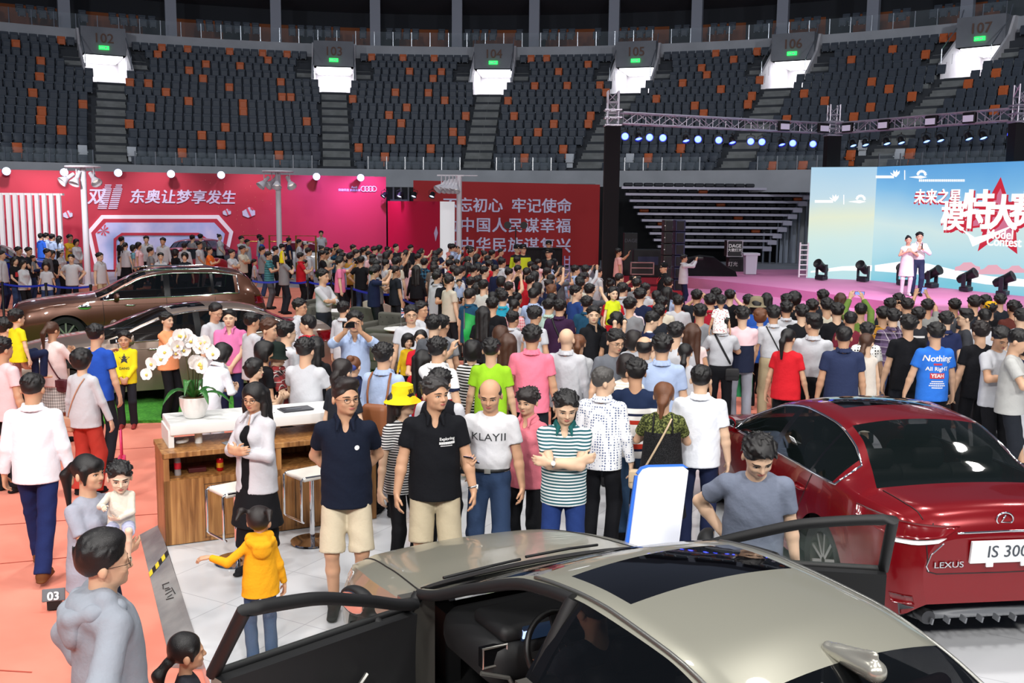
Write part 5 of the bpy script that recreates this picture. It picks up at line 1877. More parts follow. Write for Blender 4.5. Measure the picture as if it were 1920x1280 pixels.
class Car:
 def __init__(s, L, T, wheels, wr, cowl, hdr, rtop, rbase, pillars, roofglass=None, opens=(), wheelwell=.40):
  s.L, s.wheels, s.wr, s.opens, s.pillars = L, wheels, wr, dict(opens), pillars
  s.cowl, s.hdr, s.rtop, s.rbase, s.rg = cowl, hdr, rtop, rbase, roofglass
  s.f = {k: pchip(v) for k, v in T.items()}
  s.ww = wheelwell
  st = set(np.round(np.arange(0, L + .001, .07), 3))
  for c in wheels:
   st |= set(np.round(c + np.linspace(-wheelwell, wheelwell, 25), 3))
  st |= {cowl, hdr, rtop, rbase, 0.02, L - .02, L}
  for p in pillars:
   st |= set(p[:2])
  if roofglass:
   st |= set(roofglass[:2])
  for a, b in s.opens.values():
   st |= {a, b}
  st = sorted(st)
  s.S = [st[0]] + [b for a, b in zip(st, st[1:]) if b - a > .008 or b in (cowl, hdr, rtop, rbase)]
  s.sec = [s.section(x) for x in s.S]
 def zl(s, x):
  z = s.f['zl'](x)
  for c in s.wheels:
   d = s.ww ** 2 - (x - c) ** 2
   if d > 0:
    z = max(z, s.wr - .02 + math.sqrt(d))
  return z
 NSIDE, NGL, NTOP = 9, 4, 8
 def section(s, x):
  f = s.f
  zl, zb, yb, ym, zc = s.zl(x), f['zb'](x), f['yb'](x), f['ym'](x), f['zc'](x)
  zl = min(zl, zb - .04)
  yl = ym - .04
  pts = []
  zm = f['zl'](x) + (zb - f['zl'](x)) * .55
  zlo = f['zl'](x)
  for i in range(s.NSIDE):
   z = zl + (zb - zl) * i / (s.NSIDE - 1)
   if z < zm:
    t = (z - zlo) / max(zm - zlo, 1e-3)
    y = yl + (ym - yl) * math.sin(min(max(t, 0), 1) * PI / 2)
   else:
    t = (z - zm) / max(zb - zm, 1e-3)
    y = ym + (yb - ym) * (t ** 1.8)
   pts.append((y, z))
  if s.cowl <= x <= s.rbase:
   yr, zr = f['yr'](x), f['zr'](x)
  else:
   yr, zr = yb - min(.10, yb * .2), zb + max(0, zc - zb) * .45
  for i in range(1, s.NGL + 1):
   t = i / s.NGL
   bow = .018 * math.sin(t * PI) * min(1, (zr - zb) / .3) if zr > zb else 0
   pts.append((yb + (yr - yb) * t + bow, zb + (zr - zb) * t))
  w = min(.05, yr * .15)
  yi, zi = yr - w, zr + (max(zc - zr, 0)) * .42
  pts.append((yi, zi))
  for i in range(1, s.NTOP + 1):
   t = i / s.NTOP
   y = yi * (1 - t)
   pts.append((y, zi + (zc - zi) * (1 - (1 - t) ** 2)))
  return pts
 def P(s, x, y, z):
  return (s.L / 2 - x, y, z)
 def kind(s, j, i, sgn):
  """what the face of column i between stations j, j+1 is"""
  x = (s.S[j] + s.S[j + 1]) / 2
  nb, ng = s.NSIDE - 1, s.NSIDE - 1 + s.NGL
  if i < ng:
   for side, (a, b) in s.opens.items():
    if side == sgn and a < x < b and s.sec[j][0][1] < 0.5:
     if i >= nb or s.sec[j][i][1] > .0:
      return None
  if i < nb:
   return 'body'
  if i < ng:
   if x < s.cowl + .06 or x > s.pillars[-1][0]:
    return 'body'
   for q, p in enumerate(s.pillars[:-1]):
    if p[0] < x < p[1]:
     return 'pillar%d' % q
   return 'side_window%d' % sum(x > p[0] for p in s.pillars[:-1])
  if i == ng:
   return 'body'
  if s.cowl < x < s.hdr:
   return 'windshield'
  if s.rtop < x < s.rbase:
   return 'rear_window'
  if s.rg and s.rg[0] < x < s.rg[1]:
   y = (s.sec[j][i][0] + s.sec[j][i + 1][0]) / 2
   if y < s.rg[2]:
    return 'roof_window'
  return 'body'
 def build(s, label, paint, loc, ang, glass=None, group=None, roofm=None):
  root = empty('car', loc, label, 'car', group, math.radians(ang))
  s.root = root
  parts = {}
  allm = MB()
  n = len(s.sec[0])
  idx = {}
  def pt(j, i, sgn):
   y, z = s.sec[j][i]
   return s.P(s.S[j], y * sgn, z)
  for sgn in (1, -1):
   for j in range(len(s.S) - 1):
    for i in range(n - 1):
     k = s.kind(j, i, sgn)
     q = [(j, i), (j + 1, i), (j + 1, i + 1), (j, i + 1)]
     if sgn > 0:
      q = q[::-1]
     vs = [pt(a, b, sgn) for a, b in q]
     allm.add(vs, ((0, 1, 2, 3),))
     if k:
      key = k + ('L' if sgn > 0 else 'R') if k[:4] in ('side', 'pill') else k
      mb, mp = parts.setdefault(key, (MB(), {}))
      ids = []
      for (a, b), v in zip(q, vs):
       kk = (a, b, sgn if b < n - 1 else 0)
       if kk not in mp:
        mp[kk] = len(mb.v)
        mb.v.append(v)
       ids.append(mp[kk])
      mb.f.append(tuple(ids))
      mb.m.append(0)
  mb, mp = parts['body']
  for j, rev in ((0, False), (len(s.S) - 1, True)):
   ring = [pt(j, i, 1) for i in range(n)] + [pt(j, i, -1) for i in range(n - 2, -1, -1)]
   o = len(mb.v)
   mb.v.extend(ring)
   mb.f.append(tuple(range(o, o + len(ring))) if not rev else tuple(reversed(range(o, o + len(ring)))))
   mb.m.append(0)
   allm.add(ring, (tuple(range(len(ring))),))
  g = glass or M_glass
  for k, (mb, mp) in parts.items():
   nm = 'side_window' if k[:4] == 'side' else ('pillar_trim' if k[:4] == 'pill' else k)
   m = {'body': paint, 'pillar_trim': M_trimk, 'roof_window': M_glassd}.get(nm, g)
   mb.build(nm, m, root, 50)
  s.bv = BVHTree.FromPolygons([Vector(v) for v in allm.v], allm.f)
  w = s.f['ym'](s.L / 2) - .12
  mb = MB().box((0, 0, .27), (s.L - .5, w * 2 - .1, .14))
  for c in s.wheels:
   for sg in (1, -1):
    mb.box((s.L / 2 - c, sg * (w - .28), .5), (s.ww * 2 + .06, .1, .55))
  mb.build('underbody', M_rubber, root)
  for c in s.wheels:
   for sg in (1, -1):
    s.wheel(c, sg)
  return root
 def wheel(s, c, sg):
  r = s.wr
  y0 = s.f['ym'](c) - .04
  M = Matrix.Translation((s.L / 2 - c, sg * (y0 - .11), r + .004))
  t = MB().lathe([(r * .68, -.1), (r * .9, -.115), (r, -.085), (r, .085), (r * .9, .115), (r * .68, .1)], n=36, axis='Y')
  t.xf(M)
  to = t.build('wheel', M_tyre, s.root, 40)
  b = MB().lathe([(r * .70, -.1), (r * .70, .1)], n=36, axis='Y')
  b.lathe([(r * .70, .1 * sg), (r * .66, .105 * sg), (r * .64, .085 * sg), (r * .7, .085 * sg)], n=36, axis='Y')
  for k in range(10):
   a = 2 * PI * k / 10
   R = Matrix.Rotation(a, 3, 'Y')
   b.box(R @ Vector((0, sg * .075, r * .38)), (r * .085, .03, r * .58), 0, R)
  b.lathe([(0, .1 * sg), (r * .14, .1 * sg), (r * .17, .07 * sg), (r * .17, .0)], n=18, axis='Y')
  b.xf(M)
  rim = b.build('rim', M_silvertrim, to, 40)
  d = MB().lathe([(0, -.02 * sg), (r * .6, -.02 * sg)], n=24, axis='Y').xf(M)
  d.build('brake_disc', mat('brake_dark', '#2a2b2d', .5, .6), to)
 def hit(s, p, d):
  h = s.bv.ray_cast(Vector(p), Vector(d).normalized())
  return h[0], h[1]
 def ruled(s, name, A, B, d, m, n=6, lift=.006, parent=None, dense=8):
  """a panel laid on the body between two polylines, dropped along d; points are (along, across) in car space"""
  d = Vector(d).normalized()
  def res(L_):
   out = []
   seg = len(L_) - 1
   for k in range(dense + 1):
    t = k / dense * seg
    i = min(int(t), seg - 1)
    out.append(Vector(L_[i]).lerp(Vector(L_[i + 1]), t - i))
   return out
  A, B = res(A), res(B)
  mb = MB()
  ok = True
  for j in range(n + 1):
   for a, b in zip(A, B):
    p = a.lerp(b, j / n)
    h, nn_ = s.hit(p - d * 1.5, d)
    if h is None:
     h = p
    mb.v.append(tuple(h - d * lift))
  k = dense + 1
  for j in range(n):
   for i in range(dense):
    mb.f.append((j * k + i, j * k + i + 1, (j + 1) * k + i + 1, (j + 1) * k + i))
    mb.m.append(0)
  o = len(mb.v)
  mb.v.extend([tuple(Vector(v) + d * (lift + .01)) for v in mb.v[:o]])
  rim = [i for i in range(k)] + [j * k + k - 1 for j in range(1, n + 1)] + [n * k + i for i in range(k - 2, -1, -1)] + [j * k for j in range(n - 1, 0, -1)]
  for a, b in zip(rim, rim[1:] + rim[:1]):
   mb.f.append((a, b, b + o, a + o))
   mb.m.append(0)
  return mb.build(name, m, parent or s.root, True)
 def line(s, name, pts, d, m, r=.005, lift=.001, parent=None, per=8, closed=False):
  d = Vector(d).normalized()
  out = []
  pts = [Vector(p) for p in pts]
  if closed:
   pts = pts + pts[:1]
  for a, b in zip(pts, pts[1:]):
   for k in range(per):
    p = a.lerp(b, k / per)
    h, _ = s.hit(p - d * 1.5, d)
    if h is not None:
     out.append(h - d * lift)
  if not closed:
   h, _ = s.hit(pts[-1] - d * 1.5, d)
   if h is not None:
    out.append(h - d * lift)
  return MB().tube(out, r, 6, closed=closed).build(name, m, parent or s.root, True)
 def window_outline(s, sgn, a, b, inset=.0):
  """chrome strip round the side glass from station a to b"""
  top, bot = [], []
  for x in np.linspace(a, b, 26):
   sec = s.section(x)
   y, z = sec[s.NSIDE - 1]
   bot.append(Vector(s.P(x, sgn * (y + .006), z + .004)))
   y, z = sec[s.NSIDE - 1 + s.NGL]
   top.append(Vector(s.P(x, sgn * (y + .008), z - .004)))
  return bot + top[::-1]
 def mirror(s, x, sgn, paint, z=None):
  y, zz = s.section(x)[s.NSIDE - 1]
  z = z or zz
  c = Vector(s.P(x, sgn * (y + .13), z + .06))
  P_, Q_ = surface([ell((0, 0, 0), (.075, .125, .085), .02, cut=((-.03, 0, 0), (-1, 0, 0))), cone((.01, -.09 * sgn, -.06), (.03, -.15 * sgn, -.09), .03, .028, .02)], .011)
  me = np_mesh('wing_mirror', P_ + np.array(c), Q_, [paint])
  o = link('wing_mirror', me, s.root)
  MB().ball((c.x - .032, c.y, c.z), (.006, .105, .066), 16).build('mirror_glass', M_chrome, o, True)
  return o
 def door(s, sgn, a, b, angle, paint, inner=M_inter):
  """a front door cut from the body side and swung on its hinge"""
  hx, hy = s.L / 2 - a, sgn * (s.f['ym'](a) - .02)
  R = Matrix.Translation((hx, hy, 0)) @ Matrix.Rotation(-sgn * math.radians(angle), 4, 'Z') @ Matrix.Translation((-hx, -hy, 0))
  xs = np.linspace(a + .01, b - .01, 18)
  nb = s.NSIDE - 1
  out, inn = [], []
  for x in xs:
   sec = s.section(x)
   zlo = s.f['zl'](x) + .06
   row = []
   for i in range(nb + 1):
    y, z = sec[i]
    row.append((y, max(z, zlo)))
   out.append([Vector(s.P(x, sgn * y, z)) for y, z in row])
   inn.append([Vector(s.P(x, sgn * (y - .085 - .03 * math.sin(i / nb * PI)), z)) for i, (y, z) in enumerate(row)])
  o = MB()
  def sheet(G, mb):
   k0 = len(mb.v)
   for r in G:
    mb.v.extend([tuple(v) for v in r])
   m_ = len(G[0])
   for j in range(len(G) - 1):
    for i in range(m_ - 1):
     mb.f.append((k0 + j * m_ + i, k0 + j * m_ + i + 1, k0 + (j + 1) * m_ + i + 1, k0 + (j + 1) * m_ + i))
     mb.m.append(0)
  sheet(out, o)
  for e in (0, -1):
   sheet([out[e], inn[e]], o)
  sheet([[r[0] for r in out], [r[0] for r in inn]], o)
  o.xf(R)
  root = o.build('door', paint, s.root, 40)
  q = MB()
  sheet(inn, q)
  sheet([[r[-1] for r in out], [r[-1] for r in inn]], q)
  q.xf(R).build('door_lining', inner, root, 40)
  fr = s.window_outline(sgn, a + .03, b - .02)
  n_ = len(fr) // 2
  up = fr[n_:]
  q = MB().tube([fr[0]] + [fr[0] + Vector((0, 0, .02))] + up[::-1] + [fr[n_ - 1]], .033, 8)
  q.tube(fr[:n_], .022, 8)
  q.xf(R).build('window_frame', M_rubber, root, 50)
  q = MB()
  bot, top = fr[:n_], up[::-1]
  sheet([list(p) for p in zip(bot, top)], q)
  q.xf(R).build('window_glass', M_glassc, root, True)
  mid = inn[9]
  c = mid[5] + Vector((.1, -sgn * .02, 0))
  q = MB().rbox(c + Vector((-.12, -sgn * .012, -.08)), (.62, .06, .06), .025)
  q.xf(R).build('armrest', inner, root, 50)
  q = MB().tube([c + Vector((.16, -sgn * .02, .06)), c + Vector((.10, -sgn * .03, .02)), c + Vector((-.02, -sgn * .03, -.005)), c + Vector((-.12, -sgn * .02, -.005))], .012, 6)
  q.box(c + Vector((-.10, -sgn * .02, .03)), (.035, .02, .06))
  q.xf(R).build('inner_handle', M_silvertrim, root, 50)
  return root, R
def seats(car, y, x, m=None, name='car_seat'):
 m = m or M_inter
 b = MB().rbox((car.L / 2 - x + .12, y, .48), (.52, .5, .18), .07)
 b.rbox((car.L / 2 - x - .22, y, .78), (.16, .5, .62), .07, 0, Matrix.Rotation(math.radians(-14), 3, 'Y'))
 o = b.build(name, m, car.root, 50)
 h = MB().rbox((car.L / 2 - x - .325, y, 1.15), (.09, .26, .16), .045)
 for s_ in (-.06, .06):
  h.cyl((car.L / 2 - x - .30, y + s_, 1.0), (car.L / 2 - x - .32, y + s_, 1.12), .007, n=6)
 h.build('headrest', m, o, 50)
 return o
SEDAN = dict(
 zc=[(0, .60), (.03, .68), (.12, .745), (.4, .83), (.9, .925), (1.45, 1.005), (1.6, 1.06), (2.0, 1.235), (2.35, 1.375), (2.55, 1.42), (3.0, 1.445), (3.5, 1.425), (3.8, 1.36), (4.1, 1.21), (4.38, 1.085), (4.6, 1.075), (4.85, 1.06), (4.93, .98), (4.97, .86)],
 zb=[(0, .56), (.05, .62), (.25, .73), (.8, .86), (1.5, .935), (2.5, .965), (3.6, .995), (4.3, 1.0), (4.75, .98), (4.92, .92), (4.97, .82)],
 yb=[(0, .40), (.06, .58), (.25, .72), (.6, .81), (1.1, .865), (1.6, .87), (3.6, .875), (4.2, .84), (4.6, .77), (4.85, .68), (4.93, .60), (4.97, .52)],
 ym=[(0, .46), (.06, .65), (.25, .80), (.6, .88), (1.1, .915), (3.6, .92), (4.3, .90), (4.7, .83), (4.88, .74), (4.97, .60)],
 zl=[(0, .32), (.1, .23), (.5, .2), (4.4, .21), (4.85, .25), (4.97, .38)],
 yr=[(1.4, .80), (1.6, .775), (2.0, .685), (2.4, .61), (2.9, .59), (3.4, .585), (3.8, .60), (4.1, .655), (4.4, .74)],
 zr=[(1.4, .965), (1.6, 1.01), (2.0, 1.175), (2.4, 1.315), (2.9, 1.375), (3.4, 1.36), (3.8, 1.27), (4.1, 1.12), (4.4, 1.03)])
def stretch(T, k, dz=0.0, yk=1.0, zk=1.0):
 out = {}
 for n_, tab in T.items():
  f = (lambda b: b * yk) if n_[0] == 'y' else (lambda b: b * zk + (dz if n_ in ('zb', 'zc', 'zr') else 0))
  out[n_] = [(round(a * k, 4), f(b)) for a, b in tab]
 return out
def car_paint(name, col, rough=.28, metal=.55, coat=.6):
 m = mat(name, col, rough, metal, coat)
 return m
# ---- the silver saloon in front, both front doors open
M_silver = car_paint('paint_silver', '#969588', .36, .4)
SIL_Z = PZ_ = 0.12
sil = Car(4.97, SEDAN, (0.93, 3.80), .335, 1.45, 2.38, 3.78, 4.38, ((2.72, 2.84), (3.72, 3.80), (4.12, 4.3)), (2.56, 3.02, .47), {1: (1.52, 2.74), -1: (1.52, 2.84)})
sil.build('silver saloon with a dark sunroof and both front doors standing open', M_silver, (.675, 4.888, SIL_Z), 119.2, mat('silver_car_glass', '#07090b', .05, alpha=.8))
for sg, an, de in ((1, 72, 2.74), (-1, 47, 2.84)):
 dr, R = sil.door(sg, 1.54, de, an, M_silver)
 y, z = sil.section(1.75)[sil.NSIDE - 1]
 c = Vector(sil.P(1.78, sg * (y + .14), z + .07))
 P_, Q_ = surface([ell((0, 0, 0), (.07, .125, .08), .02, cut=((-.03, 0, 0), (-1, 0, 0))), cone((.01, -.09 * sg, -.05), (.02, -.16 * sg, -.09), .03, .028, .02)], .011)
 me = np_mesh('wing_mirror', P_ + np.array(c), Q_, [M_rubber])
 me.transform(R)
 mo = link('wing_mirror', me, dr)
 b = MB().ball((c.x - .032, c.y, c.z), (.005, .1, .06), 16)
 b.xf(R).build('mirror_glass', M_chrome, mo, True)
sil.line('bonnet_seam', [(2.3, .62, 1), (1.7, .70, 1), (1.08, .755, 1)], (0, 0, -1), M_rubber, .005)
sil.line('bonnet_seam', [(2.3, -.62, 1), (1.7, -.70, 1), (1.08, -.755, 1)], (0, 0, -1), M_rubber, .005)
sil.ruled('wiper_cowl', [(1.09, .74, 1), (1.14, .4, 1), (1.155, 0, 1), (1.14, -.4, 1), (1.09, -.74, 1)], [(.99, .74, 1), (1.04, .4, 1), (1.055, 0, 1), (1.04, -.4, 1), (.99, -.74, 1)], (0, 0, -1), M_rubber, 3, .008)
MB().tube([(1.08, .1, 1.035), (1.0, .35, 1.06), (.96, .66, 1.06)], .009, 6).tube([(1.08, -.45, 1.035), (1.02, -.2, 1.07), (.98, .12, 1.085)], .009, 6).build('wiper', M_rubber, sil.root)
for sg in (1, -1):
 sil.ruled('headlamp', [(2.26, sg * .50, .70), (2.15, sg * .66, .73), (1.98, sg * .8, .77)], [(2.3, sg * .50, .64), (2.2, sg * .7, .66), (2.02, sg * .82, .70)], (-1, -sg * .35, 0), M_head, 4, .008)
 sil.line('roof_moulding', [(.1, sg * .575, 1.4), (-.5, sg * .56, 1.45), (-1.2, sg * .57, 1.4), (-1.55, sg * .62, 1.3)], (0, 0, -1), mat('moulding_grey', '#8e8e8a', .3, .8), .011, .004)
 sil.line('door_seam', [(-.27, sg * 1.2, .9), (-.29, sg * 1.2, .5), (-.3, sg * 1.2, .3)], (0, -sg, 0), M_rubber, .004)
sil.ruled('grille', [(2.49, .35, .55), (2.49, 0, .6), (2.49, -.35, .55)], [(2.47, .42, .3), (2.47, 0, .28), (2.47, -.42, .3)], (-1, 0, 0), M_trimk, 5, .01)
P_, Q_ = surface([cone((-1.27, 0, 1.4), (-1.43, 0, 1.445), .028, .02, .02, None, ((0, 1, 0), 1.4)), cone((-1.40, 0, 1.40), (-1.45, 0, 1.455), .03, .012, .02, None, ((0, 1, 0), 1.6)), cone((-1.22, 0, 1.39), (-1.45, 0, 1.39), .03, .045, .02)], .009)
link('antenna_fin', np_mesh('antenna_fin', P_, Q_, [car_paint('paint_fin', '#c4c2b6', .25, .7)]), sil.root)
MB().rbox((.62, 0, .80), (.62, 1.42, .26), .1).rbox((.50, .38, .95), (.34, .5, .09), .04).rbox((.42, 0, .62), (.3, .34, .5), .06).build('dashboard', M_inter, sil.root, 50)
MB().box((.355, .67, .86), (.04, .14, .10)).build('air_vent', M_trimk, sil.root)
MB().tube([(.335, .60, .91), (.335, .735, .91), (.335, .735, .81), (.335, .60, .81)], .008, 6, closed=True).tube([(.33, .75, .79), (.31, .6, .74), (.30, .56, .66)], .012, 6).build('vent_trim', M_silvertrim, sil.root)
MB().box((.335, .38, .945), (.02, .26, .08), 0, Matrix.Rotation(-.3, 3, 'Y')).build('instrument_screen', mat('cluster', '#0a0c10', .2, emit='#5878a8', estr=.12), sil.root)
MB().box((.33, .50, .945), (.02, .02, .045), 0, Matrix.Rotation(-.3, 3, 'Y')).build('lit_gauge', mat('gauge', '#a8c4ff', .2, emit='#b8d0ff', estr=1.5), sil.root)
R_ = Matrix.Rotation(math.radians(-64), 4, 'Y')
M_ = Matrix.Translation((.18, .38, .90)) @ R_
b = MB().tube([(.185 * math.cos(a), .185 * math.sin(a), 0) for a in np.linspace(0, 2 * PI, 33)[:-1]], .017, 8, closed=True).xf(M_)
sw_ = b.build('steering_wheel', mat('wheel_leather', '#0f0f10', .45), sil.root, True)
MB().lathe([(0, .03), (.06, .028), (.07, 0), (.06, -.05)], n=16).box((.11, .0, 0), (.12, .035, .02)).box((-.0, .12, 0), (.035, .12, .02)).box((0, -.12, 0), (.035, .12, .02)).xf(M_).build('wheel_hub', M_inter, sw_, 50)
MB().tube([(.03 * math.cos(a), .022 * math.sin(a), .033) for a in np.linspace(0, 2 * PI, 17)[:-1]], .003, 6, closed=True).xf(M_).build('wheel_emblem', M_chrome, sw_, True)
for y in (.38, -.38):
 seats(sil, y, 2.62, None, 'car_seat')
for y in (.42, -.42):
 seats(sil, y, 3.52, mat('seat_oxblood', '#3a1014', .5), 'rear_seat')
for sg in (1, -1):
 b = MB()
 out = sil.window_outline(sg, 1.50, 2.76)
 n_ = len(out) // 2
 b.tube(out[n_:], .03, 8)
 b.tube([out[n_ - 1 + 1], Vector(sil.P(2.77, sg * .88, .9)), Vector(sil.P(2.77, sg * .89, .35)), Vector(sil.P(2.6, sg * .88, .27)), Vector(sil.P(1.7, sg * .87, .26)), Vector(sil.P(1.52, sg * .87, .4)), Vector(sil.P(1.51, sg * .87, .9)), out[-1]], .035, 8)
 b.build('door_seal', M_rubber, sil.root, 50)
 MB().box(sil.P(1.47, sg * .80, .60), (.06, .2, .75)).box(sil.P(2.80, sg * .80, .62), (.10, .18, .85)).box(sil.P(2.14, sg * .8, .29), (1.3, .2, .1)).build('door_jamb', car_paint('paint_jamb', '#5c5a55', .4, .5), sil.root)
# ---- the red saloon seen from behind
M_red = car_paint('paint_red', '#7e0812', .22, .35)
k = 4.68 / 4.97
red = Car(4.68, stretch(SEDAN, k), (0.86, 3.66), .335, 1.36, 2.24, 3.38, 4.12, ((2.52, 2.62), (3.36, 3.40), (3.74, 3.9)), (2.35, 2.95, .42))
red.build('metallic red saloon seen from behind with a white number plate', M_red, (3.167, 9.153, PZ_), 97.3, mat('red_car_glass', '#0d1413', .04, alpha=.72))
for sg in (1, -1):
 out = red.window_outline(sg, 1.62, 3.8)
 MB().tube(out, .011, 6, closed=True).build('window_trim', M_chrome, red.root, True)
 red.mirror(1.62, sg, M_red)
 red.ruled('tail_lamp', [(-2.20, sg * .30, .93), (-2.2, sg * .60, .945), (-2.1, sg * .76, .955), (-1.86, sg * .86, .955)], [(-2.2, sg * .42, .86), (-2.2, sg * .60, .84), (-2.1, sg * .78, .83), (-1.9, sg * .88, .88)], (1, -sg * .30, 0), M_tail, 5, .012)
 red.ruled('lamp_strip', [(-2.2, sg * .40, .855), (-2.2, sg * .6, .835), (-2.1, sg * .76, .825)], [(-2.2, sg * .46, .825), (-2.2, sg * .6, .805), (-2.1, sg * .76, .80)], (1, -sg * .30, 0), mat('lamp_clear', '#e8e4e6', .1, coat=.6), 3, .016)
 red.line('chrome_curve', [(-2.2, sg * .46, .82), (-2.2, sg * .55, .74), (-2.2, sg * .58, .66), (-2.2, sg * .56, .62)], (1, 0, 0), M_chrome, .006)
 red.ruled('reflector', [(-2.2, sg * .62, .43), (-2.1, sg * .74, .43)], [(-2.2, sg * .60, .37), (-2.1, sg * .72, .36)], (1, -sg * .3, 0), M_tail, 2, .01)
 red.line('boot_seam', [(-2.2, sg * .52, .95), (-2.2, sg * .58, .80), (-2.2, sg * .57, .62), (-2.2, sg * .50, .60)], (1, 0, 0), M_rubber, .004)
 red.line('boot_seam', [(-1.83, sg * .66, 1.1), (-2.1, sg * .62, 1.1), (-2.26, sg * .58, 1.1)], (0, 0, -1), M_rubber, .004)
 red.line('door_seam', [(-.25, sg * 1.2, .95), (-.27, sg * 1.2, .6), (-.28, sg * 1.2, .35)], (0, -sg, 0), M_rubber, .004)
 red.line('door_seam', [(-1.08, sg * 1.2, .98), (-1.0, sg * 1.2, .78), (-.93, sg * 1.2, .66), (-.87, sg * 1.2, .35)], (0, -sg, 0), M_rubber, .004)
 for x in (-.12, -.92):
  h, _ = red.hit((x, sg * 1.5, .84), (0, -sg, 0))
  MB().tube([h + Vector((.1, 0, 0)), h + Vector((.07, sg * .035, 0)), h + Vector((-.07, sg * .035, 0)), h + Vector((-.1, 0, 0))], .013, 8).build('door_handle', M_red, red.root, True)
 MB().lathe([(.0, .0), (.05, 0), (.055, .02), (.055, .12)], (0, 0, 0), 16, axis='X').xf(Matrix.Translation((-2.31, sg * .52, .27))).build('exhaust', mat('exhaust_dark', '#4a4b4e', .35, .8), red.root, 40)
red.line('boot_seam', [(-2.2, .50, .60), (-2.2, 0, .595), (-2.2, -.50, .60)], (1, 0, 0), M_rubber, .004)
red.line('chrome_bar', [(-2.2, .36, .885), (-2.2, 0, .89), (-2.2, -.36, .885)], (1, 0, 0), M_chrome, .009)
b = red.ruled('diffuser', [(-2.0, .72, .36), (-2.2, .55, .34), (-2.2, 0, .33), (-2.2, -.55, .34), (-2.0, -.72, .36)], [(-2.0, .70, .24), (-2.2, .55, .22), (-2.2, 0, .22), (-2.2, -.55, .22), (-2.0, -.70, .24)], (1, 0, 0), mat('diffuser_grey', '#6a6d72', .4), 3, .02)
mb = MB()
for i in range(9):
 mb.box((-2.30, -.5 + i * .125, .245), (.07, .012, .04), 0, Matrix.Rotation(.2, 3, 'X'))
mb.build('diffuser_fin', mat('diffuser_grey', '#6a6d72', .4), red.root)
h, _ = red.hit((-4, 0, .76), (1, 0, 0))
pl = MB().box((h.x - .02, 0, .755), (.02, .54, .16), 0, Matrix.Rotation(-.1, 3, 'Y')).build('number_plate', mat('plate_white', '#eef0f2', .35), red.root)
text('plate_lettering', 'IS 300', .125, face_mat((h.x - .034, 0, .755), (0, -1, 0), (-.1, 0, 1)), mat('plate_letter', '#3c434c', .5), pl, extrude=.001)
MB().box((h.x - .03, .13, .665), (.012, .05, .03)).box((h.x - .03, -.13, .665), (.012, .05, .03)).build('plate_clip', mat('plate_white', '#eef0f2', .35), pl)
h, _ = red.hit((-4, 0, .97), (1, 0, 0))
e = MB().tube([(h.x - .008, .062 * math.cos(a), .97 + .046 * math.sin(a)) for a in np.linspace(0, 2 * PI, 25)[:-1]], .007, 6, closed=True)
e.tube([(h.x - .01, -.005, 1.0), (h.x - .01, .028, .95), (h.x - .01, -.042, .945)], .007, 6)
e.build('emblem', M_chrome, red.root, True)
h, _ = red.hit((-4, .42, .665), (1, 0, 0))
text('chrome_lettering', 'LEXUS', .06, face_mat((h.x - .008, .42, .665), (0, -1, 0), (0, 0, 1)), M_chrome, red.root, extrude=.004, bold=.01, sx=1.3)
for y in (.42, 0, -.42):
 seats(red, y, 3.28, M_inter, 'rear_seat')
for y in (.38, -.38):
 seats(red, y, 2.45, M_inter, 'car_seat')
MB().box((-1.3, 0, .95), (.5, 1.2, .05)).build('parcel_shelf', M_inter, red.root)
MB().rbox((-1.55, -.12, 1.0), (.09, .3, .06), .02).build('brake_light_housing', M_rubber, red.root)
MB().box((-1.598, -.12, 1.005), (.006, .24, .025)).build('brake_light', mat('brake_lens', '#e6ecec', .2, emit='#ffffff', estr=.5), red.root)
h, _ = red.hit((.1, 1.5, 1.12), (0, -1, 0))
MB().box((-.50, .80, 1.12), (.10, .006, .07), 0, Matrix.Rotation(-.5, 3, 'X')).build('window_sticker', M_white, red.root)
# ---- brown tall estate
TALL = dict(
 zc=[(0, .82), (.04, .95), (.2, 1.03), (.7, 1.10), (1.2, 1.15), (1.6, 1.19), (1.75, 1.24), (2.1, 1.42), (2.45, 1.60), (2.7, 1.675), (3.2, 1.72), (4.0, 1.71), (4.55, 1.65), (4.72, 1.58), (4.95, 1.28), (5.05, 1.12), (5.12, .95), (5.14, .85)],
 zb=[(0, .76), (.05, .86), (.3, .96), (1.0, 1.04), (1.7, 1.10), (2.6, 1.13), (3.6, 1.15), (4.3, 1.18), (4.8, 1.14), (5.05, 1.02), (5.14, .8)],
 yb=[(0, .52), (.06, .70), (.3, .86), (.9, .94), (1.6, .95), (3.8, .955), (4.5, .93), (4.9, .84), (5.06, .74), (5.14, .6)],
 ym=[(0, .58), (.06, .78), (.3, .94), (.9, 1.0), (4.2, 1.0), (4.7, .96), (5.0, .84), (5.14, .66)],
 zl=[(0, .36), (.2, .28), (4.8, .29), (5.14, .5)],
 yr=[(1.6, .88), (1.8, .85), (2.2, .74), (2.6, .67), (3.2, .65), (4.0, .64), (4.5, .65), (4.75, .68), (5.0, .76)],
 zr=[(1.6, 1.12), (1.8, 1.18), (2.2, 1.38), (2.6, 1.55), (3.2, 1.625), (4.0, 1.61), (4.5, 1.54), (4.75, 1.42), (5.0, 1.16)])
M_brown = car_paint('paint_brown', '#5a3524', .28, .4)
ben = Car(5.14, TALL, (1.0, 4.0), .39, 1.62, 2.62, 4.66, 4.98, ((2.95, 3.07), (3.92, 3.98), (4.42, 4.8)), (2.8, 4.2, .5), wheelwell=.46)
ben.build('dark brown tall estate car behind the beige limousine', M_brown, (-8.119, 22.113, 0.06), 205.1)
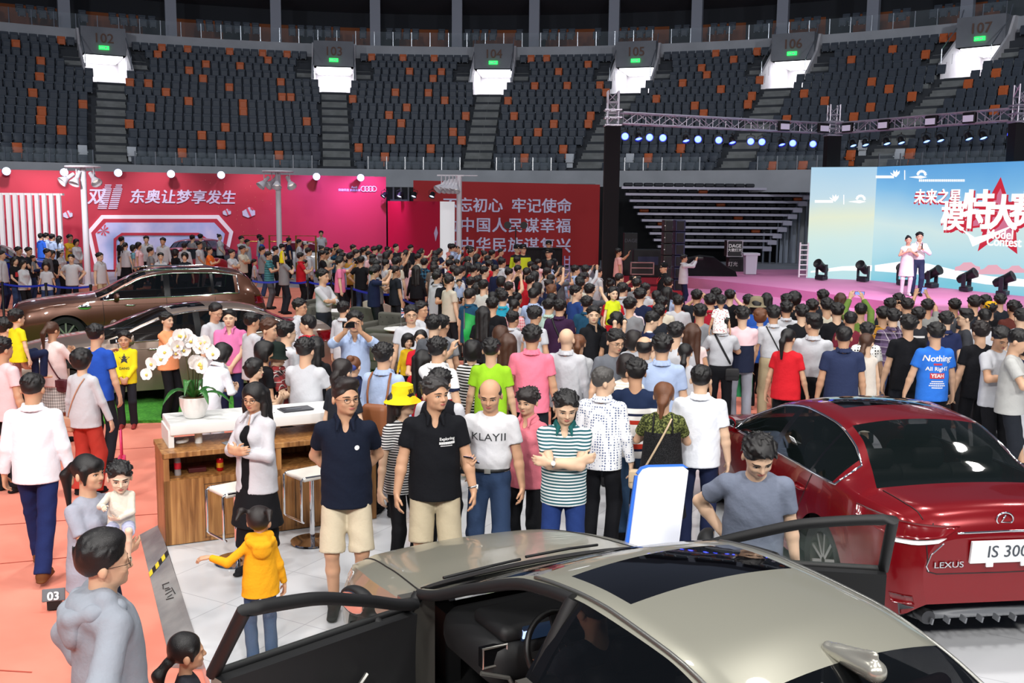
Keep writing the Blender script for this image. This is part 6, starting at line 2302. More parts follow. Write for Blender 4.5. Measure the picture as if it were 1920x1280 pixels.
# ---- beige brown limousine
M_taupe = car_paint('paint_taupe', '#85756a', .3, .35)
spr = Car(5.31, stretch(SEDAN, 5.31 / 4.97, .03, 1.06), (1.0, 4.15), .37, 1.55, 2.55, 4.02, 4.68, ((2.90, 3.0), (3.95, 4.0), (4.35, 4.5)), (2.62, 3.15, .40), wheelwell=.43)
spr.build('beige brown limousine parked on the green turf', M_taupe, (-5.713, 16.808, 0.06), 207.8)
for c, p, ch, a0, b0, mx in ((ben, M_brown, M_chrome, 1.74, 4.5, 2.0), (spr, M_taupe, M_chrome, 1.7, 4.42, 1.9)):
 for sg in (1, -1):
  MB().tube(c.window_outline(sg, a0, b0), .014, 6, closed=True).build('window_trim', ch, c.root, True)
  c.mirror(mx, sg, p)
  for x in (.55, 1.55):
   h, _ = c.hit((c.L / 2 - 1.7 - x, sg * 1.6, c.f['zb'](2) - .12), (0, -sg, 0))
   MB().tube([h + Vector((.1, 0, 0)), h + Vector((.07, sg * .035, 0)), h + Vector((-.07, sg * .035, 0)), h + Vector((-.1, 0, 0))], .014, 8).build('door_handle', ch, c.root, True)
  zb_ = c.f['zb'](2.5)
  for x in (1.72, 2.98, 3.98):
   c.line('door_seam', [(c.L / 2 - x, sg * 1.4, zb_ - .01), (c.L / 2 - x - .02, sg * 1.4, .7), (c.L / 2 - x + .03, sg * 1.4, .4)], (0, -sg, 0), M_rubber, .005)
  zh = c.f['zb'](.2)
  c.ruled('headlamp', [(c.L / 2 - .02, sg * .50, zh), (c.L / 2 - .12, sg * .70, zh + .02)], [(c.L / 2 - .02, sg * .52, zh - .14), (c.L / 2 - .12, sg * .74, zh - .12)], (-1, -sg * .3, 0), mat('headlamp_lit', '#eef2ff', .1, emit='#e8eeff', estr=2.0 if c is ben else .2) if c is ben else M_head, 4, .012)
  zt = c.f['zb'](c.L - .3)
  c.ruled('tail_lamp', [(-c.L / 2 + .02, sg * .5, zt - .02), (-c.L / 2 + .3, sg * .88, zt - .02)], [(-c.L / 2 + .02, sg * .52, zt - .2), (-c.L / 2 + .3, sg * .9, zt - .2)], (1, -sg * .5, 0), M_tail, 4, .012)
  c.line('body_crease', [(c.L / 2 - .8, sg * 1.4, zb_ - .14), (0, sg * 1.4, zb_ - .12), (-c.L / 2 + .6, sg * 1.4, zb_ - .1)], (0, -sg, 0), p, .008, -.004)
 c.ruled('grille', [(c.L / 2, .38, .8), (c.L / 2, -.38, .8)], [(c.L / 2, .4, .45), (c.L / 2, -.4, .45)], (-1, 0, 0), M_silvertrim, 4, .02)
 for y in (.4, -.4):
  seats(c, y, 2.75, mat('seat_tan', '#8a6a52', .5), 'car_seat')
  seats(c, y, 3.75, mat('seat_tan', '#8a6a52', .5), 'rear_seat')
for sg in (1, -1):
 MB().tube([(.0 + 0.1, sg * .66, 1.665), (-.2, sg * .655, 1.70), (-1.4, sg * .645, 1.70), (-1.8, sg * .65, 1.62)], .018, 8).build('roof_rail', M_chrome, ben.root, True)
 b = MB().ball((1.2, sg * .995, .98), (.13, .012, .05), 14).build('fender_vent', M_chrome, ben.root, True)
# ---- small far cars of the other booths, each its own body
SUVF = stretch(TALL, 4.7 / 5.14, 0, .95, .98)
SEDF = stretch(SEDAN, 4.6 / 4.97)
M_bluecar = car_paint('paint_blue', '#1424a8', .25, .4)
fb = Car(4.7, SUVF, (.92, 3.7), .37, 1.48, 2.40, 4.26, 4.55, ((2.7, 2.82), (3.6, 3.66), (4.05, 4.4)), None, {-1: (1.6, 2.72)}, wheelwell=.43)
p = at_y(18, 480, 36)
fb.build('bright blue tall car with an open door at the far left', M_bluecar, ((p.x - .7) * .95, 35.0, 0.012), 8)
fb.door(-1, 1.62, 2.72, 60, M_bluecar)
for sg in (1, -1):
 MB().tube(fb.window_outline(sg, 1.62, 4.1), .02, 6, closed=True).build('window_trim', M_chrome, fb.root, True)
p = at_y(300, 480, 38)
fr_ = Car(4.4, stretch(SEDAN, 4.4 / 4.97), (.82, 3.3), .32, 1.28, 2.1, 3.2, 3.85, ((2.42, 2.5), (3.2, 3.25), (3.5, 3.7)), None, {-1: (1.36, 2.42)})
fr_.build('small red car with its door open before the picture bay', car_paint('paint_red_far', '#a81420', .3, .3), (p.x + .3, 38.6, 0.012), 150)
fr_.door(-1, 1.38, 2.42, 60, M_rubber)
p = at_y(390, 480, 40)
fd = Car(4.6, SUVF if False else stretch(TALL, 4.6 / 5.14, 0, .93, .95), (.9, 3.6), .36, 1.45, 2.34, 4.17, 4.45, ((2.64, 2.75), (3.5, 3.56), (3.96, 4.3)), None, wheelwell=.42)
fd.build('dark blue tall car in the picture bay', car_paint('paint_navy', '#10183c', .25, .4), (p.x * 43.5 / 40, 43.5, 0.012), 80)
p = at_y(583, 470, 46)
fw = Car(4.6, SEDF, (.86, 3.5), .33, 1.34, 2.2, 3.5, 4.05, ((2.5, 2.6), (3.4, 3.46), (3.8, 4.0)), None)
fw.build('white car half hidden behind the crowd near the crimson wall', car_paint('paint_white', '#e6e6ea', .3, .1), (p.x, 46, 0.012), 8)
PLAT = [at(300, 983, .12), at(366, 1190, .12)]
PLAT_DIR = (PLAT[1] - PLAT[0]).normalized()
def plat_left(y):
 return PLAT[0].x + (y - PLAT[0].y) * PLAT_DIR.x / PLAT_DIR.y
PLAT_FAR, PLAT_RIGHT, PZ = 14.2, 9.0, 0.12
def floor_z(x, y):
 return PZ if y < PLAT_FAR and x > plat_left(min(y, 9.5)) and x < PLAT_RIGHT else 0.012
# ------------------------------------------------------------------ white platform, ramp, turf, reception desk
M_tile = mat('white_tile', '#d6d8dc', .16, coat=.3)
n = N(M_tile)
br = n.new('TexBrick', offset=0.0, i_Scale=1.0)
br.inputs['Mortar Size'].default_value = .004
br.inputs['Brick Width'].default_value = br.inputs['Row Height'].default_value = .8
br.inputs['Color1'].default_value = br.inputs['Color2'].default_value = lin('#c8cace')
br.inputs['Mortar'].default_value = lin('#a9abb0')
mp = n.new('Mapping')
mp.inputs['Rotation'].default_value = (0, 0, .5)
n.link(n.obj(), mp.inputs['Vector'])
n.link(mp.outputs['Vector'], br.inputs['Vector'])
n.link(br.outputs['Color'], n.b.inputs['Base Color'])
mb = MB().prism([(plat_left(-1.0), -1.0, .0), (PLAT_RIGHT, -1.0, .0), (PLAT_RIGHT, PLAT_FAR, .0), (plat_left(9.5), PLAT_FAR, .0), (plat_left(9.5), 9.5, .0)], (0, 0, 0.008), (0, 0, PZ))
struct('floor_platform', mb, M_tile)
M_alu = noise_mat('worn_aluminium', '#85878a', '#b0b2b0', 3.0, .4, 5)
M_alu.node_tree.nodes['Principled BSDF'].inputs['Metallic'].default_value = .45
a, b = at(262, 1002, .012), at(322, 1250, .012)
c, d = at(298, 983, .125), at(366, 1190, .125)
e = (d - c).normalized()
d = c + e * ((b - a).length)
ramp = MB().add([a, b, d, c, a - Vector((0, 0, .011)), b - Vector((0, 0, .011)), d - Vector((0, 0, .117)), c - Vector((0, 0, .117))], ((0, 1, 2, 3), (4, 7, 6, 5), (0, 4, 5, 1), (1, 5, 6, 2), (2, 6, 7, 3), (3, 7, 4, 0))).build('ramp', M_alu)
tag(ramp, 'worn aluminium ramp strip along the edge of the white platform', 'ramp')
nrm = (b - a).cross(c - a).normalized() * .004
nrm = nrm if nrm.z > 0 else -nrm
P = lambda s, t: a.lerp(b, s).lerp(c.lerp(d, s), t) + nrm
mb = MB()
for i in range(6):
 t0, t1 = i / 6, (i + 1) / 6
 mb.quad(P(.36 - .1 * t0, t0), P(.36 - .1 * t1, t1), P(.40 - .1 * t1, t1), P(.40 - .1 * t0, t0), i % 2)
mb.build('hazard_tape', [mat('tape_yellow', '#d8c030', .5), M_rubber], ramp)
mb = MB()
for (s0, t0, s1, t1) in ((.50, .40, .505, .68), (.505, .42, .53, .40), (.535, .45, .54, .62), (.55, .45, .552, .66), (.575, .42, .57, .70), (.60, .46, .595, .66), (.61, .40, .62, .68), (.55, .72, .60, .78)):
 mb.tube([P(s0, t0), P(s1, t1)], .004, 5)
mb.build('scribble', mat('ink', '#2c2c2e', .7), ramp)
M_turf = noise_mat('green_turf', '#2f7a1e', '#4ca02c', 30, .95, 4, .6)
mb = MB().prism([at(-260, 806, .0), at(430, 790, .0), Vector((-2.4, 18.6, 0)), Vector((-3.6, 25.6, 0)), Vector((-17, 25.2, 0))], (0, 0, .012), (0, 0, .06))
o = mb.build('floor_turf', M_turf)
o['kind'] = 'structure'
M_wood = mat('desk_wood', '#9a6a3a', .38)
n = N(M_wood)
mp = n.new('Mapping')
mp.inputs['Scale'].default_value = (9, 9, .5)
n.link(n.obj(), mp.inputs['Vector'])
t = n.new('TexNoise', i_Scale=3.0, i_Detail=8, i_Distortion=.6)
n.link(mp.outputs['Vector'], t.inputs['Vector'])
n.link(n.ramp(t.outputs['Fac'], ((.3, '#6e4520'), (.5, '#99693a'), (.7, '#b5854e'))), n.b.inputs['Base Color'])
A, B = at(312, 1023, PZ), at(706, 971, PZ)
dx = (B - A).normalized()
dy = Vector((-dx.y, dx.x, 0))
LD, DD, HD = (B - A).length, .62, .84
DM = Matrix(((dx.x, dy.x, 0, A.x), (dx.y, dy.y, 0, A.y), (0, 0, 1, PZ), (0, 0, 0, 1)))
desk = empty('reception_desk', A, 'wood grained reception desk with an open shelf and a raised white counter', 'desk', None, math.atan2(dx.y, dx.x))
MB().box((LD / 2, .03, .30), (LD, .06, .60)).box((LD / 2, DD - .03, .41), (LD, .06, .82)).build('front_panel', M_wood, desk)
for x in (.025, LD - .025, LD * .52):
 MB().box((x, DD / 2, .41), (.05, DD, .82)).build('side_panel', M_wood, desk)
MB().rbox((LD / 2, DD / 2, .835), (LD + .02, DD + .02, .05), .006).build('worktop', M_wood, desk)
MB().box((LD / 2, DD / 2, .60), (LD - .04, DD - .06, .025)).build('shelf', M_wood, desk)
for x0 in (.35, .35 + LD * .42):
 dr = MB().box((x0 + LD * .17, -.004, .29), (LD * .36, .012, .50)).build('cupboard_door', M_wood, desk)
 MB().tube([(x0, -.011, .03), (x0, -.011, .54), (x0 + LD * .34, -.011, .54)], .003, 4).build('door_gap', M_rubber, dr)
ctr = MB().rbox((LD * .5 + .08, DD * .72, 1.03), (LD - .02, .55, .11), .012)
ctr.box((.10, DD * .72, .94), (.05, .5, .16))
ctr.cyl((.36, DD * .5, .86), (.36, DD * .5, .98), .035, n=14).cyl((LD * .8, DD * .5, .86), (LD * .8, DD * .5, .98), .035, n=14)
ctr.build('counter', mat('counter_white', '#e6e6e4', .35), desk, 40)
def on_desk(x, y, z):
 return DM @ Vector((x, y, z))
def thing(name, x, y, z, label, cat, group=None):
 o = empty(name, on_desk(x, y, z), label, cat, group, math.atan2(dx.y, dx.x))
 return o
o = thing('cola_bottle', .14, .14, .614, 'small plastic cola bottle with red label in the desk shelf', 'bottle')
MB().lathe([(0, 0), (.03, 0), (.032, .02), (.028, .07), (.032, .12), (.03, .15), (.012, .185), (.012, .2), (0, .2)], n=16).build('body', mat('bottle_clear', '#c9c0c0', .1, alpha=.55), o, 40)
MB().lathe([(.033, .06), (.0335, .12)], n=16).build('paper_label', mat('cola_red', '#c0182a', .5), o, True)
MB().lathe([(0, .215), (.014, .215), (.014, .195)], n=12).build('cap', mat('cola_red', '#c0182a', .5), o, 40)
o = thing('drink_can', .52, .14, .614, 'red and gold drink can in the desk shelf', 'can')
MB().lathe([(0, 0), (.026, 0), (.033, .01), (.033, .11), (.027, .122), (0, .12)], n=18).build('body', mat('can_red', '#b8141c', .25, .5), o, 40)
MB().lathe([(.0335, .035), (.0335, .08)], n=18).build('gold_band', mat('can_gold', '#d8a030', .3, .6), o, True)
MB().lathe([(0, .121), (.026, .122)], n=16).build('lid', M_steel, o)
o = thing('carton', .32, .2, .614, 'dark red small carton lying in the desk shelf', 'box')
MB().rbox((0, 0, .02), (.16, .08, .04), .004).build('box', mat('carton_red', '#4a1216', .5), o)
for i, (x, y, z, lab, w, r) in enumerate(((.72, .13, .861, 'grey brochure lying on the wooden desk top', .3, .2), (.95, .42, 1.087, 'open white papers on the white counter', .28, -.2), (1.3, .38, 1.087, 'dark brochure at the reading visitor on the counter', .3, .1))):
 o = thing('brochure', x, y, z, lab, 'paper')
 R = Matrix.Rotation(r, 3, 'Z')
 MB().box((0, 0, .004), (w, .21, .006), 0, R).box((.02, .01, .009), (w * .96, .2, .004), 0, R).build('pages', mat('brochure_%d' % i, ('#7e848c', '#e8e8ea', '#3a3c42')[i], .4), o)
 MB().box((-.02, 0, .013), (w * .5, .05, .002), 0, R).build('print', mat('print_grey', '#5c6068', .5), o)
o = thing('tissue_pack', .22, .33, .861, 'crumpled white tissue beside the counter post', 'tissue')
P_, Q_ = surface([ell((0, 0, .02), (.05, .035, .024), .01), ell((.03, .01, .03), (.03, .03, .026), .01), ell((-.04, -.01, .02), (.025, .025, .02), .01)], .006, wrinkle=.003)
link('sheet', np_mesh('sheet', P_, Q_, [M_white]), o)
o = thing('key_set', 1.02, .55, 1.087, 'small bunch of keys on the white counter right of the orchid', 'keys')
MB().tube([(.02 * math.cos(a), .02 * math.sin(a), .004) for a in np.linspace(0, 2 * PI, 13)[:-1]], .002, 5, closed=True).build('ring', M_steel, o)
MB().box((.035, .01, .004), (.04, .012, .003)).build('key', M_steel, o)
MB().box((-.02, -.03, .006), (.03, .045, .01)).build('fob', M_rubber, o)
q = at(365, 782, PZ + 1.087)
orc = empty('potted_orchid', (q.x, q.y, PZ + 1.087), 'white orchid with arching flower stems in a glossy white pot on the counter', 'plant')
MB().lathe([(0, 0), (.07, 0), (.085, .012), (.118, .11), (.122, .175), (.115, .18), (.108, .168), (.0, .16)], n=32).build('pot', mat('pot_white', '#eceae6', .2, coat=.4), orc, 40)
MB().lathe([(0, .175), (.07, .178), (.108, .165)], n=16).build('bark', noise_mat('bark_chips', '#4a3620', '#7a5a36', 40, .9), orc)
M_leaf = mat('orchid_leaf', '#2f6a2a', .35)
M_stem = mat('orchid_stem', '#4a4a2c', .5)
M_petal = mat('orchid_petal', '#f2f0ee', .5)
M_lipy = mat('orchid_lip', '#e0c860', .5)
rnd = random.Random(8)
for i in range(9):
 a = i * 2 * PI / 9 + rnd.uniform(-.2, .2)
 ln = rnd.uniform(.2, .3)
 up = rnd.uniform(.3, 1.0)
 vs, fs = [], []
 for k in range(9):
  t = k / 8
  r = .03 + ln * t
  z = .18 + up * .22 * math.sin(t * 2.2) - .12 * t * t
  w = .036 * math.sin(PI * (t * .85 + .12))
  for sd, dz in ((-1, .006), (0, -.004), (1, .006)):
   vs.append((r * math.cos(a) - sd * w * math.sin(a), r * math.sin(a) + sd * w * math.cos(a), z + dz))
 vs += [(x, y, z - .005) for x, y, z in vs]
 for k in range(8):
  for j in (0, 1):
   p0 = k * 3 + j
   fs += [(p0, p0 + 1, p0 + 4, p0 + 3), (27 + p0, 27 + p0 + 3, 27 + p0 + 4, 27 + p0 + 1)]
  fs += [(k * 3, k * 3 + 3, 27 + k * 3 + 3, 27 + k * 3), (k * 3 + 2, 27 + k * 3 + 2, 27 + k * 3 + 5, k * 3 + 5)]
 MB().add(vs, fs).build('leaf', M_leaf, orc, True)
def flower():
 b = MB()
 for k in range(5):
  a = PI / 2 + k * 2 * PI / 5
  w, ln = (.030, .042) if k in (1, 4) else (.019, .04)
  vs = [(0, 0, 0)]
  for t, ww in ((.3, .75), (.65, 1.0), (.9, .6), (1, .1)):
   for sd in (-1, 1):
    x, y = ln * t, sd * w * ww
    vs.append((x * math.cos(a) - y * math.sin(a), -.004 - .01 * t * t, x * math.sin(a) + y * math.cos(a)))
  b.add(vs, ((0, 1, 2), (1, 3, 4, 2), (3, 5, 6, 4), (5, 7, 8, 6)))
 b.ball((0, -.012, -.004), (.009, .01, .009), 8, 1)
 return b.mesh('flower', [M_petal, M_lipy], True)
FL = flower()
for sx, pts in ((-1, [(-.02, 0, .18), (-.04, -.02, .42), (-.05, -.03, .58), (-.13, -.05, .60), (-.24, -.08, .52), (-.32, -.1, .40)]),
    (-1, [(-.01, .01, .18), (.0, .0, .5), (-.01, -.02, .68), (-.06, -.05, .72), (-.11, -.08, .66)]),
    (1, [(.02, 0, .18), (.06, .0, .48), (.07, -.01, .62), (.13, -.04, .66), (.19, -.07, .58)]),
    (1, [(.01, -.01, .18), (.03, -.02, .4), (.06, -.05, .50), (.10, -.08, .46)])):
 MB().tube(pts, [.007, .006, .006, .005, .004, .003][:len(pts)], 7).build('flower_stem', M_stem, orc, True)
 path = pts[2:]
 for k in range(7):
  t = k / 6 * (len(path) - 1)
  i = min(int(t), len(path) - 2)
  p = Vector(path[i]).lerp(Vector(path[i + 1]), t - i)
  f = link('flower', FL, orc)
  s_ = rnd.uniform(1.2, 1.6)
  f.location = p + Vector((rnd.uniform(-.02, .02), -.03, rnd.uniform(-.03, .02)))
  f.rotation_euler = (rnd.uniform(-.3, .3), rnd.uniform(-.3, .3), rnd.uniform(-.7, .7))
  f.scale = (s_, s_, s_)
orc.scale = (1.12, 1.12, 1.12)
M_stoolseat = mat('stool_white', '#e2ddd4', .4)
for i, (u, v, lab) in enumerate(((446, 1050, 'chrome bar stool with white seat at the left half of the wood desk'), (586, 1014, 'chrome bar stool with white seat beside the navy polo man'))):
 p = at(u, v, PZ)
 o = empty('bar_stool', p, lab, 'stool', None, math.atan2(dx.y, dx.x) + .3)
 MB().lathe([(0, .03), (.03, .03), (.05, .022), (.2, .012), (.205, 0), (0, 0)], n=32).build('base', M_chrome, o, 40)
 MB().cyl((0, 0, .02), (0, 0, .60), .024, n=16).build('column', M_chrome, o, 40)
 MB().rbox((0, 0, .645), (.36, .33, .045), .02).build('seat', M_stoolseat, o, 50)
 b = MB()
 for s in (-1, 1):
  b.tube([(-.17, s * .15, .66), (-.2, s * .15, .64), (-.2, s * .15, .27), (-.18, s * .15, .25)], .011, 8)
 b.tube([(-.18, -.15, .25), (-.18, .15, .25)], .011, 8)
 b.tube([(-.16, -.155, .66), (.18, -.155, .645), (.18, .155, .645), (-.16, .155, .66)], .011, 8)
 b.build('seat_frame', M_chrome, o, 50)
p = at_y(1240, 960, 7.35)
o = empty('information_board', (p.x, 7.35, PZ), 'white slanted information board with blue top edge between the two near cars', 'sign', None, .12)
prof = [(-.27, .30), (-.135, 1.1), (-.10, 1.145), (-.05, 1.16), (.22, 1.16), (.26, 1.13), (.25, 1.07), (.115, .30)]
R = Matrix.Rotation(math.radians(-14), 3, 'X')
q = [R @ Vector((x, 0, z - .3)) + Vector((0, 0, .3)) for x, z in prof]
MB().prism(q, (0, 0, 0), R @ Vector((0, .05, 0))).build('panel', mat('board_white', '#e4e8f4', .25), o)
q = [R @ Vector((x * 1.03 - .004, .012, (z - .3) * 1.022)) + Vector((0, 0, .3)) for x, z in prof[1:6] + [(.22, 1.132), (-.04, 1.132), (-.09, 1.115), (-.115, 1.08)]]
MB().prism(q, (0, 0, 0), R @ Vector((0, .045, 0))).build('blue_edge', mat('edge_blue', '#2f6fd8', .35), o)
q = [R @ Vector((x * 1.06 - .012, .02, (z - .3) * 1.0)) + Vector((0, 0, .3)) for x, z in prof[:2]] + [R @ Vector((x, .02, z - .3)) + Vector((0, 0, .3)) for x, z in prof[1::-1]]
MB().prism(q, (0, 0, 0), R @ Vector((0, .035, 0))).build('blue_side', mat('edge_blue', '#2f6fd8', .35), o)
MB().rbox((-.06, .06, .16), (.08, .06, .32), .01).rbox((-.06, .06, .012), (.42, .34, .024), .01).build('stand', M_steel, o, 50)
p = at(102, 1142, .012)
o = empty('number_card', p, 'grey number card standing on the orange carpet behind the hooded man', 'sign', None, .3)
MB().rbox((0, 0, .12), (.17, .02, .1), .006, 0, Matrix.Rotation(-.4, 3, 'X')).build('plate', mat('card_grey', '#5a5e64', .4), o)
text('card_digits', '03', .09, Matrix.Translation((.0, -.022, .115)) @ Matrix.Rotation(PI / 2 - .4, 4, 'X'), M_white, o, extrude=.002, bold=.03)
MB().box((0, .03, .04), (.1, .1, .07)).build('foot', M_rubber, o)
# ------------------------------------------------------------------ belt barriers, armchairs, low tables
M_belt = mat('belt_blue', '#1a34b8', .55)
def barrier(tops, where):
 pts = [at(u, v, .95) for u, v in tops]
 for i, p in enumerate(pts):
  o = empty('barrier_post', (p.x, p.y, floor_z(p.x, p.y)), 'black belt post %s, %s of its row' % (where, ('first', 'second', 'third', 'fourth', 'fifth', 'sixth', 'seventh', 'eighth')[i]), 'barrier')
  MB().lathe([(0, 0), (.17, 0), (.17, .02), (.04, .04), (.033, .05), (.033, .9), (.042, .9), (.042, .98), (0, .985)], n=18).build('post', M_black, o, 40)
  if i + 1 < len(pts):
   q = pts[i + 1]
   d = Vector((q.x - p.x, q.y - p.y, 0))
   b = MB()
   for k in range(10):
    t0, t1 = k / 10, (k + 1) / 10
    sag = lambda t: -.06 * 4 * t * (1 - t)
    a_, b_ = d * t0, d * t1
    b.prism([(a_.x, a_.y, .90 + sag(t0)), (b_.x, b_.y, .90 + sag(t1)), (b_.x, b_.y, .955 + sag(t1)), (a_.x, a_.y, .955 + sag(t0))], (0, 0, 0), (0, .006, 0))
   b.build('belt', M_belt, o)
barrier(((-60, 529), (4, 531), (86, 533), (170, 536)), 'left of the brown bonnet')
barrier(((470, 525), (531, 525), (577, 527), (622, 529), (660, 540), (735, 551), (749, 558), (863, 589)), 'along the crowd by the armchairs')
M_sofa = mat('sofa_grey', '#57564f', .8)
M_sofac = mat('sofa_cream', '#cfc4b8', .7)
M_button = mat('sofa_button', '#3c3b36', .8)
def armchair(u, v, yaw, label, tub=False, m=None):
 p = at(u, v, .76)
 m = m or M_sofa
 o = empty('armchair', (p.x, p.y, floor_z(p.x, p.y)), label, 'armchair', None, math.radians(yaw))
 if tub:
  vs, fs = [], []
  for i in range(21):
   a = -.35 * PI + 1.7 * PI * i / 20 - PI * .0
   a = PI / 2 + (i / 20 - .5) * 1.5 * PI
   h = .45 + .3 * (math.sin(a) * .5 + .5)
   for r, z in ((.40, .08), (.42, h), (.36, h + .015), (.30, .1)):
    vs.append((r * math.cos(a), r * math.sin(a), z))
  for i in range(20):
   for k in range(3):
    fs.append((i * 4 + k, (i + 1) * 4 + k, (i + 1) * 4 + k + 1, i * 4 + k + 1))
  fs += [(0, 1, 2, 3), (83, 82, 81, 80)]
  MB().add(vs, fs).build('shell', m, o, 50)
  MB().rbox((0, -.05, .36), (.58, .58, .16), .06).build('seat_cushion', m, o, 50)
 else:
  MB().rbox((0, 0, .22), (.86, .8, .3), .04).build('base', m, o, 50)
  MB().rbox((0, -.06, .41), (.58, .64, .14), .05).build('seat_cushion', m, o, 50)
  bk = MB().rbox((0, .33, .5), (.66, .18, .54), .05).build('backrest', m, o, 50)
  b = MB()
  for i in range(4):
   for j in range(3):
    b.ball((-.24 + i * .16 + (j % 2) * .05, .237, .45 + j * .11), (.013, .007, .013), 8)
  b.build('button_tufts', M_button, bk)
  for s in (-1, 1):
   MB().rbox((s * .38, -.02, .36), (.14, .82, .44), .05).build('armrest', m, o, 50)
 for x, y in ((-.3, -.3), (.3, -.3), (-.3, .3), (.3, .3)):
  s = .7 if tub else 1.1
  MB().cyl((x * s, y * s, 0), (x * s, y * s, .1), .02, n=8).build('leg', M_steel, o)
armchair(608, 550, -20, 'grey tufted armchair behind the usher')
armchair(612, 575, 70, 'grey armchair right of the usher turned to the low table')
armchair(720, 590, -25, 'grey tufted armchair facing the camera near the small flag')
armchair(711, 562, 150, 'tub chair with pale back behind the tufted armchair', True, M_sofac)
armchair(686, 573, 160, 'grey tub chair left of the pale tub chair', True)
armchair(738, 624, 160, 'grey armchair seen from behind in front of the small flag')
armchair(846, 599, 165, 'cream tub chair near the end of the belt barrier', True, M_sofac)
for u, v, lab in ((750, 616, 'white round low table carrying the small flag'), (632, 582, 'white round low table between the grey armchairs')):
 p = at(u, v, .55)
 o = empty('low_table', (p.x, p.y, .012), lab, 'table')
 MB().lathe([(0, .52), (.34, .52), (.35, .535), (.34, .55), (0, .55)], n=28).build('table_top', M_white, o, 40)
 MB().lathe([(0, 0), (.22, 0), (.22, .015), (.03, .03), (.03, .52)], n=18).build('pedestal', M_steel, o, 40)
p = at(752, 612, .562)
o = empty('table_flag', (p.x, p.y, .562), 'small blue, white and red crossed flag on a stick standing on the low table', 'flag')
MB().lathe([(0, 0), (.05, 0), (.05, .015), (.006, .02), (.005, .42), (0, .42)], n=10).build('stick', M_steel, o)
fl = MB().box((.13, 0, .30), (.26, .004, .20)).build('flag_cloth', mat('flag_blue', '#24306e', .7), o)
for w_, c_, y_ in ((.05, '#e8e8ee', .004), (.024, '#c02034', .006)):
 b = MB().box((.13, 0, .30), (.26, .004 + y_, w_)).box((.13, 0, .30), (w_, .004 + y_, .20))
 if c_[1] == 'e':
  for s in (-1, 1):
   b.box((.13, 0, .30), (.31, .006, .03), 0, Matrix.Rotation(s * .65, 3, 'Y'))
 b.build('flag_cross', mat('flag_' + c_[1:], c_, .7), fl)
for k, u in enumerate((473, 523, 572)):
 p = at_y(u, 470, 43.2)
 o = empty('gold_frame', (p.x, 43.2 + k * .1, .012), ('left', 'middle', 'right')[k] + ' golden rope gate before the crimson wall', 'frame')
 MB().tube([(-.42, 0, 0), (-.42, 0, 1.75), (.42, 0, 1.75), (.42, 0, 0)], .04, 8).build('gate_frame', mat('gold', '#b89048', .3, .8), o)
 MB().cyl((-.42, 0, 1.5), (.42, 0, 1.5), .025).build('cross_bar', mat('gold', '#b89048', .3, .8), o)
# ------------------------------------------------------------------ the crowd: one row per person
PAL = dict(W='#c2c4ca', O='#cbc5b4', B='#14151a', N='#1a2342', G='#85878b', g='#55585e', L='#a9bbdc', T='#2a9fbc', P='#ea7fa6', p='#eec6cc', R='#c01d2c', Y='#e6dc24', M='#6a2030', V='#38203e',
   U='#2a5cc4', J='#33456a', K='#b5a586', E='#66803a', A='#f0a070', m='#b98a3a', t='#1f4a66', l='#c8b8dc', D='#20242c', S='#9ad02a')
ARMC = dict(d=('down', 'down'), l=('loose', 'loose'), p=('phone', 'phone'), r=('raise', 'raise'), h=('hip', 'hip'), c=('crossL', 'crossR'), k=('clasp', 'clasp'), b=('back', 'back'), P=('photo', 'photo'),
   q=('down', 'phone'), R=('down', 'raise'), y=('carry', 'carry'), o=('hold', 'hold'), e=('reach', 'down'), f=('photo', 'down'), H=('down', 'hip'), w=('ear', 'down'), x=('point', 'down'), Q=('down', 'low'), z=('reach', 'reach'), C=('chest', 'chest'))
STAGE_AIM = Vector((12.5, 32.0))
placed = []
def place(u, v, H):
 z = .012
 for _ in range(3):
  p = at(u, v, z + H + .012)
  if p.y < 0 or p.y > 47:
   p = at_y(u, v, 41.0)
  z = floor_z(p.x, p.y)
 return Vector((p.x, p.y, z))
BLOCKS = [(c.root.location.x, c.root.location.y, c.root.rotation_euler.z, c.L / 2 + .12, c.f['ym'](c.L / 2) + .2) for c in (sil, red, ben, spr, fb, fr_, fd, fw)]
BLOCKS.append(tuple(DM @ Vector((LD / 2, DD / 2, 0)))[:2] + (math.atan2(dx.y, dx.x), LD / 2 + .12, DD / 2 + .16))
def free(x, y):
 """how much room is left at a spot: below zero inside a car or the desk"""
 m = 9.0
 for bx, by, ang, hl, hw in BLOCKS:
  c, s_ = math.cos(ang), math.sin(ang)
  a, b = (x - bx) * c + (y - by) * s_, -(x - bx) * s_ + (y - by) * c
  m = min(m, max(abs(a) - hl, abs(b) - hw) + .42)
 for px, py, pz in placed:
  m = min(m, math.hypot(px - x, py - y))
 return m
def spread_out(u, v, H, p):
 best = None
 for k in (0, .15, -.15, .3, -.3, .45, -.45, .6, -.6, .8, -.8, 1.0, -1.0, 1.3, -1.3):
  q = Vector((p.x, p.y, 0)) * (1 + k / max(p.y, 1))
  r = free(q.x, q.y)
  if best is None or r > best[0] + .02:
   best = (r, q)
  if r > .42:
   break
 q = best[1]
 return Vector((q.x, q.y, floor_z(q.x, q.y)))
M_phone = mat('phone_black', '#0c0d10', .25)
M_phscr = mat('phone_screen', '#5a78c8', .2, emit='#86a4ff', estr=1.3)
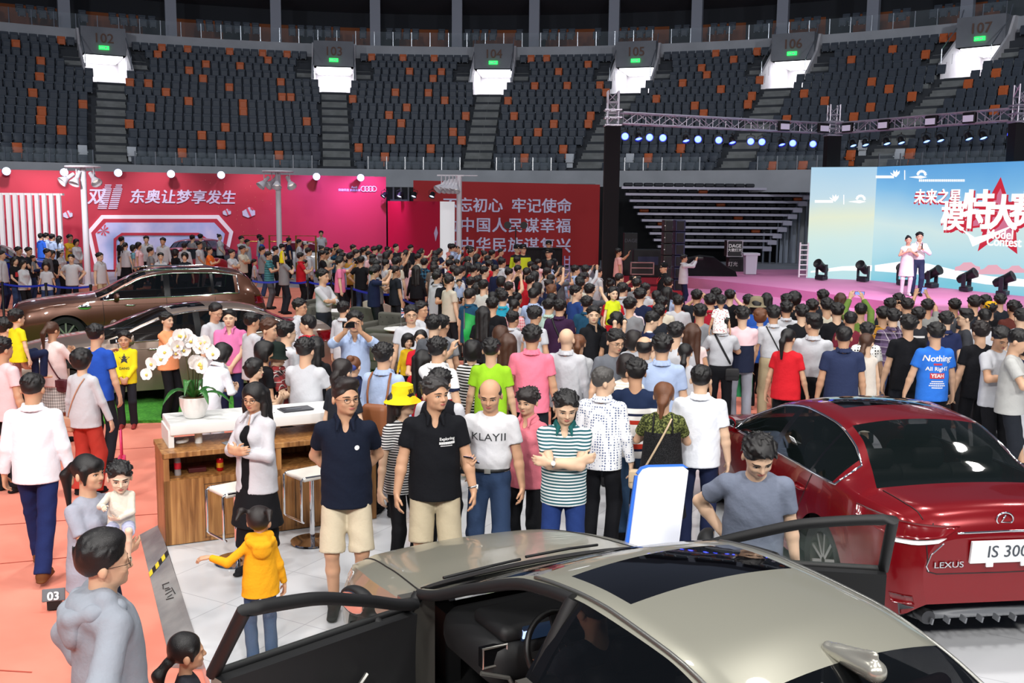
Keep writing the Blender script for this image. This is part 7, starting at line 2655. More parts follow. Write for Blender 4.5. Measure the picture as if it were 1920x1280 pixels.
def phone_in(body, g, side, label, tall=True):
 """a phone in the hand, screen towards the face"""
 S, E, W, d, n = g.J[side]
 M = body.matrix_basis
 c = M @ Vector(g.bend((W + d * .09 + n * .035)[None, :])[0])
 face = M @ Vector(g.pv + V3((0, -.05, .1)))
 to = (face - c).normalized()
 R = to.to_track_quat('Z', 'Y').to_matrix()
 o = empty('smartphone', c, label, 'phone')
 o.rotation_euler = R.to_euler()
 a, b = (.075, .15) if tall else (.15, .075)
 MB().rbox((0, 0, 0), (a, b, .009), .004, 0, None, 2).build('case', M_phone, o)
 MB().box((0, 0, .0052), (a * .9, b * .9, .001)).build('screen', M_phscr, o)
 return o
def stage_yaw(p):
 d = STAGE_AIM - Vector((p.x, p.y))
 return math.degrees(math.atan2(d.x, -d.y))
def colour(s):
 return PAL.get(s, s)
def row(line, step=None):
 spec, label = [x.strip() for x in line.split('|')]
 t = spec.split()
 u, v, H = float(t[0]), float(t[1]), float(t[2])
 kw = dict(arms=ARMC[t[4]])
 hs = t[5].split('.')
 kw['hair'] = (hs[0], hs[1] if len(hs) > 1 else 'black') if hs[0] != '-' else None
 a = t[6].split('=')
 kw['top'] = (a[0], colour(a[1]))
 a = t[7].split('=')
 kw['bottom'] = (a[0], colour(a[1]))
 hy = hp = 0
 on = None
 ph = None
 for f in t[8:]:
  if f == 'f': kw['sex'] = 'f'
  elif f == 'g': kw['glasses'] = True
  elif f == 'F': kw['face'] = True
  elif f == 'x': kw['feet'] = False
  elif f == 't': kw['tuck'] = True
  elif f == 'ro': kw['rolled'] = True
  elif f[:2] == 'hy': hy = float(f[2:])
  elif f[:2] == 'hp': hp = float(f[2:])
  elif f[:2] == 'st': kw['stance'] = f[2:]
  elif f[:3] == 'hat': kw['hat'] = (f[4:].split(',')[0], colour(f.split(',')[1]))
  elif f[:2] == 'on': on = [float(x) for x in f[3:].split(',')]
  elif f[:2] == 'sk': kw['skin'] = int(f[2:])
  elif f[:2] == 'sh': kw['shoes'] = f[3:]
  elif f[:2] == 'ph': ph = f[2:] or 'v'
  elif f[:2] == 'co': kw['collar'] = colour(f[2:])
  elif f[:2] == 'cu': kw['curl'] = float(f[2:])
  elif f[0] == 'k': kw['kid'] = float(f[1:])
  elif f[0] == 'w': kw['wide'] = float(f[1:])
  elif f[0] == 'b': kw['belly'] = float(f[1:])
  elif f[0] == 'L': kw['lean'] = float(f[1:])
  elif f[0] == 'Z': kw['zoff'] = float(f[1:])
  elif f[0] == 'Y': kw['ydep'] = float(f[1:])
 kw['head'] = (hy, hp)
 zo, yd = kw.pop('zoff', None), kw.pop('ydep', None)
 if on is not None:
  q = placed[-1]
  p = Vector((q[0] + on[0], q[1] + on[1], 0))
  h = at_y(u, v, p.y)
  p.x = h.x
  p.z = h.z - H
 elif zo is not None and yd is not None:
  p = at_y(u, v, yd)
  p.z = zo
 elif zo is not None:
  p = at(u, v, zo + H)
  p.z = zo
 elif yd is not None:
  q = at_y(u, v, yd)
  p = Vector((q.x, q.y, floor_z(q.x, q.y)))
  H = min(max(q.z - p.z, H * .85), H * 1.12)
 else:
  p = spread_out(u, v, H, place(u, v, H))
  q = at_y(u, v, p.y)
  p.x = q.x
  H = min(max(q.z - p.z, H * .9), H * 1.1)
 yaw = stage_yaw(p) + float(t[3][1:] or 0) if t[3][0] == 's' else float(t[3])
 dist = p.y
 if step is None:
  step = .008 if dist < 8 else (.010 if dist < 11.5 else (.0138 if dist < 16 else .018))
  if dist > 22:
   step = .022
 kw.setdefault('skin', (int(u * 7 + v * 3) % 3))
 body, g = person(p, H, yaw, label, step=step, **kw)
 placed.append((p.x, p.y, p.z))
 if ph:
  bpy.context.view_layer.update()
  phone_in(body, g, -1, 'smartphone of the ' + ' '.join(label.split(',')[0].split()[:11]), ph == 'v')
 return body, g
ROWS = '''
3 470 1.72 95 d short long=W trousers=N x | man in a pale lilac shirt at the left edge beside the blue car
28 481 1.6 60 k long tee=B jeans=J f F | woman with long black hair and red-printed black tee by the left barrier post
43 487 1.55 70 k bob long=W trousers=B f F | woman in white top next to the red-printed black tee
35 463 1.72 80 d short tee=D trousers=J x g | man in glasses and dark tee behind the woman in black tee
54 464 1.72 75 y short tee=D trousers=J x F | man in navy tee carrying a small child behind the barrier
62 481 0.9 100 d short tee=G shorts=N k1 stsit x on:.12,-.22 | small child held by the man in navy tee
86 492 1.45 20 d bob tee=W shorts=J f k.4 | girl in white tee at the barrier behind the brown bonnet
98 470 1.6 60 k wavy tee=B jeans=J f F | woman in black tee with dark wavy hair beside the girl in white
89 467 1.7 90 d short tee=g trousers=B x | dark haired man half hidden behind the woman in black tee
114 467 1.6 80 k long tee=W trousers=B f x hat:cap,W | woman in white cap behind the hands-on-hips man
133 477 1.66 10 h crew tee=W trousers=B F | man in white tee with hands on hips behind the brown bonnet
131 440 1.74 60 c short tee=#e0b030 trousers=J x g F Z.25 | tall man in mustard yellow tee with folded arms near the slat screen
143 448 1.6 60 k bob long=W trousers=G f x Z.25 | woman in white right of the mustard tee man
112 442 1.62 120 d long long=L skirt=B f x Z.25 | woman with long straight black hair before the white slats
98 439 1.72 150 d short shirtS=L trousers=B x Z.25 | man in light blue shirt before the white slats
87 437 1.72 140 d short shirt=L trousers=B x Z.25 | man in pale blue long sleeves beside the blue car door
77 438 1.7 150 d short shirtS=U trousers=B x Z.25 | man in blue shirt looking into the blue car
187 474 1.68 70 d short polo=W trousers=K x F | man in white polo standing right of the first lamp pole
228 444 1.7 150 d short tee=B trousers=B x Z.2 | man in black tee looking into the picture bay
235 454 1.6 160 d ponytail tee=W skirt=B f x Z.2 | woman in white tee with ponytail behind the man in black tee
226 480 1.3 20 d bob tee=W shorts=B f k.6 x F | girl in white with fringe behind the brown roof
247 476 1.25 40 d short tee=stripes:#c04050,#f0e0e0,.05,.5 shorts=B k.6 x | child in striped red tee behind the brown roof
250 459 1.62 110 d bob tee=#7ab0c0 trousers=B f x | woman in teal tee before the picture bay
260 454 1.6 90 d bob tee=p trousers=B f x Z.2 | woman in blush top bending over the red car
274 443 1.72 20 d short shirt=W trousers=B x Z.2 | salesman in white shirt beyond the red car
282 464 1.68 120 d short tee=G trousers=B x | man in grey tee left of the small red car
305 446 1.72 0 d short shirt=W trousers=B x Z.2 | man in white shirt right of the red car door
301 474 1.6 20 p short polo=W trousers=B f x F | woman in white holding a straw hat above the brown roof
329 467 1.6 150 d bob tee=B trousers=B f x hat:cap,B | woman in dark cap behind the brown roof
346 456 1.7 170 d short shirt=W trousers=B x | man in white shirt leaning to the dark blue car
346 474 1.62 10 d wavy tee=D trousers=B f x F | woman in dark top resting at the brown roof
374 453 1.7 80 k short tee=W trousers=G x F | man in white tee right of the dark blue car
393 463 1.65 90 p short tee=#e8702c trousers=B x F | man in orange tee above the brown rear window
412 439 1.68 80 k bun blouse=W trousers=B f x F Z.15 | woman in white blouse with hair up by the bay corner
361 441 1.7 150 d short tee=G trousers=B x Z.2 | man in grey behind the dark blue car roof
376 439 1.7 170 d short tee=g trousers=B x Z.2 | second man behind the dark blue car roof
435 468 1.68 70 c short tee=W trousers=J x F | man in white tee with folded arms at the brown tailgate
453 443 1.74 60 c short tee=W trousers=B x F Z.1 | tall man in white tee by the gold easels
455 461 1.7 70 c short tee=O trousers=B F x | man in cream tee with a long haired woman at his side
464 449 1.66 80 d short tee=W trousers=B x | man in white tee left of the second lamp pole
487 440 1.72 100 d short shirt=W trousers=B x Z.1 | man in white shirt directly left of the second lamp pole
491 445 1.7 100 h short tee=U trousers=B x | man in bright blue tee with hands on hips
492 462 1.7 110 p short tee=G trousers=J x | man in grey tee with phone before the lamp pole
504 472 1.7 90 p short polo=stripes:#16323c,#4a8a92,.07,.2 trousers=g F | man in dark teal striped polo behind the barrier
477 488 1.1 100 d short tee=W shorts=g k1 | small boy in white tee near the tailgate
517 462 1.7 120 d short tee=D trousers=B x | dark blurred man behind the striped polo
532 474 1.74 120 o short tee=G jeans=D | man in grey tee with a child in yellow on his shoulders at the barrier
529 460 0.95 120 d short vest=#e8d820 trousers=B k1 stsit x on:-.02,-.06 hat:cap,B | child in yellow vest riding on a man's shoulders at the barrier
542 446 1.7 110 d short tee=N trousers=B x | man in navy and white behind the gold easels
561 449 1.7 110 d short tee=W trousers=B x | man in white tee before the white car
573 453 1.7 100 d short tee=W trousers=B x hat:cap,W | person in white cap near the white car
564 474 1.7 110 p short polo=R trousers=B F | man in red polo behind the barrier post
571 488 1.4 110 d short long=G jeans=J k.5 | boy in grey and white top at the barrier
579 465 1.74 110 d short shirt=W trousers=B g x | man in white shirt and glasses behind the boy in grey
605 470 1.72 100 p short tee=B trousers=B F x | man in black tee above the usher
614 464 1.7 110 d short tee=W trousers=B x | man in white tee right of the black tee above the usher
602 433 1.72 10 b short polo=W trousers=B x F Z.2 | man in white polo standing alone before the crimson wall
606 501 1.72 70 c short long=W trousers=D F t ro Y19.5 | usher in white shirt with black tie and folded arms by the armchairs
637 485 1.7 100 f short tee=P trousers=B x | man in bright pink tee at the crowd's left end
643 474 1.7 110 d short tee=P jeans=J x | man in pink tee left of the mustard tee
656 475 1.72 160 d short tee=m trousers=B x | man in mustard tee seen from behind at the barrier
677 481 1.72 165 h short tee=B jeans=J x | man in black tee with hand on hip at the barrier
683 464 1.72 120 d short shirt=W trousers=B x | man in white behind the black tee at the barrier
700 477 1.7 110 p short tee=#a8aca0 trousers=G x F | man in sage tee turning right at the barrier
724 487 1.68 120 d short tee=W trousers=B x | young man in white tee with shoulder strap
742 484 1.74 160 d short shirtS=O trousers=K x | man in cream shirt with small white bag at his hip
765 487 1.6 140 f long dress=p trousers=B f x | woman in long pink dress beside the cream shirt
781 497 1.62 170 d long long=B jeans=B f x | woman in black sweater with white eagle print
796 485 1.72 160 d short shirt=plaid:#16202e,#3a6a86,.1,#0c1018 jeans=J x | man in dark blue plaid shirt behind the barrier
814 490 1.7 150 d crew tee=#6a6058 trousers=B x | man in brown grey tee near the plaid shirt
845 457 1.74 130 f crew tee=#e0908a trousers=B x | tall man in salmon tee stretching up a phone
822 505 1.7 130 d short tee=B trousers=B x | man in black tee left of the laughing man
839 513 1.74 15 p short tee=B trousers=B F hy-30 w1.08 | laughing man in black tee with white print facing the camera
883 520 1.68 150 y short shirtS=O trousers=B x | man in cream shirt with a baby on his arm
861 526 0.8 10 d crew polo=L shorts=B k1 stsit x F on:-.3,-.1 | baby in light blue collar held by the man in cream
907 526 1.7 150 d short tee=#c8ccc6 trousers=B x | man in pale grey tee behind the barrier end
866 499 1.7 140 d short polo=N trousers=B x | man in navy polo above the baby
888 498 1.7 140 d short tee=W trousers=B x | man in white tee beside the navy polo
923 469 1.74 130 f short tee=N trousers=B x | man in navy tee lifting a camera
896 518 1.7 150 d short tee=g trousers=B x | man in dark grey behind the cream shirt
925 546 1.62 150 d lowpony tee=W trousers=B f x | woman with pink hair tie in the centre of the crowd
924 558 1.72 165 d short tee=B trousers=B x | man in black tee behind the turquoise polo
943 546 1.72 165 d short polo=T trousers=B x | man in turquoise polo seen from behind
965 560 1.64 150 e lowpony tee=plaid:#e6d4d4,#d06070,.05,#d06070 trousers=B f x | woman in red and white checked top reaching up
907 574 1.62 165 d long tee=B trousers=B f x | woman with very long black hair by the green flag
939 611 1.6 170 d bob.brown tee=D trousers=B f x | person with short brown hair in the crowd centre
953 625 1.62 165 d long.brown tee=W trousers=B f x | woman with long brown hair left of the pink polo man
791 566 1.7 60 d short tee=W trousers=B x g | man with glasses behind the white tee man at the tables
771 574 1.76 10 d short tee=W trousers=B g F | man in white tee and browline glasses facing the camera by the flag
814 592 1.72 160 d short tee=g trousers=B x | man in charcoal tee seen from behind by the low tables
830 592 1.7 150 d short tee=G trousers=B x | man in grey tee half behind the charcoal tee
765 631 0.95 20 d bob long=#d8b020 trousers=B f k1 F on:0,0 Y12.3 | little girl in yellow top facing the camera
789 618 1.6 0 y ponytail tee=R trousers=B f F Y12.6 | woman in red carrying the little girl in yellow
822 634 1.74 150 f short polo=blocks:#1c2440,1.06,#b02a38,1.12,#f0f0f0,1.2,#1c2440,1.24,#f0f0f0 trousers=B x phv | man in navy white and red striped polo lifting a phone
794 656 1.62 165 d long tee=R trousers=B f x | woman in red with long black hair behind the striped polo
665 585 1.76 5 P short shirt=L trousers=B F ro phh | young man in light blue shirt filming with a phone towards the camera
645 566 1.68 150 d short shirt=W trousers=B x | man in pale shirt at the tail of the beige car
643 672 1.6 150 d messybun.dark tee=D trousers=B f x | dark haired woman at the counter left of the navy blazer
720 645 1.74 160 d short shirt=L trousers=B | man in light blue shirt with brown backpack straps
663 667 1.62 165 p bun.auburn jacket=N trousers=N f | woman in navy blazer with a blue hair bow
886 638 1.58 165 d bob tee=stripes:#f0f0f0,#202020,.035,.5 trousers=B f x | woman in black and white stripes behind the lime tee boy
921 636 1.6 175 d short tee=S trousers=D | boy in lime green tee seen from behind
998 611 1.78 172 d short polo=#f07f98 trousers=D w1.06 | big man in rose pink polo seen from behind
1063 616 1.7 165 d - shirt=W trousers=B w1.05 | bald man in white shirt seen from behind
1085 626 1.62 172 d ponytail.auburn long=#b9bbbf trousers=D f x | woman in grey top with long auburn ponytail
1132 690 1.68 160 d crew.salt shirt=dots:#eceef2,#5a6a90,42 trousers=B hy-55 | grey haired man in white shirt with small blue dots
1176 664 1.6 165 d bob.dark tee=stripes:#f2efe4,#d8d4c6,.03,.5 trousers=B f x | woman in cream striped top behind the block striped sweater
1193 674 1.74 168 d short long=blocks:#f0eeea,.88,#1c2440,.905,#c03828,.95,#f0eeea,1.0,#1c2440,1.02,#f0eeea,1.13,#c03828,1.17,#f0eeea,1.21,#1c2440,1.23,#f0eeea,1.28,#1c2a48 jeans=#3c5878 hy20 | young man in navy, red and white block striped sweater
1209 631 1.7 165 d bald_sides shirt=W trousers=B x | balding man in white collar left of the light blue shirt
1242 628 1.76 172 d short shirtS=L trousers=B w1.05 | man in light blue short sleeved shirt in the middle crowd
1245 716 1.6 172 p messybun.auburn tee=speckle:#2a3018,#7a8048,60 skirt=B f w1.05 | woman in black pinafore over glittery olive tee, beige bag strap across
1315 686 1.74 168 d crew shirtS=#e8ecf4 trousers=N w1.08 | man in white short sleeved shirt behind the white sign board
1285 643 1.6 165 d lowpony tee=W trousers=B f x | woman with low black ponytail behind the white shirt man
1298 606 1.64 170 d long.brown dress=#eed6d4 trousers=p f | woman with long brown hair in pale pink dress
1267 606 1.7 165 d short tee=W trousers=B x | man in white tee beside the pale pink dress
1188 621 1.5 170 d bob.dark tee=W trousers=B f x k.3 | small dark haired person with white strap
1152 619 1.74 10 d short tee=#686c74 trousers=B g F hy20 hp14 | man in glasses and grey tee looking down in the crowd
1114 575 1.74 30 d short polo=B trousers=B F hy-30 | man in black polo turning his face to the camera
1157 585 1.7 150 d crew tee=B trousers=B x | man in black tee with grey hair in front of the yellow boy
1150 543 0.95 20 d crew tee=#d0dc28 shorts=B k1 stsit F x on:.05,.1 | small boy in yellow green tee riding above the crowd
1183 559 1.7 165 d short shirt=#e8d4dc trousers=B x | man in pale pink shirt right of the boy in yellow green
1219 585 1.7 100 d short tee=stripes:#f0f0f0,#20284a,.12,.4 trousers=B x hp20 | man in navy striped white tee bowing his head
1050 562 1.74 160 d short polo=V trousers=B w1.05 x | man in dark purple polo with black strap
1030 561 1.68 150 d short shirt=#b6d2c8 trousers=B x | man in mint shirt left of the purple polo
1081 536 1.76 120 d short tee=#24407c trousers=B F hy-40 x | man in royal blue tee with uptilted face
1101 556 1.7 160 d short polo=t trousers=B x | man in dark teal polo behind the black polo man
1035 535 1.7 140 d quiff.auburn tee=vstripes:#5a5c5e,#8a8c8c,.04,.5 trousers=B x | man with ginger brown hair in grey striped shirt
1236 572 1.7 165 d short tee=D trousers=B x | dark haired man before the bowing man
1270 605 1.7 160 d short tee=W trousers=B x | man in white tee with arm raised to his neck
1307 544 1.7 160 P short tee=D trousers=B x | person in dark clothes with camera near the stage
1272 554 1.66 165 d short tee=W trousers=B x | person in white near the stage corner
1332 552 1.74 172 d short polo=#a01c30 trousers=B x | man in crimson polo before the stage
1343 541 1.7 165 d short tee=N trousers=B x | dark haired man before the red stage step
1369 544 1.66 165 P short tee=B trousers=B x phv | person lifting a phone before the red stage step
1313 571 1.76 172 d short tee=#8d9096 trousers=B x | tall man in mid grey tee behind the crimson polo
1355 590 1.68 172 o short shirtS=W trousers=B t | man in white shirt with black sling carrying a child on his shoulders
1352 558 0.95 172 d short tee=dots:#f4f4f0,#c05060,24,.9 shorts=B k1 stsit x on:0,-.05 | toddler in white patterned shirt on a man's shoulders
1393 576 1.76 172 k short tee=blocks:#e8ccd0,.5,#1c2238,1.19,#ecc8ce trousers=#9a9ca8 | man in pink and navy block tee and grey trousers
1419 560 1.66 165 d bob tee=#2c5cb8 trousers=B x hat:cloche,#8a8068 | person in khaki bucket hat with bright blue backpack
1426 579 1.6 170 d wavy.auburn tee=#2c5cb8 trousers=B f x | woman with auburn hair and floral band
1404 553 1.66 160 P short tee=B trousers=B x | person lifting a phone beside the khaki hat
1438 549 1.6 165 d long tee=D trousers=B f x | woman with black hair before the pink stage
1451 574 1.76 172 d short shirtS=W trousers=K t | man in white shirt with thin black bag strap
1475 566 1.72 172 d short shirt=W trousers=B x | man in white shirt behind the strap man
1475 552 1.7 170 d short tee=B trousers=B x | dark haired man before the pink stage
1490 548 1.7 170 d wavy tee=B trousers=B x | person with fluffy dark hair before the pink stage
1504 572 1.74 174 d short tee=B trousers=B x | man in black tee left of the glancing white shirt
1523 562 1.7 172 d short tee=N trousers=B x | man in navy tee looking toward the screen
1543 544 1.74 174 d short tee=D trousers=B x | tall dark haired man at the stage front
1577 549 1.6 150 d long.brown tee=G trousers=B f x | woman with long brown hair at the stage front
1551 560 1.74 176 d short tee=O trousers=B x | man in cream tee before the woman with long brown hair
1570 569 1.76 176 d short tee=B trousers=B | broad man in black tee in front of the stage
1527 590 1.78 160 d quiff shirt=W trousers=B t hy50 F w1.04 | man in white shirt turning his head right
1479 615 1.62 150 d ponytail tee=#d0202c trousers=B f hy-10 F x | woman in bright red tee with long ponytail
1583 613 1.74 172 d crew polo=#2a3454 trousers=B w1.1 hy-15 | broad man in navy polo with short cropped hair
1595 585 1.7 172 d crew tee=M trousers=B x | man in maroon tee behind the navy polo
1614 569 1.72 176 r crew long=E trousers=B x phh | man in olive sleeves raising a phone with both hands
1626 605 1.62 172 d short tee=dots:#f2f2f0,#141414,26,.1 trousers=B f | woman in white blouse with black polka dots
1624 624 1.62 200 d lowpony.brown tank=#d8cfc4 skirt=O f hy-55 x | woman in beige top looking left with wavy ponytail
1656 576 1.72 176 d short tee=stripes:#181c24,#c08a30,.11,.1 trousers=B x | man in dark tee with ochre stripe
1675 580 1.74 178 d short shirt=plaid:#2a2032,#6a5878,.1,#c8bcc8 jeans=J | man in purple and black plaid shirt
1669 560 1.7 176 d short tee=D trousers=B x | dark haired man behind the plaid shirt
1685 551 1.72 178 d short tee=D trousers=B x | man with black hair below the presenters
1701 560 1.7 178 P short tee=W trousers=B x | person filming the presenters
1704 591 1.76 180 d bowl tee=B trousers=D | man in plain black tee left of the blue tee
1722 577 1.72 178 d short tee=#2c2e34 trousers=B x | man in charcoal tee with white lettered strap
1739 562 1.72 180 r short tee=#8a8c8a trousers=B x phv | man in grey tee raising a phone with both arms
1774 585 1.74 180 d short polo=#20284c trousers=B x | man in navy polo right of the blue tee
1755 606 1.74 180 l short tee=#2f74d8 trousers=B | young man in bright blue tee with white slogan print
1810 581 1.74 255 d quiff tee=#3a3c42 trousers=B g F x | man in glasses in profile looking left
1790 561 1.7 178 d short tee=g trousers=B x | man with grey cap of hair behind the glasses profile
1827 555 1.78 180 d short tee=D trousers=B x | tall man with thick black hair at the right
1847 554 1.72 180 d short tee=D trousers=B x | man with black hair beside the yellow cap
1857 567 1.66 180 d short tee=B trousers=B hat:cap,#e8b020 x | person in yellow cap at the right
1875 552 1.74 180 d short tee=D trousers=B x | man in black at right of the yellow cap
1901 564 1.74 180 d bowl tee=#5a2c26 trousers=B x | man in rust brown tee near the right edge
1846 580 1.72 180 d crew tee=W trousers=B x | man with cropped hair behind the bowl haircut
1839 603 1.74 185 q bowl.dark tee=B trousers=B | man in black tee with brownish bowl haircut
1874 611 1.76 20 p short tee=W trousers=B F hp28 hy-10 | man in white tee looking down at his phone
1905 617 1.76 60 p crew tee=#b9bab8 trousers=D hp20 | man in light grey tee bending over his phone
1915 580 1.74 180 d short tee=W trousers=B x | man in white at the right picture edge
1920 629 1.66 -160 o bob tank=N skirt=W f hat:cap,B | woman in navy sweater and black cap with grey waist bag at right edge
10 598 1.72 150 y short tee=#d8b8b8 trousers=B x | man lifting the boy in yellow tee
31 586 1.15 150 d short tee=#e4dc20 trousers=N k.9 stsit x on:.25,-.25 | boy in yellow tee lifted up beside the brown car
98 602 1.62 160 p ponytail.brown long=#efdcda skirt=plaid:#8a8684,#c8c4c0,.04,#6a6664 f | woman in pale pink top with brown ponytail and grey checked skirt
180 609 1.72 165 e short tee=#2450b4 jeans=D | man in royal blue tee holding the boy's hand
154 655 1.6 165 l wavy long=W wide=#b03a30 f | woman with curly dark hair in white sweater and red trousers
233 624 1.35 10 k short long=#e6d824 trousers=#22242c k.5 F sh:#8a3030 | boy in yellow long sleeves with star print
5 634 1.7 150 d short tee=#e2c8cc trousers=B | man in pale pink tee at the left picture edge
313 586 1.58 70 c short tee=A trousers=#121318 f F | short haired woman in orange blouse with folded arms
402 568 1.74 60 d crew tee=W trousers=B hp15 g x | man in white tee peering into the beige car window
430 581 1.68 5 k crew polo=#de7cb0 trousers=N F w1.08 b.02 | man in pink polo with clasped hands facing the camera
473 587 1.7 130 d short tee=W trousers=B x | man in white tee beside the beige car rear window
504 592 1.64 120 d crew.grey tee=N trousers=B x | grey haired man at the beige car
507 599 1.72 70 d short.brown tee=N trousers=B F | man with chestnut hair in navy tee near the beige car
538 604 1.7 130 d short tee=W trousers=B x g | man in white tee with blurred head near the beige car tail
563 561 1.72 80 d short shirt=W trousers=B g x F | man in glasses behind the beige car tail
576 592 1.68 260 d crew polo=blocks:#20284a,1.34,#c02434 trousers=B x F | man in navy polo with red shoulder at the beige car tail
573 635 1.72 165 p short tee=W trousers=B | man in plain white tee seen from behind at the counter
592 631 1.62 160 d long tee=B trousers=B f x | woman in black behind the white tee at the counter
497 640 1.6 120 d bob tee=B trousers=B f x | person in black between the hat and the pink polo
517 648 1.64 95 p short shirtS=plaid:#3a2a2c,#a03a3c,.11,#d8d0cc trousers=B Y11.0 hat:cloche,#14201c hp10 F | person in black hat and red plaid shirt reading at the counter
478 674 1.58 80 p wavy tank=#2a2c30 trousers=B Y10.5 f g F | curly haired woman in dark sleeveless top with a bag at the counter
385 640 1.6 150 p bob shirt=#e4e6ee trousers=W f L25 Y11.4 | person in white shirt bowing behind the orchid
59 702 1.74 190 d crew shirt=#eceef6 trousers=#1c2858 stwalk hp10 sh:#6a4024 w1.04 | man in white shirt and navy trousers striding, brown shoes
'''
def crowd():
 for ln in ROWS.strip().split('\n'):
  row(ln)
crowd()
# ---- far dense rows between the barrier and the stage
rnd = random.Random(21)
used = [(x, y) for x, y, z in placed]
FILLT = [('tee', 'W', 'white tee'), ('tee', 'B', 'black tee'), ('tee', 'N', 'navy tee'), ('tee', 'G', 'grey tee'), ('polo', 'W', 'white polo'), ('shirt', 'L', 'light blue shirt'), ('tee', 'D', 'dark tee'),
   ('tee', 'p', 'pale pink tee'), ('polo', 't', 'teal polo'), ('tee', 'O', 'cream tee'), ('tee', 'R', 'red tee'), ('shirt', 'W', 'white shirt'), ('tee', 'g', 'charcoal tee')]
v = 459.0
nfill = 0
while v < 592:
 dpx = (v - 384)
 sp = dpx / 1.55 * .52
 lo = 600 if v < 475 else (625 if v < 490 else (700 if v < 505 else (800 if v < 520 else (880 if v < 560 else 960))))
 hi = 900 if v < 466 else (945 if v < 482 else (1060 if v < 495 else (1120 if v < 515 else (1300 if v < 545 else 1320))))
 u = lo + rnd.uniform(0, sp)
 while u < hi:
  H = rnd.uniform(1.58, 1.78)
  p = place(u, v + rnd.uniform(-2.5, 2.5), H)
  u += sp * rnd.uniform(.85, 1.3)
  if nfill > 132 or p.y > 40 or free(p.x, p.y) < .46:
   continue
  used.append((p.x, p.y))
  sx = 'f' if rnd.random() < .3 else 'm'
  tk, tc, tn = rnd.choice(FILLT)
  hair = rnd.choice(('short', 'crew', 'bowl', 'short')) if sx == 'm' else rnd.choice(('long', 'bob', 'ponytail', 'bun'))
  r = rnd.random()
  arms = 'd' if r < .62 else ('P' if r < .74 else ('f' if r < .84 else ('p' if r < .93 else 'r')))
  hn = {'short': 'short black hair', 'crew': 'cropped hair', 'bowl': 'thick fringe', 'long': 'long hair', 'bob': 'bobbed hair', 'ponytail': 'a ponytail', 'bun': 'pinned up hair'}[hair]
  zone = 'near the red partition' if u < 760 else ('before the slogan banner' if v < 500 else ('mid crowd' if v < 545 else 'in the crowd rear'))
  an = {'d': '', 'P': ', lifting a camera', 'f': ', one arm up', 'p': ', hands at the chest', 'r': ', both arms up'}[arms]
  lab = '%s with %s in %s%s, %s' % ('woman' if sx == 'f' else 'man', hn, tn, an, zone)
  b, g = person(p, H, stage_yaw(p) + rnd.uniform(-18, 18), lab, sx, ARMC[arms], 'stand', (0, 0), (hair, 'black' if rnd.random() < .8 else 'dark'), (tk, PAL[tc]), ('trousers', '#1c1e24'),
      skin=rnd.randrange(3), step=.022, feet=False, group=lab)
  placed.append((p.x, p.y, p.z))
  nfill += 1
 v += 4.2 + (v - 455) * .052
# ------------------------------------------------------------------ the people in front
HERO = '''
647 714 1.79 8 b quiff.dark polo=#10182a shorts=#c9bda4 F g hy28 cu.7 | young man in dark navy polo with glasses and beige shorts, hands behind his back
815 709 1.77 8 l short.grey polo=#0e1016 shorts=#b8ac92 F hy34 w1.08 | stocky man in black polo with white chest print and khaki shorts
757 726 1.62 40 d long.dark tee=stripes:#d8d8d8,#26262a,.022,.5 leggings=#131418 f F hy25 hat:bucket,#eed420 | woman in yellow bucket hat and thin black striped tee
920 710 1.72 -8 Q bald_sides.grey tee=#cfcfd3 jeans=#2c3e5c F hp16 t b.01 | balding man in white tee lettered across the chest, holding a phone
990 727 1.58 -25 d bowl.dark polo=#dd7a88 trousers=#16171b f F hp6 hy-5 | short haired woman in salmon pink polo
1060 733 1.73 -4 c short polo=stripes:#2a5c66,#dfe4e4,.026,.5 trousers=#20366e F hy10 hp18 coT | man in teal striped polo with folded arms and wrist watch
826 693 1.68 165 d short long=W trousers=B | person in white shirt and black waistcoat seen from behind
1420 796 1.74 -12 H short tee=#70788a jeans=#2a3448 F hy15 hp20 L14 w1.06 | man in blue grey tee leaning forward beside the red car
476 718 1.62 -28 C longfront jacket=#c6c6cc skirt=#121216 f F g hp8 hy12 | woman with long black hair and round glasses in white jacket over black dress
485 958 1.06 -155 x kidtails.dark hoodie=#e8a41c jeans=#3a4e6c k.9 f hy-30 | little girl in yellow hooded top stretching out her arm by the bar stool
165 852 1.62 68 y fringepony tee=#9ea2b0 trousers=#1c2438 f F hy8 | woman with long black ponytail in grey tee carrying a baby
195 1003 1.74 125 h spiky hoodie=#8e949e trousers=#22262e g hy-5 w1.04 | man in pale grey hooded jacket with spiky black hair, back to the camera
350 1198 1.2 110 d lowpony tee=#30323a trousers=B k.8 f x hy10 | girl with black tied hair and coloured clips at the bottom edge
'''
H = {}
for ln in HERO.strip().split('\n'):
 b, g = row(ln.replace('coT', 'co#1d5a5a'), .0075)
 H[int(ln.split()[0])] = (b, g)
def kid_of(body, prefix):
 return next(c for c in body.children if c.name.split('.')[0] == prefix)
def print_on(body, garment, txt, size, x, z, m, back=False, lift=.004, **kw):
 """lettering printed on a chest or back"""
 me = text_mesh(txt, size, extrude=0, **kw)
 sx = -1 if back else 1
 yy = .25 if back else -.25
 me.transform(Matrix(((sx, 0, 0, x), (0, 0, 1 if False else 0, yy), (0, 1, 0, z), (0, 0, 0, 1))))
 return decal(kid_of(body, garment), body, 'chest_print', me, m, (0, -1, 0) if back else (0, 1, 0), lift)
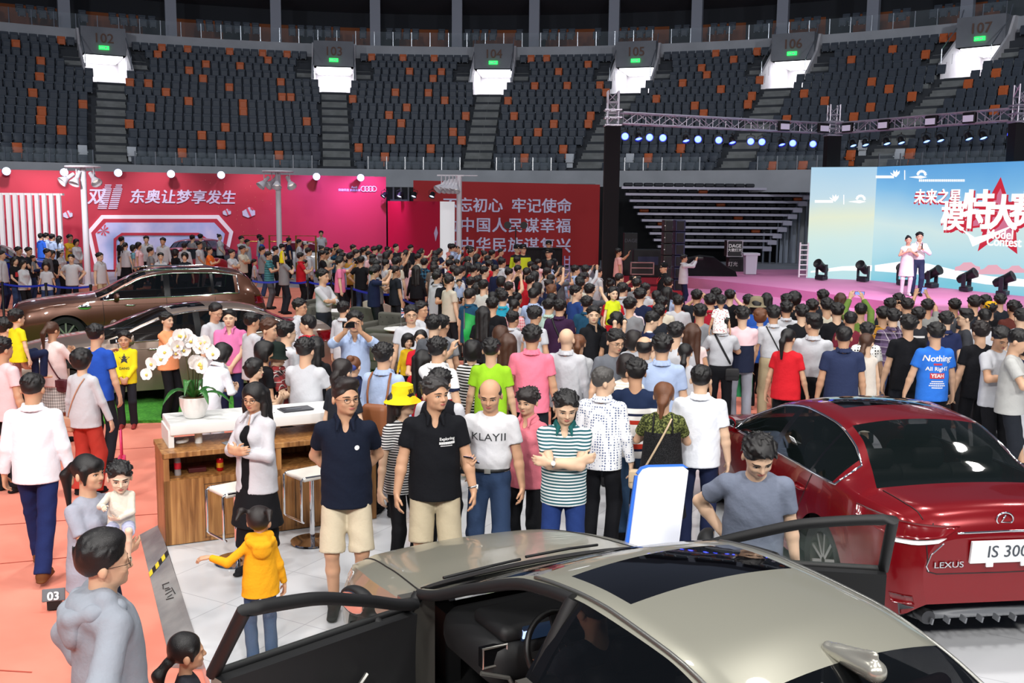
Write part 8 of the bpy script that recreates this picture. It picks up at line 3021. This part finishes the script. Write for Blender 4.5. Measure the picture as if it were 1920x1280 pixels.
def bar_on(body, garment, w, h, x, z, m, back=False):
 b = MB()
 for k in range(8):
  a, c = x - w / 2 + w * k / 8, x - w / 2 + w * (k + .85 if h < .03 else k + 1) / 8
  y = .25 if back else -.25
  b.quad((a, y, z - h / 2), (c, y, z - h / 2), (c, y, z + h / 2), (a, y, z + h / 2))
 return decal(kid_of(body, garment), body, 'chest_print', b.mesh('print', m), m, (0, -1, 0) if back else (0, 1, 0))
def find(key):
 return next(o for o in COL.objects if o.name.startswith('person') and o.get('label', '').startswith(key))
M_ink = mat('print_black', '#2a2c30', .7)
M_pw = mat('print_white', '#e8e8e8', .7)
M_pr = mat('print_red', '#c83038', .7)
print_on(H[920][0], 't_shirt', 'KLAYII', .085, 0, 1.27, M_ink, sx=1.15)
print_on(H[815][0], 'polo_shirt', 'Exploring', .03, .085, 1.285, M_pw, bold=.02)
bar_on(H[815][0], 'polo_shirt', .12, .018, .085, 1.255, M_pw)
bar_on(H[815][0], 'polo_shirt', .09, .006, .08, 1.235, M_pw)
me = MB().lathe([(0, 0), (.017, 0)], n=16).mesh('badge', M_pw)
me.transform(Matrix.Translation((.08, -.3, 1.26)) @ Matrix.Rotation(PI / 2, 4, 'X'))
decal(kid_of(H[647][0], 'polo_shirt'), H[647][0], 'chest_badge', me, M_pw, (0, 1, 0))
bt = find('young man in bright blue tee')
print_on(bt, 't_shirt', 'Nothing', .10, 0, 1.32, M_pw, True, bold=.02, shear=.2)
bar_on(bt, 't_shirt', .10, .022, 0, 1.255, M_pr, True)
print_on(bt, 't_shirt', 'All RigHT', .065, 0, 1.20, M_pw, True, bold=.02)
bar_on(bt, 't_shirt', .17, .065, 0, 1.12, M_pr, True)
print_on(bt, 't_shirt', 'YEAH', .06, 0, 1.12, M_pw, True, bold=.03, lift=.008)
for w_, z in ((.14, 1.055), (.17, 1.03), (.19, 1.005), (.13, .98)):
 bar_on(bt, 't_shirt', w_, .012, 0, z, M_pw, True)
by = find('boy in yellow long')
st = []
for k in range(10):
 a, r = PI / 2 + k * PI / 5, .1 if k % 2 == 0 else .045
 st.append((r * math.cos(a), -.3, 1.27 + r * math.sin(a)))
sb = MB().add([(0, -.3, 1.27)] + st, [(0, i + 1, (i + 1) % 10 + 1) for i in range(10)])
me = sb.mesh('star', M_ink)
decal(kid_of(by, 'long_sleeve_top'), by, 'star_print', me, M_ink, (0, 1, 0))
print_on(by, 'long_sleeve_top', 'DANG', .06, 0, 1.10, M_ink, bold=.02)
lm = find('laughing man')
print_on(lm, 't_shirt', 'PUMA', .05, 0, 1.24, M_pw, bold=.03)
wk = find('woman in navy sweater')
print_on(wk, 'tank_top', 'KR', .15, 0, 1.24, M_pw, True, bold=.02)
wr = find('woman with long black hair and red')
bar_on(wr, 't_shirt', .2, .14, 0, 1.2, M_pr)
ch = find('man in charcoal tee with white')
bar_on(ch, 't_shirt', .2, .03, .02, 1.3, M_pw, True)
we_ = find('woman in black sweater')
print_on(we_, 'long_sleeve_top', 'V', .1, 0, 1.28, M_pw, True, bold=.05)
hat = kid_of(H[757][0], 'hat')
me = text_mesh('遇见', .045, extrude=0, bold=.02)
me.transform(Matrix(((1, 0, 0, 0), (0, 0, 0, -.25), (0, 1, 0, .195), (0, 0, 0, 1))))
lt = decal(hat, hat, 'hat_lettering', me, mat('print_brown', '#6a5410', .7), (0, 1, 0))
b, g = H[826]
P, cuts = top_prims(g, 'vest')
P = [p if p[0] != 'c' else p for p in torso_prims(g, .022, .05, 1.0)] + [cone((0, .004, 1.16), (0, .008, .9), .165, .175, .05, None, ((0, 1, 0), 1.3)), sub((0, -.05, 1.46), (.07, .1, .1), .01), sub((.2, 0, 1.40), (.055, .12, .1), .01), sub((-.2, 0, 1.40), (.055, .12, .1), .01)]
child('waistcoat', np_mesh('waistcoat', *surface(P, .009, cuts=[((0, 0, .93), (0, 0, -1))]), [M_cloth]), b, cloth('#15161c'))
b, g = H[476]
P, cuts = top_prims(g, 'tank')
P = torso_prims(g, .012, .05, 1.0) + [cone((0, 0, 1.0), (0, 0, .24), .15, .2, .05, None, ((0, 1, 0), 1.1))]
child('dress', np_mesh('dress', *surface(P, .01, wrinkle=.003, cuts=[((0, 0, .26), (0, 0, -1)), ((0, 0, 1.36), (0, 0, 1))]), [M_cloth]), b, cloth('#101014'))
b, g = H[920]
MB().tube([(.150 * math.cos(a), .004 + .118 * math.sin(a), 1.0) for a in np.linspace(0, 2 * PI, 29)[:-1]], .016, 8, closed=True).box((0, -.124, 1.0), (.05, .02, .036), 1).build('belt', [M_rubber, M_steel], b, 50)
for key, sd in ((1060, 1), (815, 1), (990, -1)):
 b, g = H[key]
 S, E, W, d, n_ = g.J[sd]
 ax = unit(W - E)
 c = W - ax * .03
 u_ = unit(np.cross(ax, [0, 0, 1.0]))
 w_ = np.cross(ax, u_)
 mbw = MB().tube([c + (u_ * math.cos(a) + w_ * math.sin(a)) * .0315 for a in np.linspace(0, 2 * PI, 19)[:-1]], .008, 6, closed=True)
 wo = mbw.build('watch_strap', M_steel, b, True)
 out = -unit(n_) if key != 1060 else V3((0, -1, .2))
 MB().cyl(c + unit(out) * .027, c + unit(out) * .04, .019, n=18).build('watch_face', mat('watch_white', '#e8e4da', .3), wo, 40)
phone_in(H[920][0], H[920][1], -1, 'smartphone in the hand of the balding man in white tee')
b, g = H[165]
p0 = b.location
hp = at_y(226, 884, p0.y - .02)
bb, bg = person(Vector((hp.x, p0.y - .04, hp.z - .72)), .72, 15, 'baby in cream top looking down from the arm of the ponytailed woman', 'm', ('carry', 'reach'), 'sit', (10, 12), ('short', 'black'), ('long', '#ded6c8'), ('shorts', '#b8bcd8'),
    shoes='#d8c8b0', skin=3, kid=1.9, step=.011, face=True, wide=1.1)
def shoulder_bag(body, garment, side, col, label, hipz=.92, back=True, wid=.22, band=.012, pouch=True):
 src = kid_of(body, garment).data
 bv = BVHTree.FromPolygons([v.co.copy() for v in src.vertices], [tuple(p.vertices) for p in src.polygons])
 o = empty('shoulder_bag', body.location, label, 'bag')
 o.rotation_euler = body.rotation_euler
 o.scale = body.scale
 pts = []
 for t in np.linspace(0, 1, 14):
  x = side * (.10 - .27 * t)
  z = 1.44 - (1.44 - hipz) * t
  h = bv.ray_cast(Vector((x, .5 if back else -.5, z)), Vector((0, -1 if back else 1, 0)))
  if h[0] is not None:
   pts.append(h[0] + Vector((0, .008 if back else -.008, 0)))
 M_b = mat('bag_' + col[1:], col, .6)
 MB().tube(pts, band, 6).build('strap', M_b, o, True)
 if pouch:
  e = pts[-1]
  MB().rbox((e.x - side * .03, e.y, hipz - .08), (wid, .09, .18), .03).build('pouch', M_b, o, 50)
  MB().rbox((e.x - side * .03, e.y + (.048 if back else -.048), hipz - .05), (wid * .96, .012, .1), .005).build('flap', M_b, o, 50)
 return o
shoulder_bag(find('woman in black pinafore'), 't_shirt', -1, '#c8b090', 'beige strap bag across the back of the olive tee woman', .9, True, .2, .010)
ol = find('woman in black pinafore')
olg = [x for x in FIGS.values() if x.sex == 'f' and x.wide == 1.05][0]
P = torso_prims(olg, .02, .05, 1.0) + [cone((0, .004, 1.16), (0, .008, .72), .165, .21, .05, None, ((0, 1, 0), 1.25))]
pin = child('pinafore', np_mesh('pinafore', *surface(P, .011, cuts=[((0, 0, .6), (0, 0, -1)), ((0, 0, 1.27), (0, 0, 1))]), [M_cloth]), ol, cloth('speckle:#101012,#2a2a2c,120'))
MB().tube([(.09, .13, 1.26), (.085, .10, 1.38), (.08, .05, 1.43)], .009, 6).tube([(-.09, .13, 1.26), (-.085, .10, 1.38), (-.08, .05, 1.43)], .009, 6).build('pinafore_strap', mat('strap_black', '#101012', .8), pin, True)
shoulder_bag(find('man in dark purple polo'), 'polo_shirt', 1, '#0e0e12', 'black sling strap of the purple polo man', .95, True, .2, .016)
shoulder_bag(find('man in white shirt with thin black'), 'shirt', 1, '#17181c', 'thin black strap bag of the man in white shirt before the stage', .95, True, .18, .009)
shoulder_bag(find('man in white shirt with black sling'), 'shirt', 1, '#121216', 'black sling across the man carrying a toddler', .95, True, .2, .016)
shoulder_bag(find('woman in grey top with long auburn'), 'long_sleeve_top', 1, '#3a3c42', 'thin dark strap bag of the woman with auburn ponytail', .95, True, .18, .007)
shoulder_bag(find('woman with curly dark hair in white'), 'long_sleeve_top', -1, '#b88a70', 'tan strap bag across the white sweater of the curly haired woman', .92, True, .2, .008)
shoulder_bag(find('woman in pale pink top with brown'), 'long_sleeve_top', 1, '#5a2430', 'dark red strap bag across the pale pink top', .92, True, .18, .009)
o = find('man in light blue shirt with brown')
bag = empty('backpack', o.location, 'tan leather backpack on the light blue shirt at the counter', 'bag')
bag.rotation_euler, bag.scale = o.rotation_euler, o.scale
MB().rbox((0, .20, 1.0), (.28, .13, .32), .06).build('pouch', mat('leather_tan', '#8a5230', .5), bag, 50)
for s in (-1, 1):
 MB().tube([(s * .10, .05, 1.445), (s * .11, .11, 1.38), (s * .11, .15, 1.25), (s * .09, .18, 1.12)], .012, 6).build('strap', mat('leather_tan', '#8a5230', .5), bag, True)
o = find('woman with curly dark hair in white')
p = at(217, 860, .25)
bag = empty('carry_bag', (o.location.x + .42, o.location.y - .1, .03), 'bright pink carry bag hanging by the red trousers', 'bag', None, .3)
MB().box((0, 0, .22), (.09, .2, .42), 0, None, .8).build('pouch', mat('bag_pink', '#d83a6a', .5), bag)
MB().tube([(0, -.07, .42), (0, -.06, .72), (0, .06, .72), (0, .07, .42)], .012, 6).build('handle', mat('bag_pink', '#d83a6a', .5), bag, True)
o = find('woman in navy blazer')
hd = Vector((0, 0, 0))
bw = MB().ball((.045, .135, 1.60), (.05, .02, .036), 12).ball((-.045, .135, 1.60), (.05, .02, .036), 12).ball((0, .14, 1.60), (.015, .02, .018), 8).build('hair_bow', mat('bow_blue', '#24347c', .6), o, True)
o = find('woman with very long black')
fl = empty('green_flag', o.location + Vector((-.3, 0, .0)), 'green cloth flag hanging beside the very long black hair', 'flag', None, .4)
fl.location.z = .012
vs, fs = [], []
for i in range(9):
 for j in range(4):
  vs.append((j * .06 + .02 * math.sin(i), .03 * math.sin(i * .9 + j), 1.55 - i * .07 - j * .02))
for i in range(8):
 for j in range(3):
  fs.append((i * 4 + j, i * 4 + j + 1, i * 4 + j + 5, i * 4 + j + 4))
vs2 = [(x, y + .01, z) for x, y, z in vs]
MB().add(vs, fs).add(vs2, [tuple(reversed(f)) for f in fs]).build('flag_cloth', mat('flag_green', '#18a048', .6), fl, True)
MB().cyl((0, 0, 0), (0, 0, 1.6), .01).build('stick', M_steel, fl)
o = find('man in white shirt with thin black')
bag = empty('paper_bag', (o.location.x - .42, o.location.y - .05, .45), 'green and grey shopping bag between the block tee and strap man', 'bag')
MB().box((0, 0, .2), (.26, .1, .4)).build('pouch', mat('bag_green', '#1c8a50', .5), bag)
MB().tube([(-.07, 0, .4), (-.05, 0, .52), (.05, 0, .52), (.07, 0, .4)], .006, 6).build('handle', M_white, bag)
OTHER = '''
1704 439 1.76 -10 o bun dress=#e6e4e2 leggings=#e0e0e0 f F Z.632 Y30 sh:#e0e0e0 | presenter in white dress speaking beside the taller man on stage
1725 432 1.86 -12 o short shirt=#e4e4e4 trousers=#2a3450 F Z.632 Y30 t | presenter in white shirt and navy trousers on stage
1029 466 1.74 -30 d crew long=#15171c trousers=B hat:cap,#101216 F Y30 | officer in black uniform and cap before the black barrier
1029 452 1.72 0 d crew long=#1a1c22 trousers=B hat:cap,#101216 Y37 | officer in black cap standing behind the black barrier
981 457 1.72 20 d crew long=blocks:#1a1c22,1.0,#c8d830,1.36,#1a1c22 trousers=B hat:cap,#14161c Y32 | officer in yellow reflective vest, right one of the pair
970 459 1.72 40 d crew long=blocks:#1a1c22,1.0,#c8d830,1.36,#1a1c22 trousers=B hat:cap,#14161c Y32.6 | officer in yellow reflective vest, left one of the pair
1245 493 1.75 -75 d crew jacket=#14161a trousers=B hat:cap,#0e1014 F x | security guard in black cap with red lanyard before the red floor
1160 466 1.72 100 f short tee=#e8b0ac trousers=K Y33.5 | photographer in pink tee beside the black truss tower
1283 477 1.72 90 P short shirt=W trousers=N Y31.2 | cameraman in white shirt at the left corner of the stage
1162 513 1.68 120 P crew tee=B trousers=B x | photographer in black with a long lens in the crowd
1080 498 1.7 100 d short shirt=L trousers=B x | man in pale blue shirt at the far right of the crowd
1101 501 1.66 130 d short tee=D trousers=B x | dark haired man right of the pale blue shirt
1122 502 1.66 110 d short shirt=W trousers=B g x | man in white with glasses near the truss tower
1093 513 1.7 140 d short tee=D trousers=B x | man in dark tee at the blue barrier near the tower
'''
for ln in OTHER.strip().split('\n'):
 b, g = row(ln, .016)
 if 'security guard' in ln:
  MB().tube([(-.06, -.02, 1.45), (-.05, -.15, 1.3), (0, -.165, 1.2), (.05, -.15, 1.3), (.06, -.02, 1.45)], .008, 6).build('lanyard', mat('lanyard_red', '#c02030', .6), b, True)
 if 'presenter in white shirt' in ln:
  S, E, W, d, n_ = g.J[1]
  mic = empty('microphone', b.matrix_basis @ Vector(W + V3((-.03, -.05, .08))), 'black microphone held by the presenter in white shirt', 'microphone')
  MB().cyl((0, 0, -.08), (0, 0, .08), .014, n=10).build('handle', M_black, mic)
  MB().ball((0, 0, .1), .026, 10).build('mesh_head', M_steel, mic, True)
 if 'cameraman' in ln or 'long lens' in ln:
  S, E, W, d, n_ = g.J[-1]
  c = b.matrix_basis @ Vector((W + g.J[1][2]) / 2 + d * .08)
  cm = empty('camera', c, 'black camera held by the %s' % ('cameraman in white shirt' if 'cameraman' in ln else 'photographer in black'), 'camera', None, b.rotation_euler.z)
  MB().rbox((0, 0, 0), (.14, .08, .1), .015).build('camera_body', M_black, cm, 50)
  MB().lathe([(0, -.22), (.045, -.22), (.045, -.1), (.036, -.03)], n=14, axis='Y').xf(Matrix.Rotation(PI, 4, 'Z')).build('lens', M_black, cm, 40)
c = sil.root.matrix_basis @ Vector((sil.L / 2 - 2.62, .38, 0))
hd = math.degrees(sil.root.rotation_euler.z)
b, g = person(Vector((c.x, c.y, -.12)), 1.58, hd + 90, 'driver sitting in the silver saloon, only hands and phone in view', 'm', (((-.0, -.36, 1.13), (1, .2, -1), (-.3, -.6, .55), (-.4, 1, .2)), ((-.0, -.38, 1.10), (1, .2, -1), (-.5, -.6, .4), (-.4, 1, .2))), 'sit', (0, 15),
    ('short', 'black'), ('tee', '#2a2c32'), ('trousers', '#1c1e24'), step=.0075)
phone_in(b, g, 1, 'smartphone in the hands of the driver in the silver saloon', False)
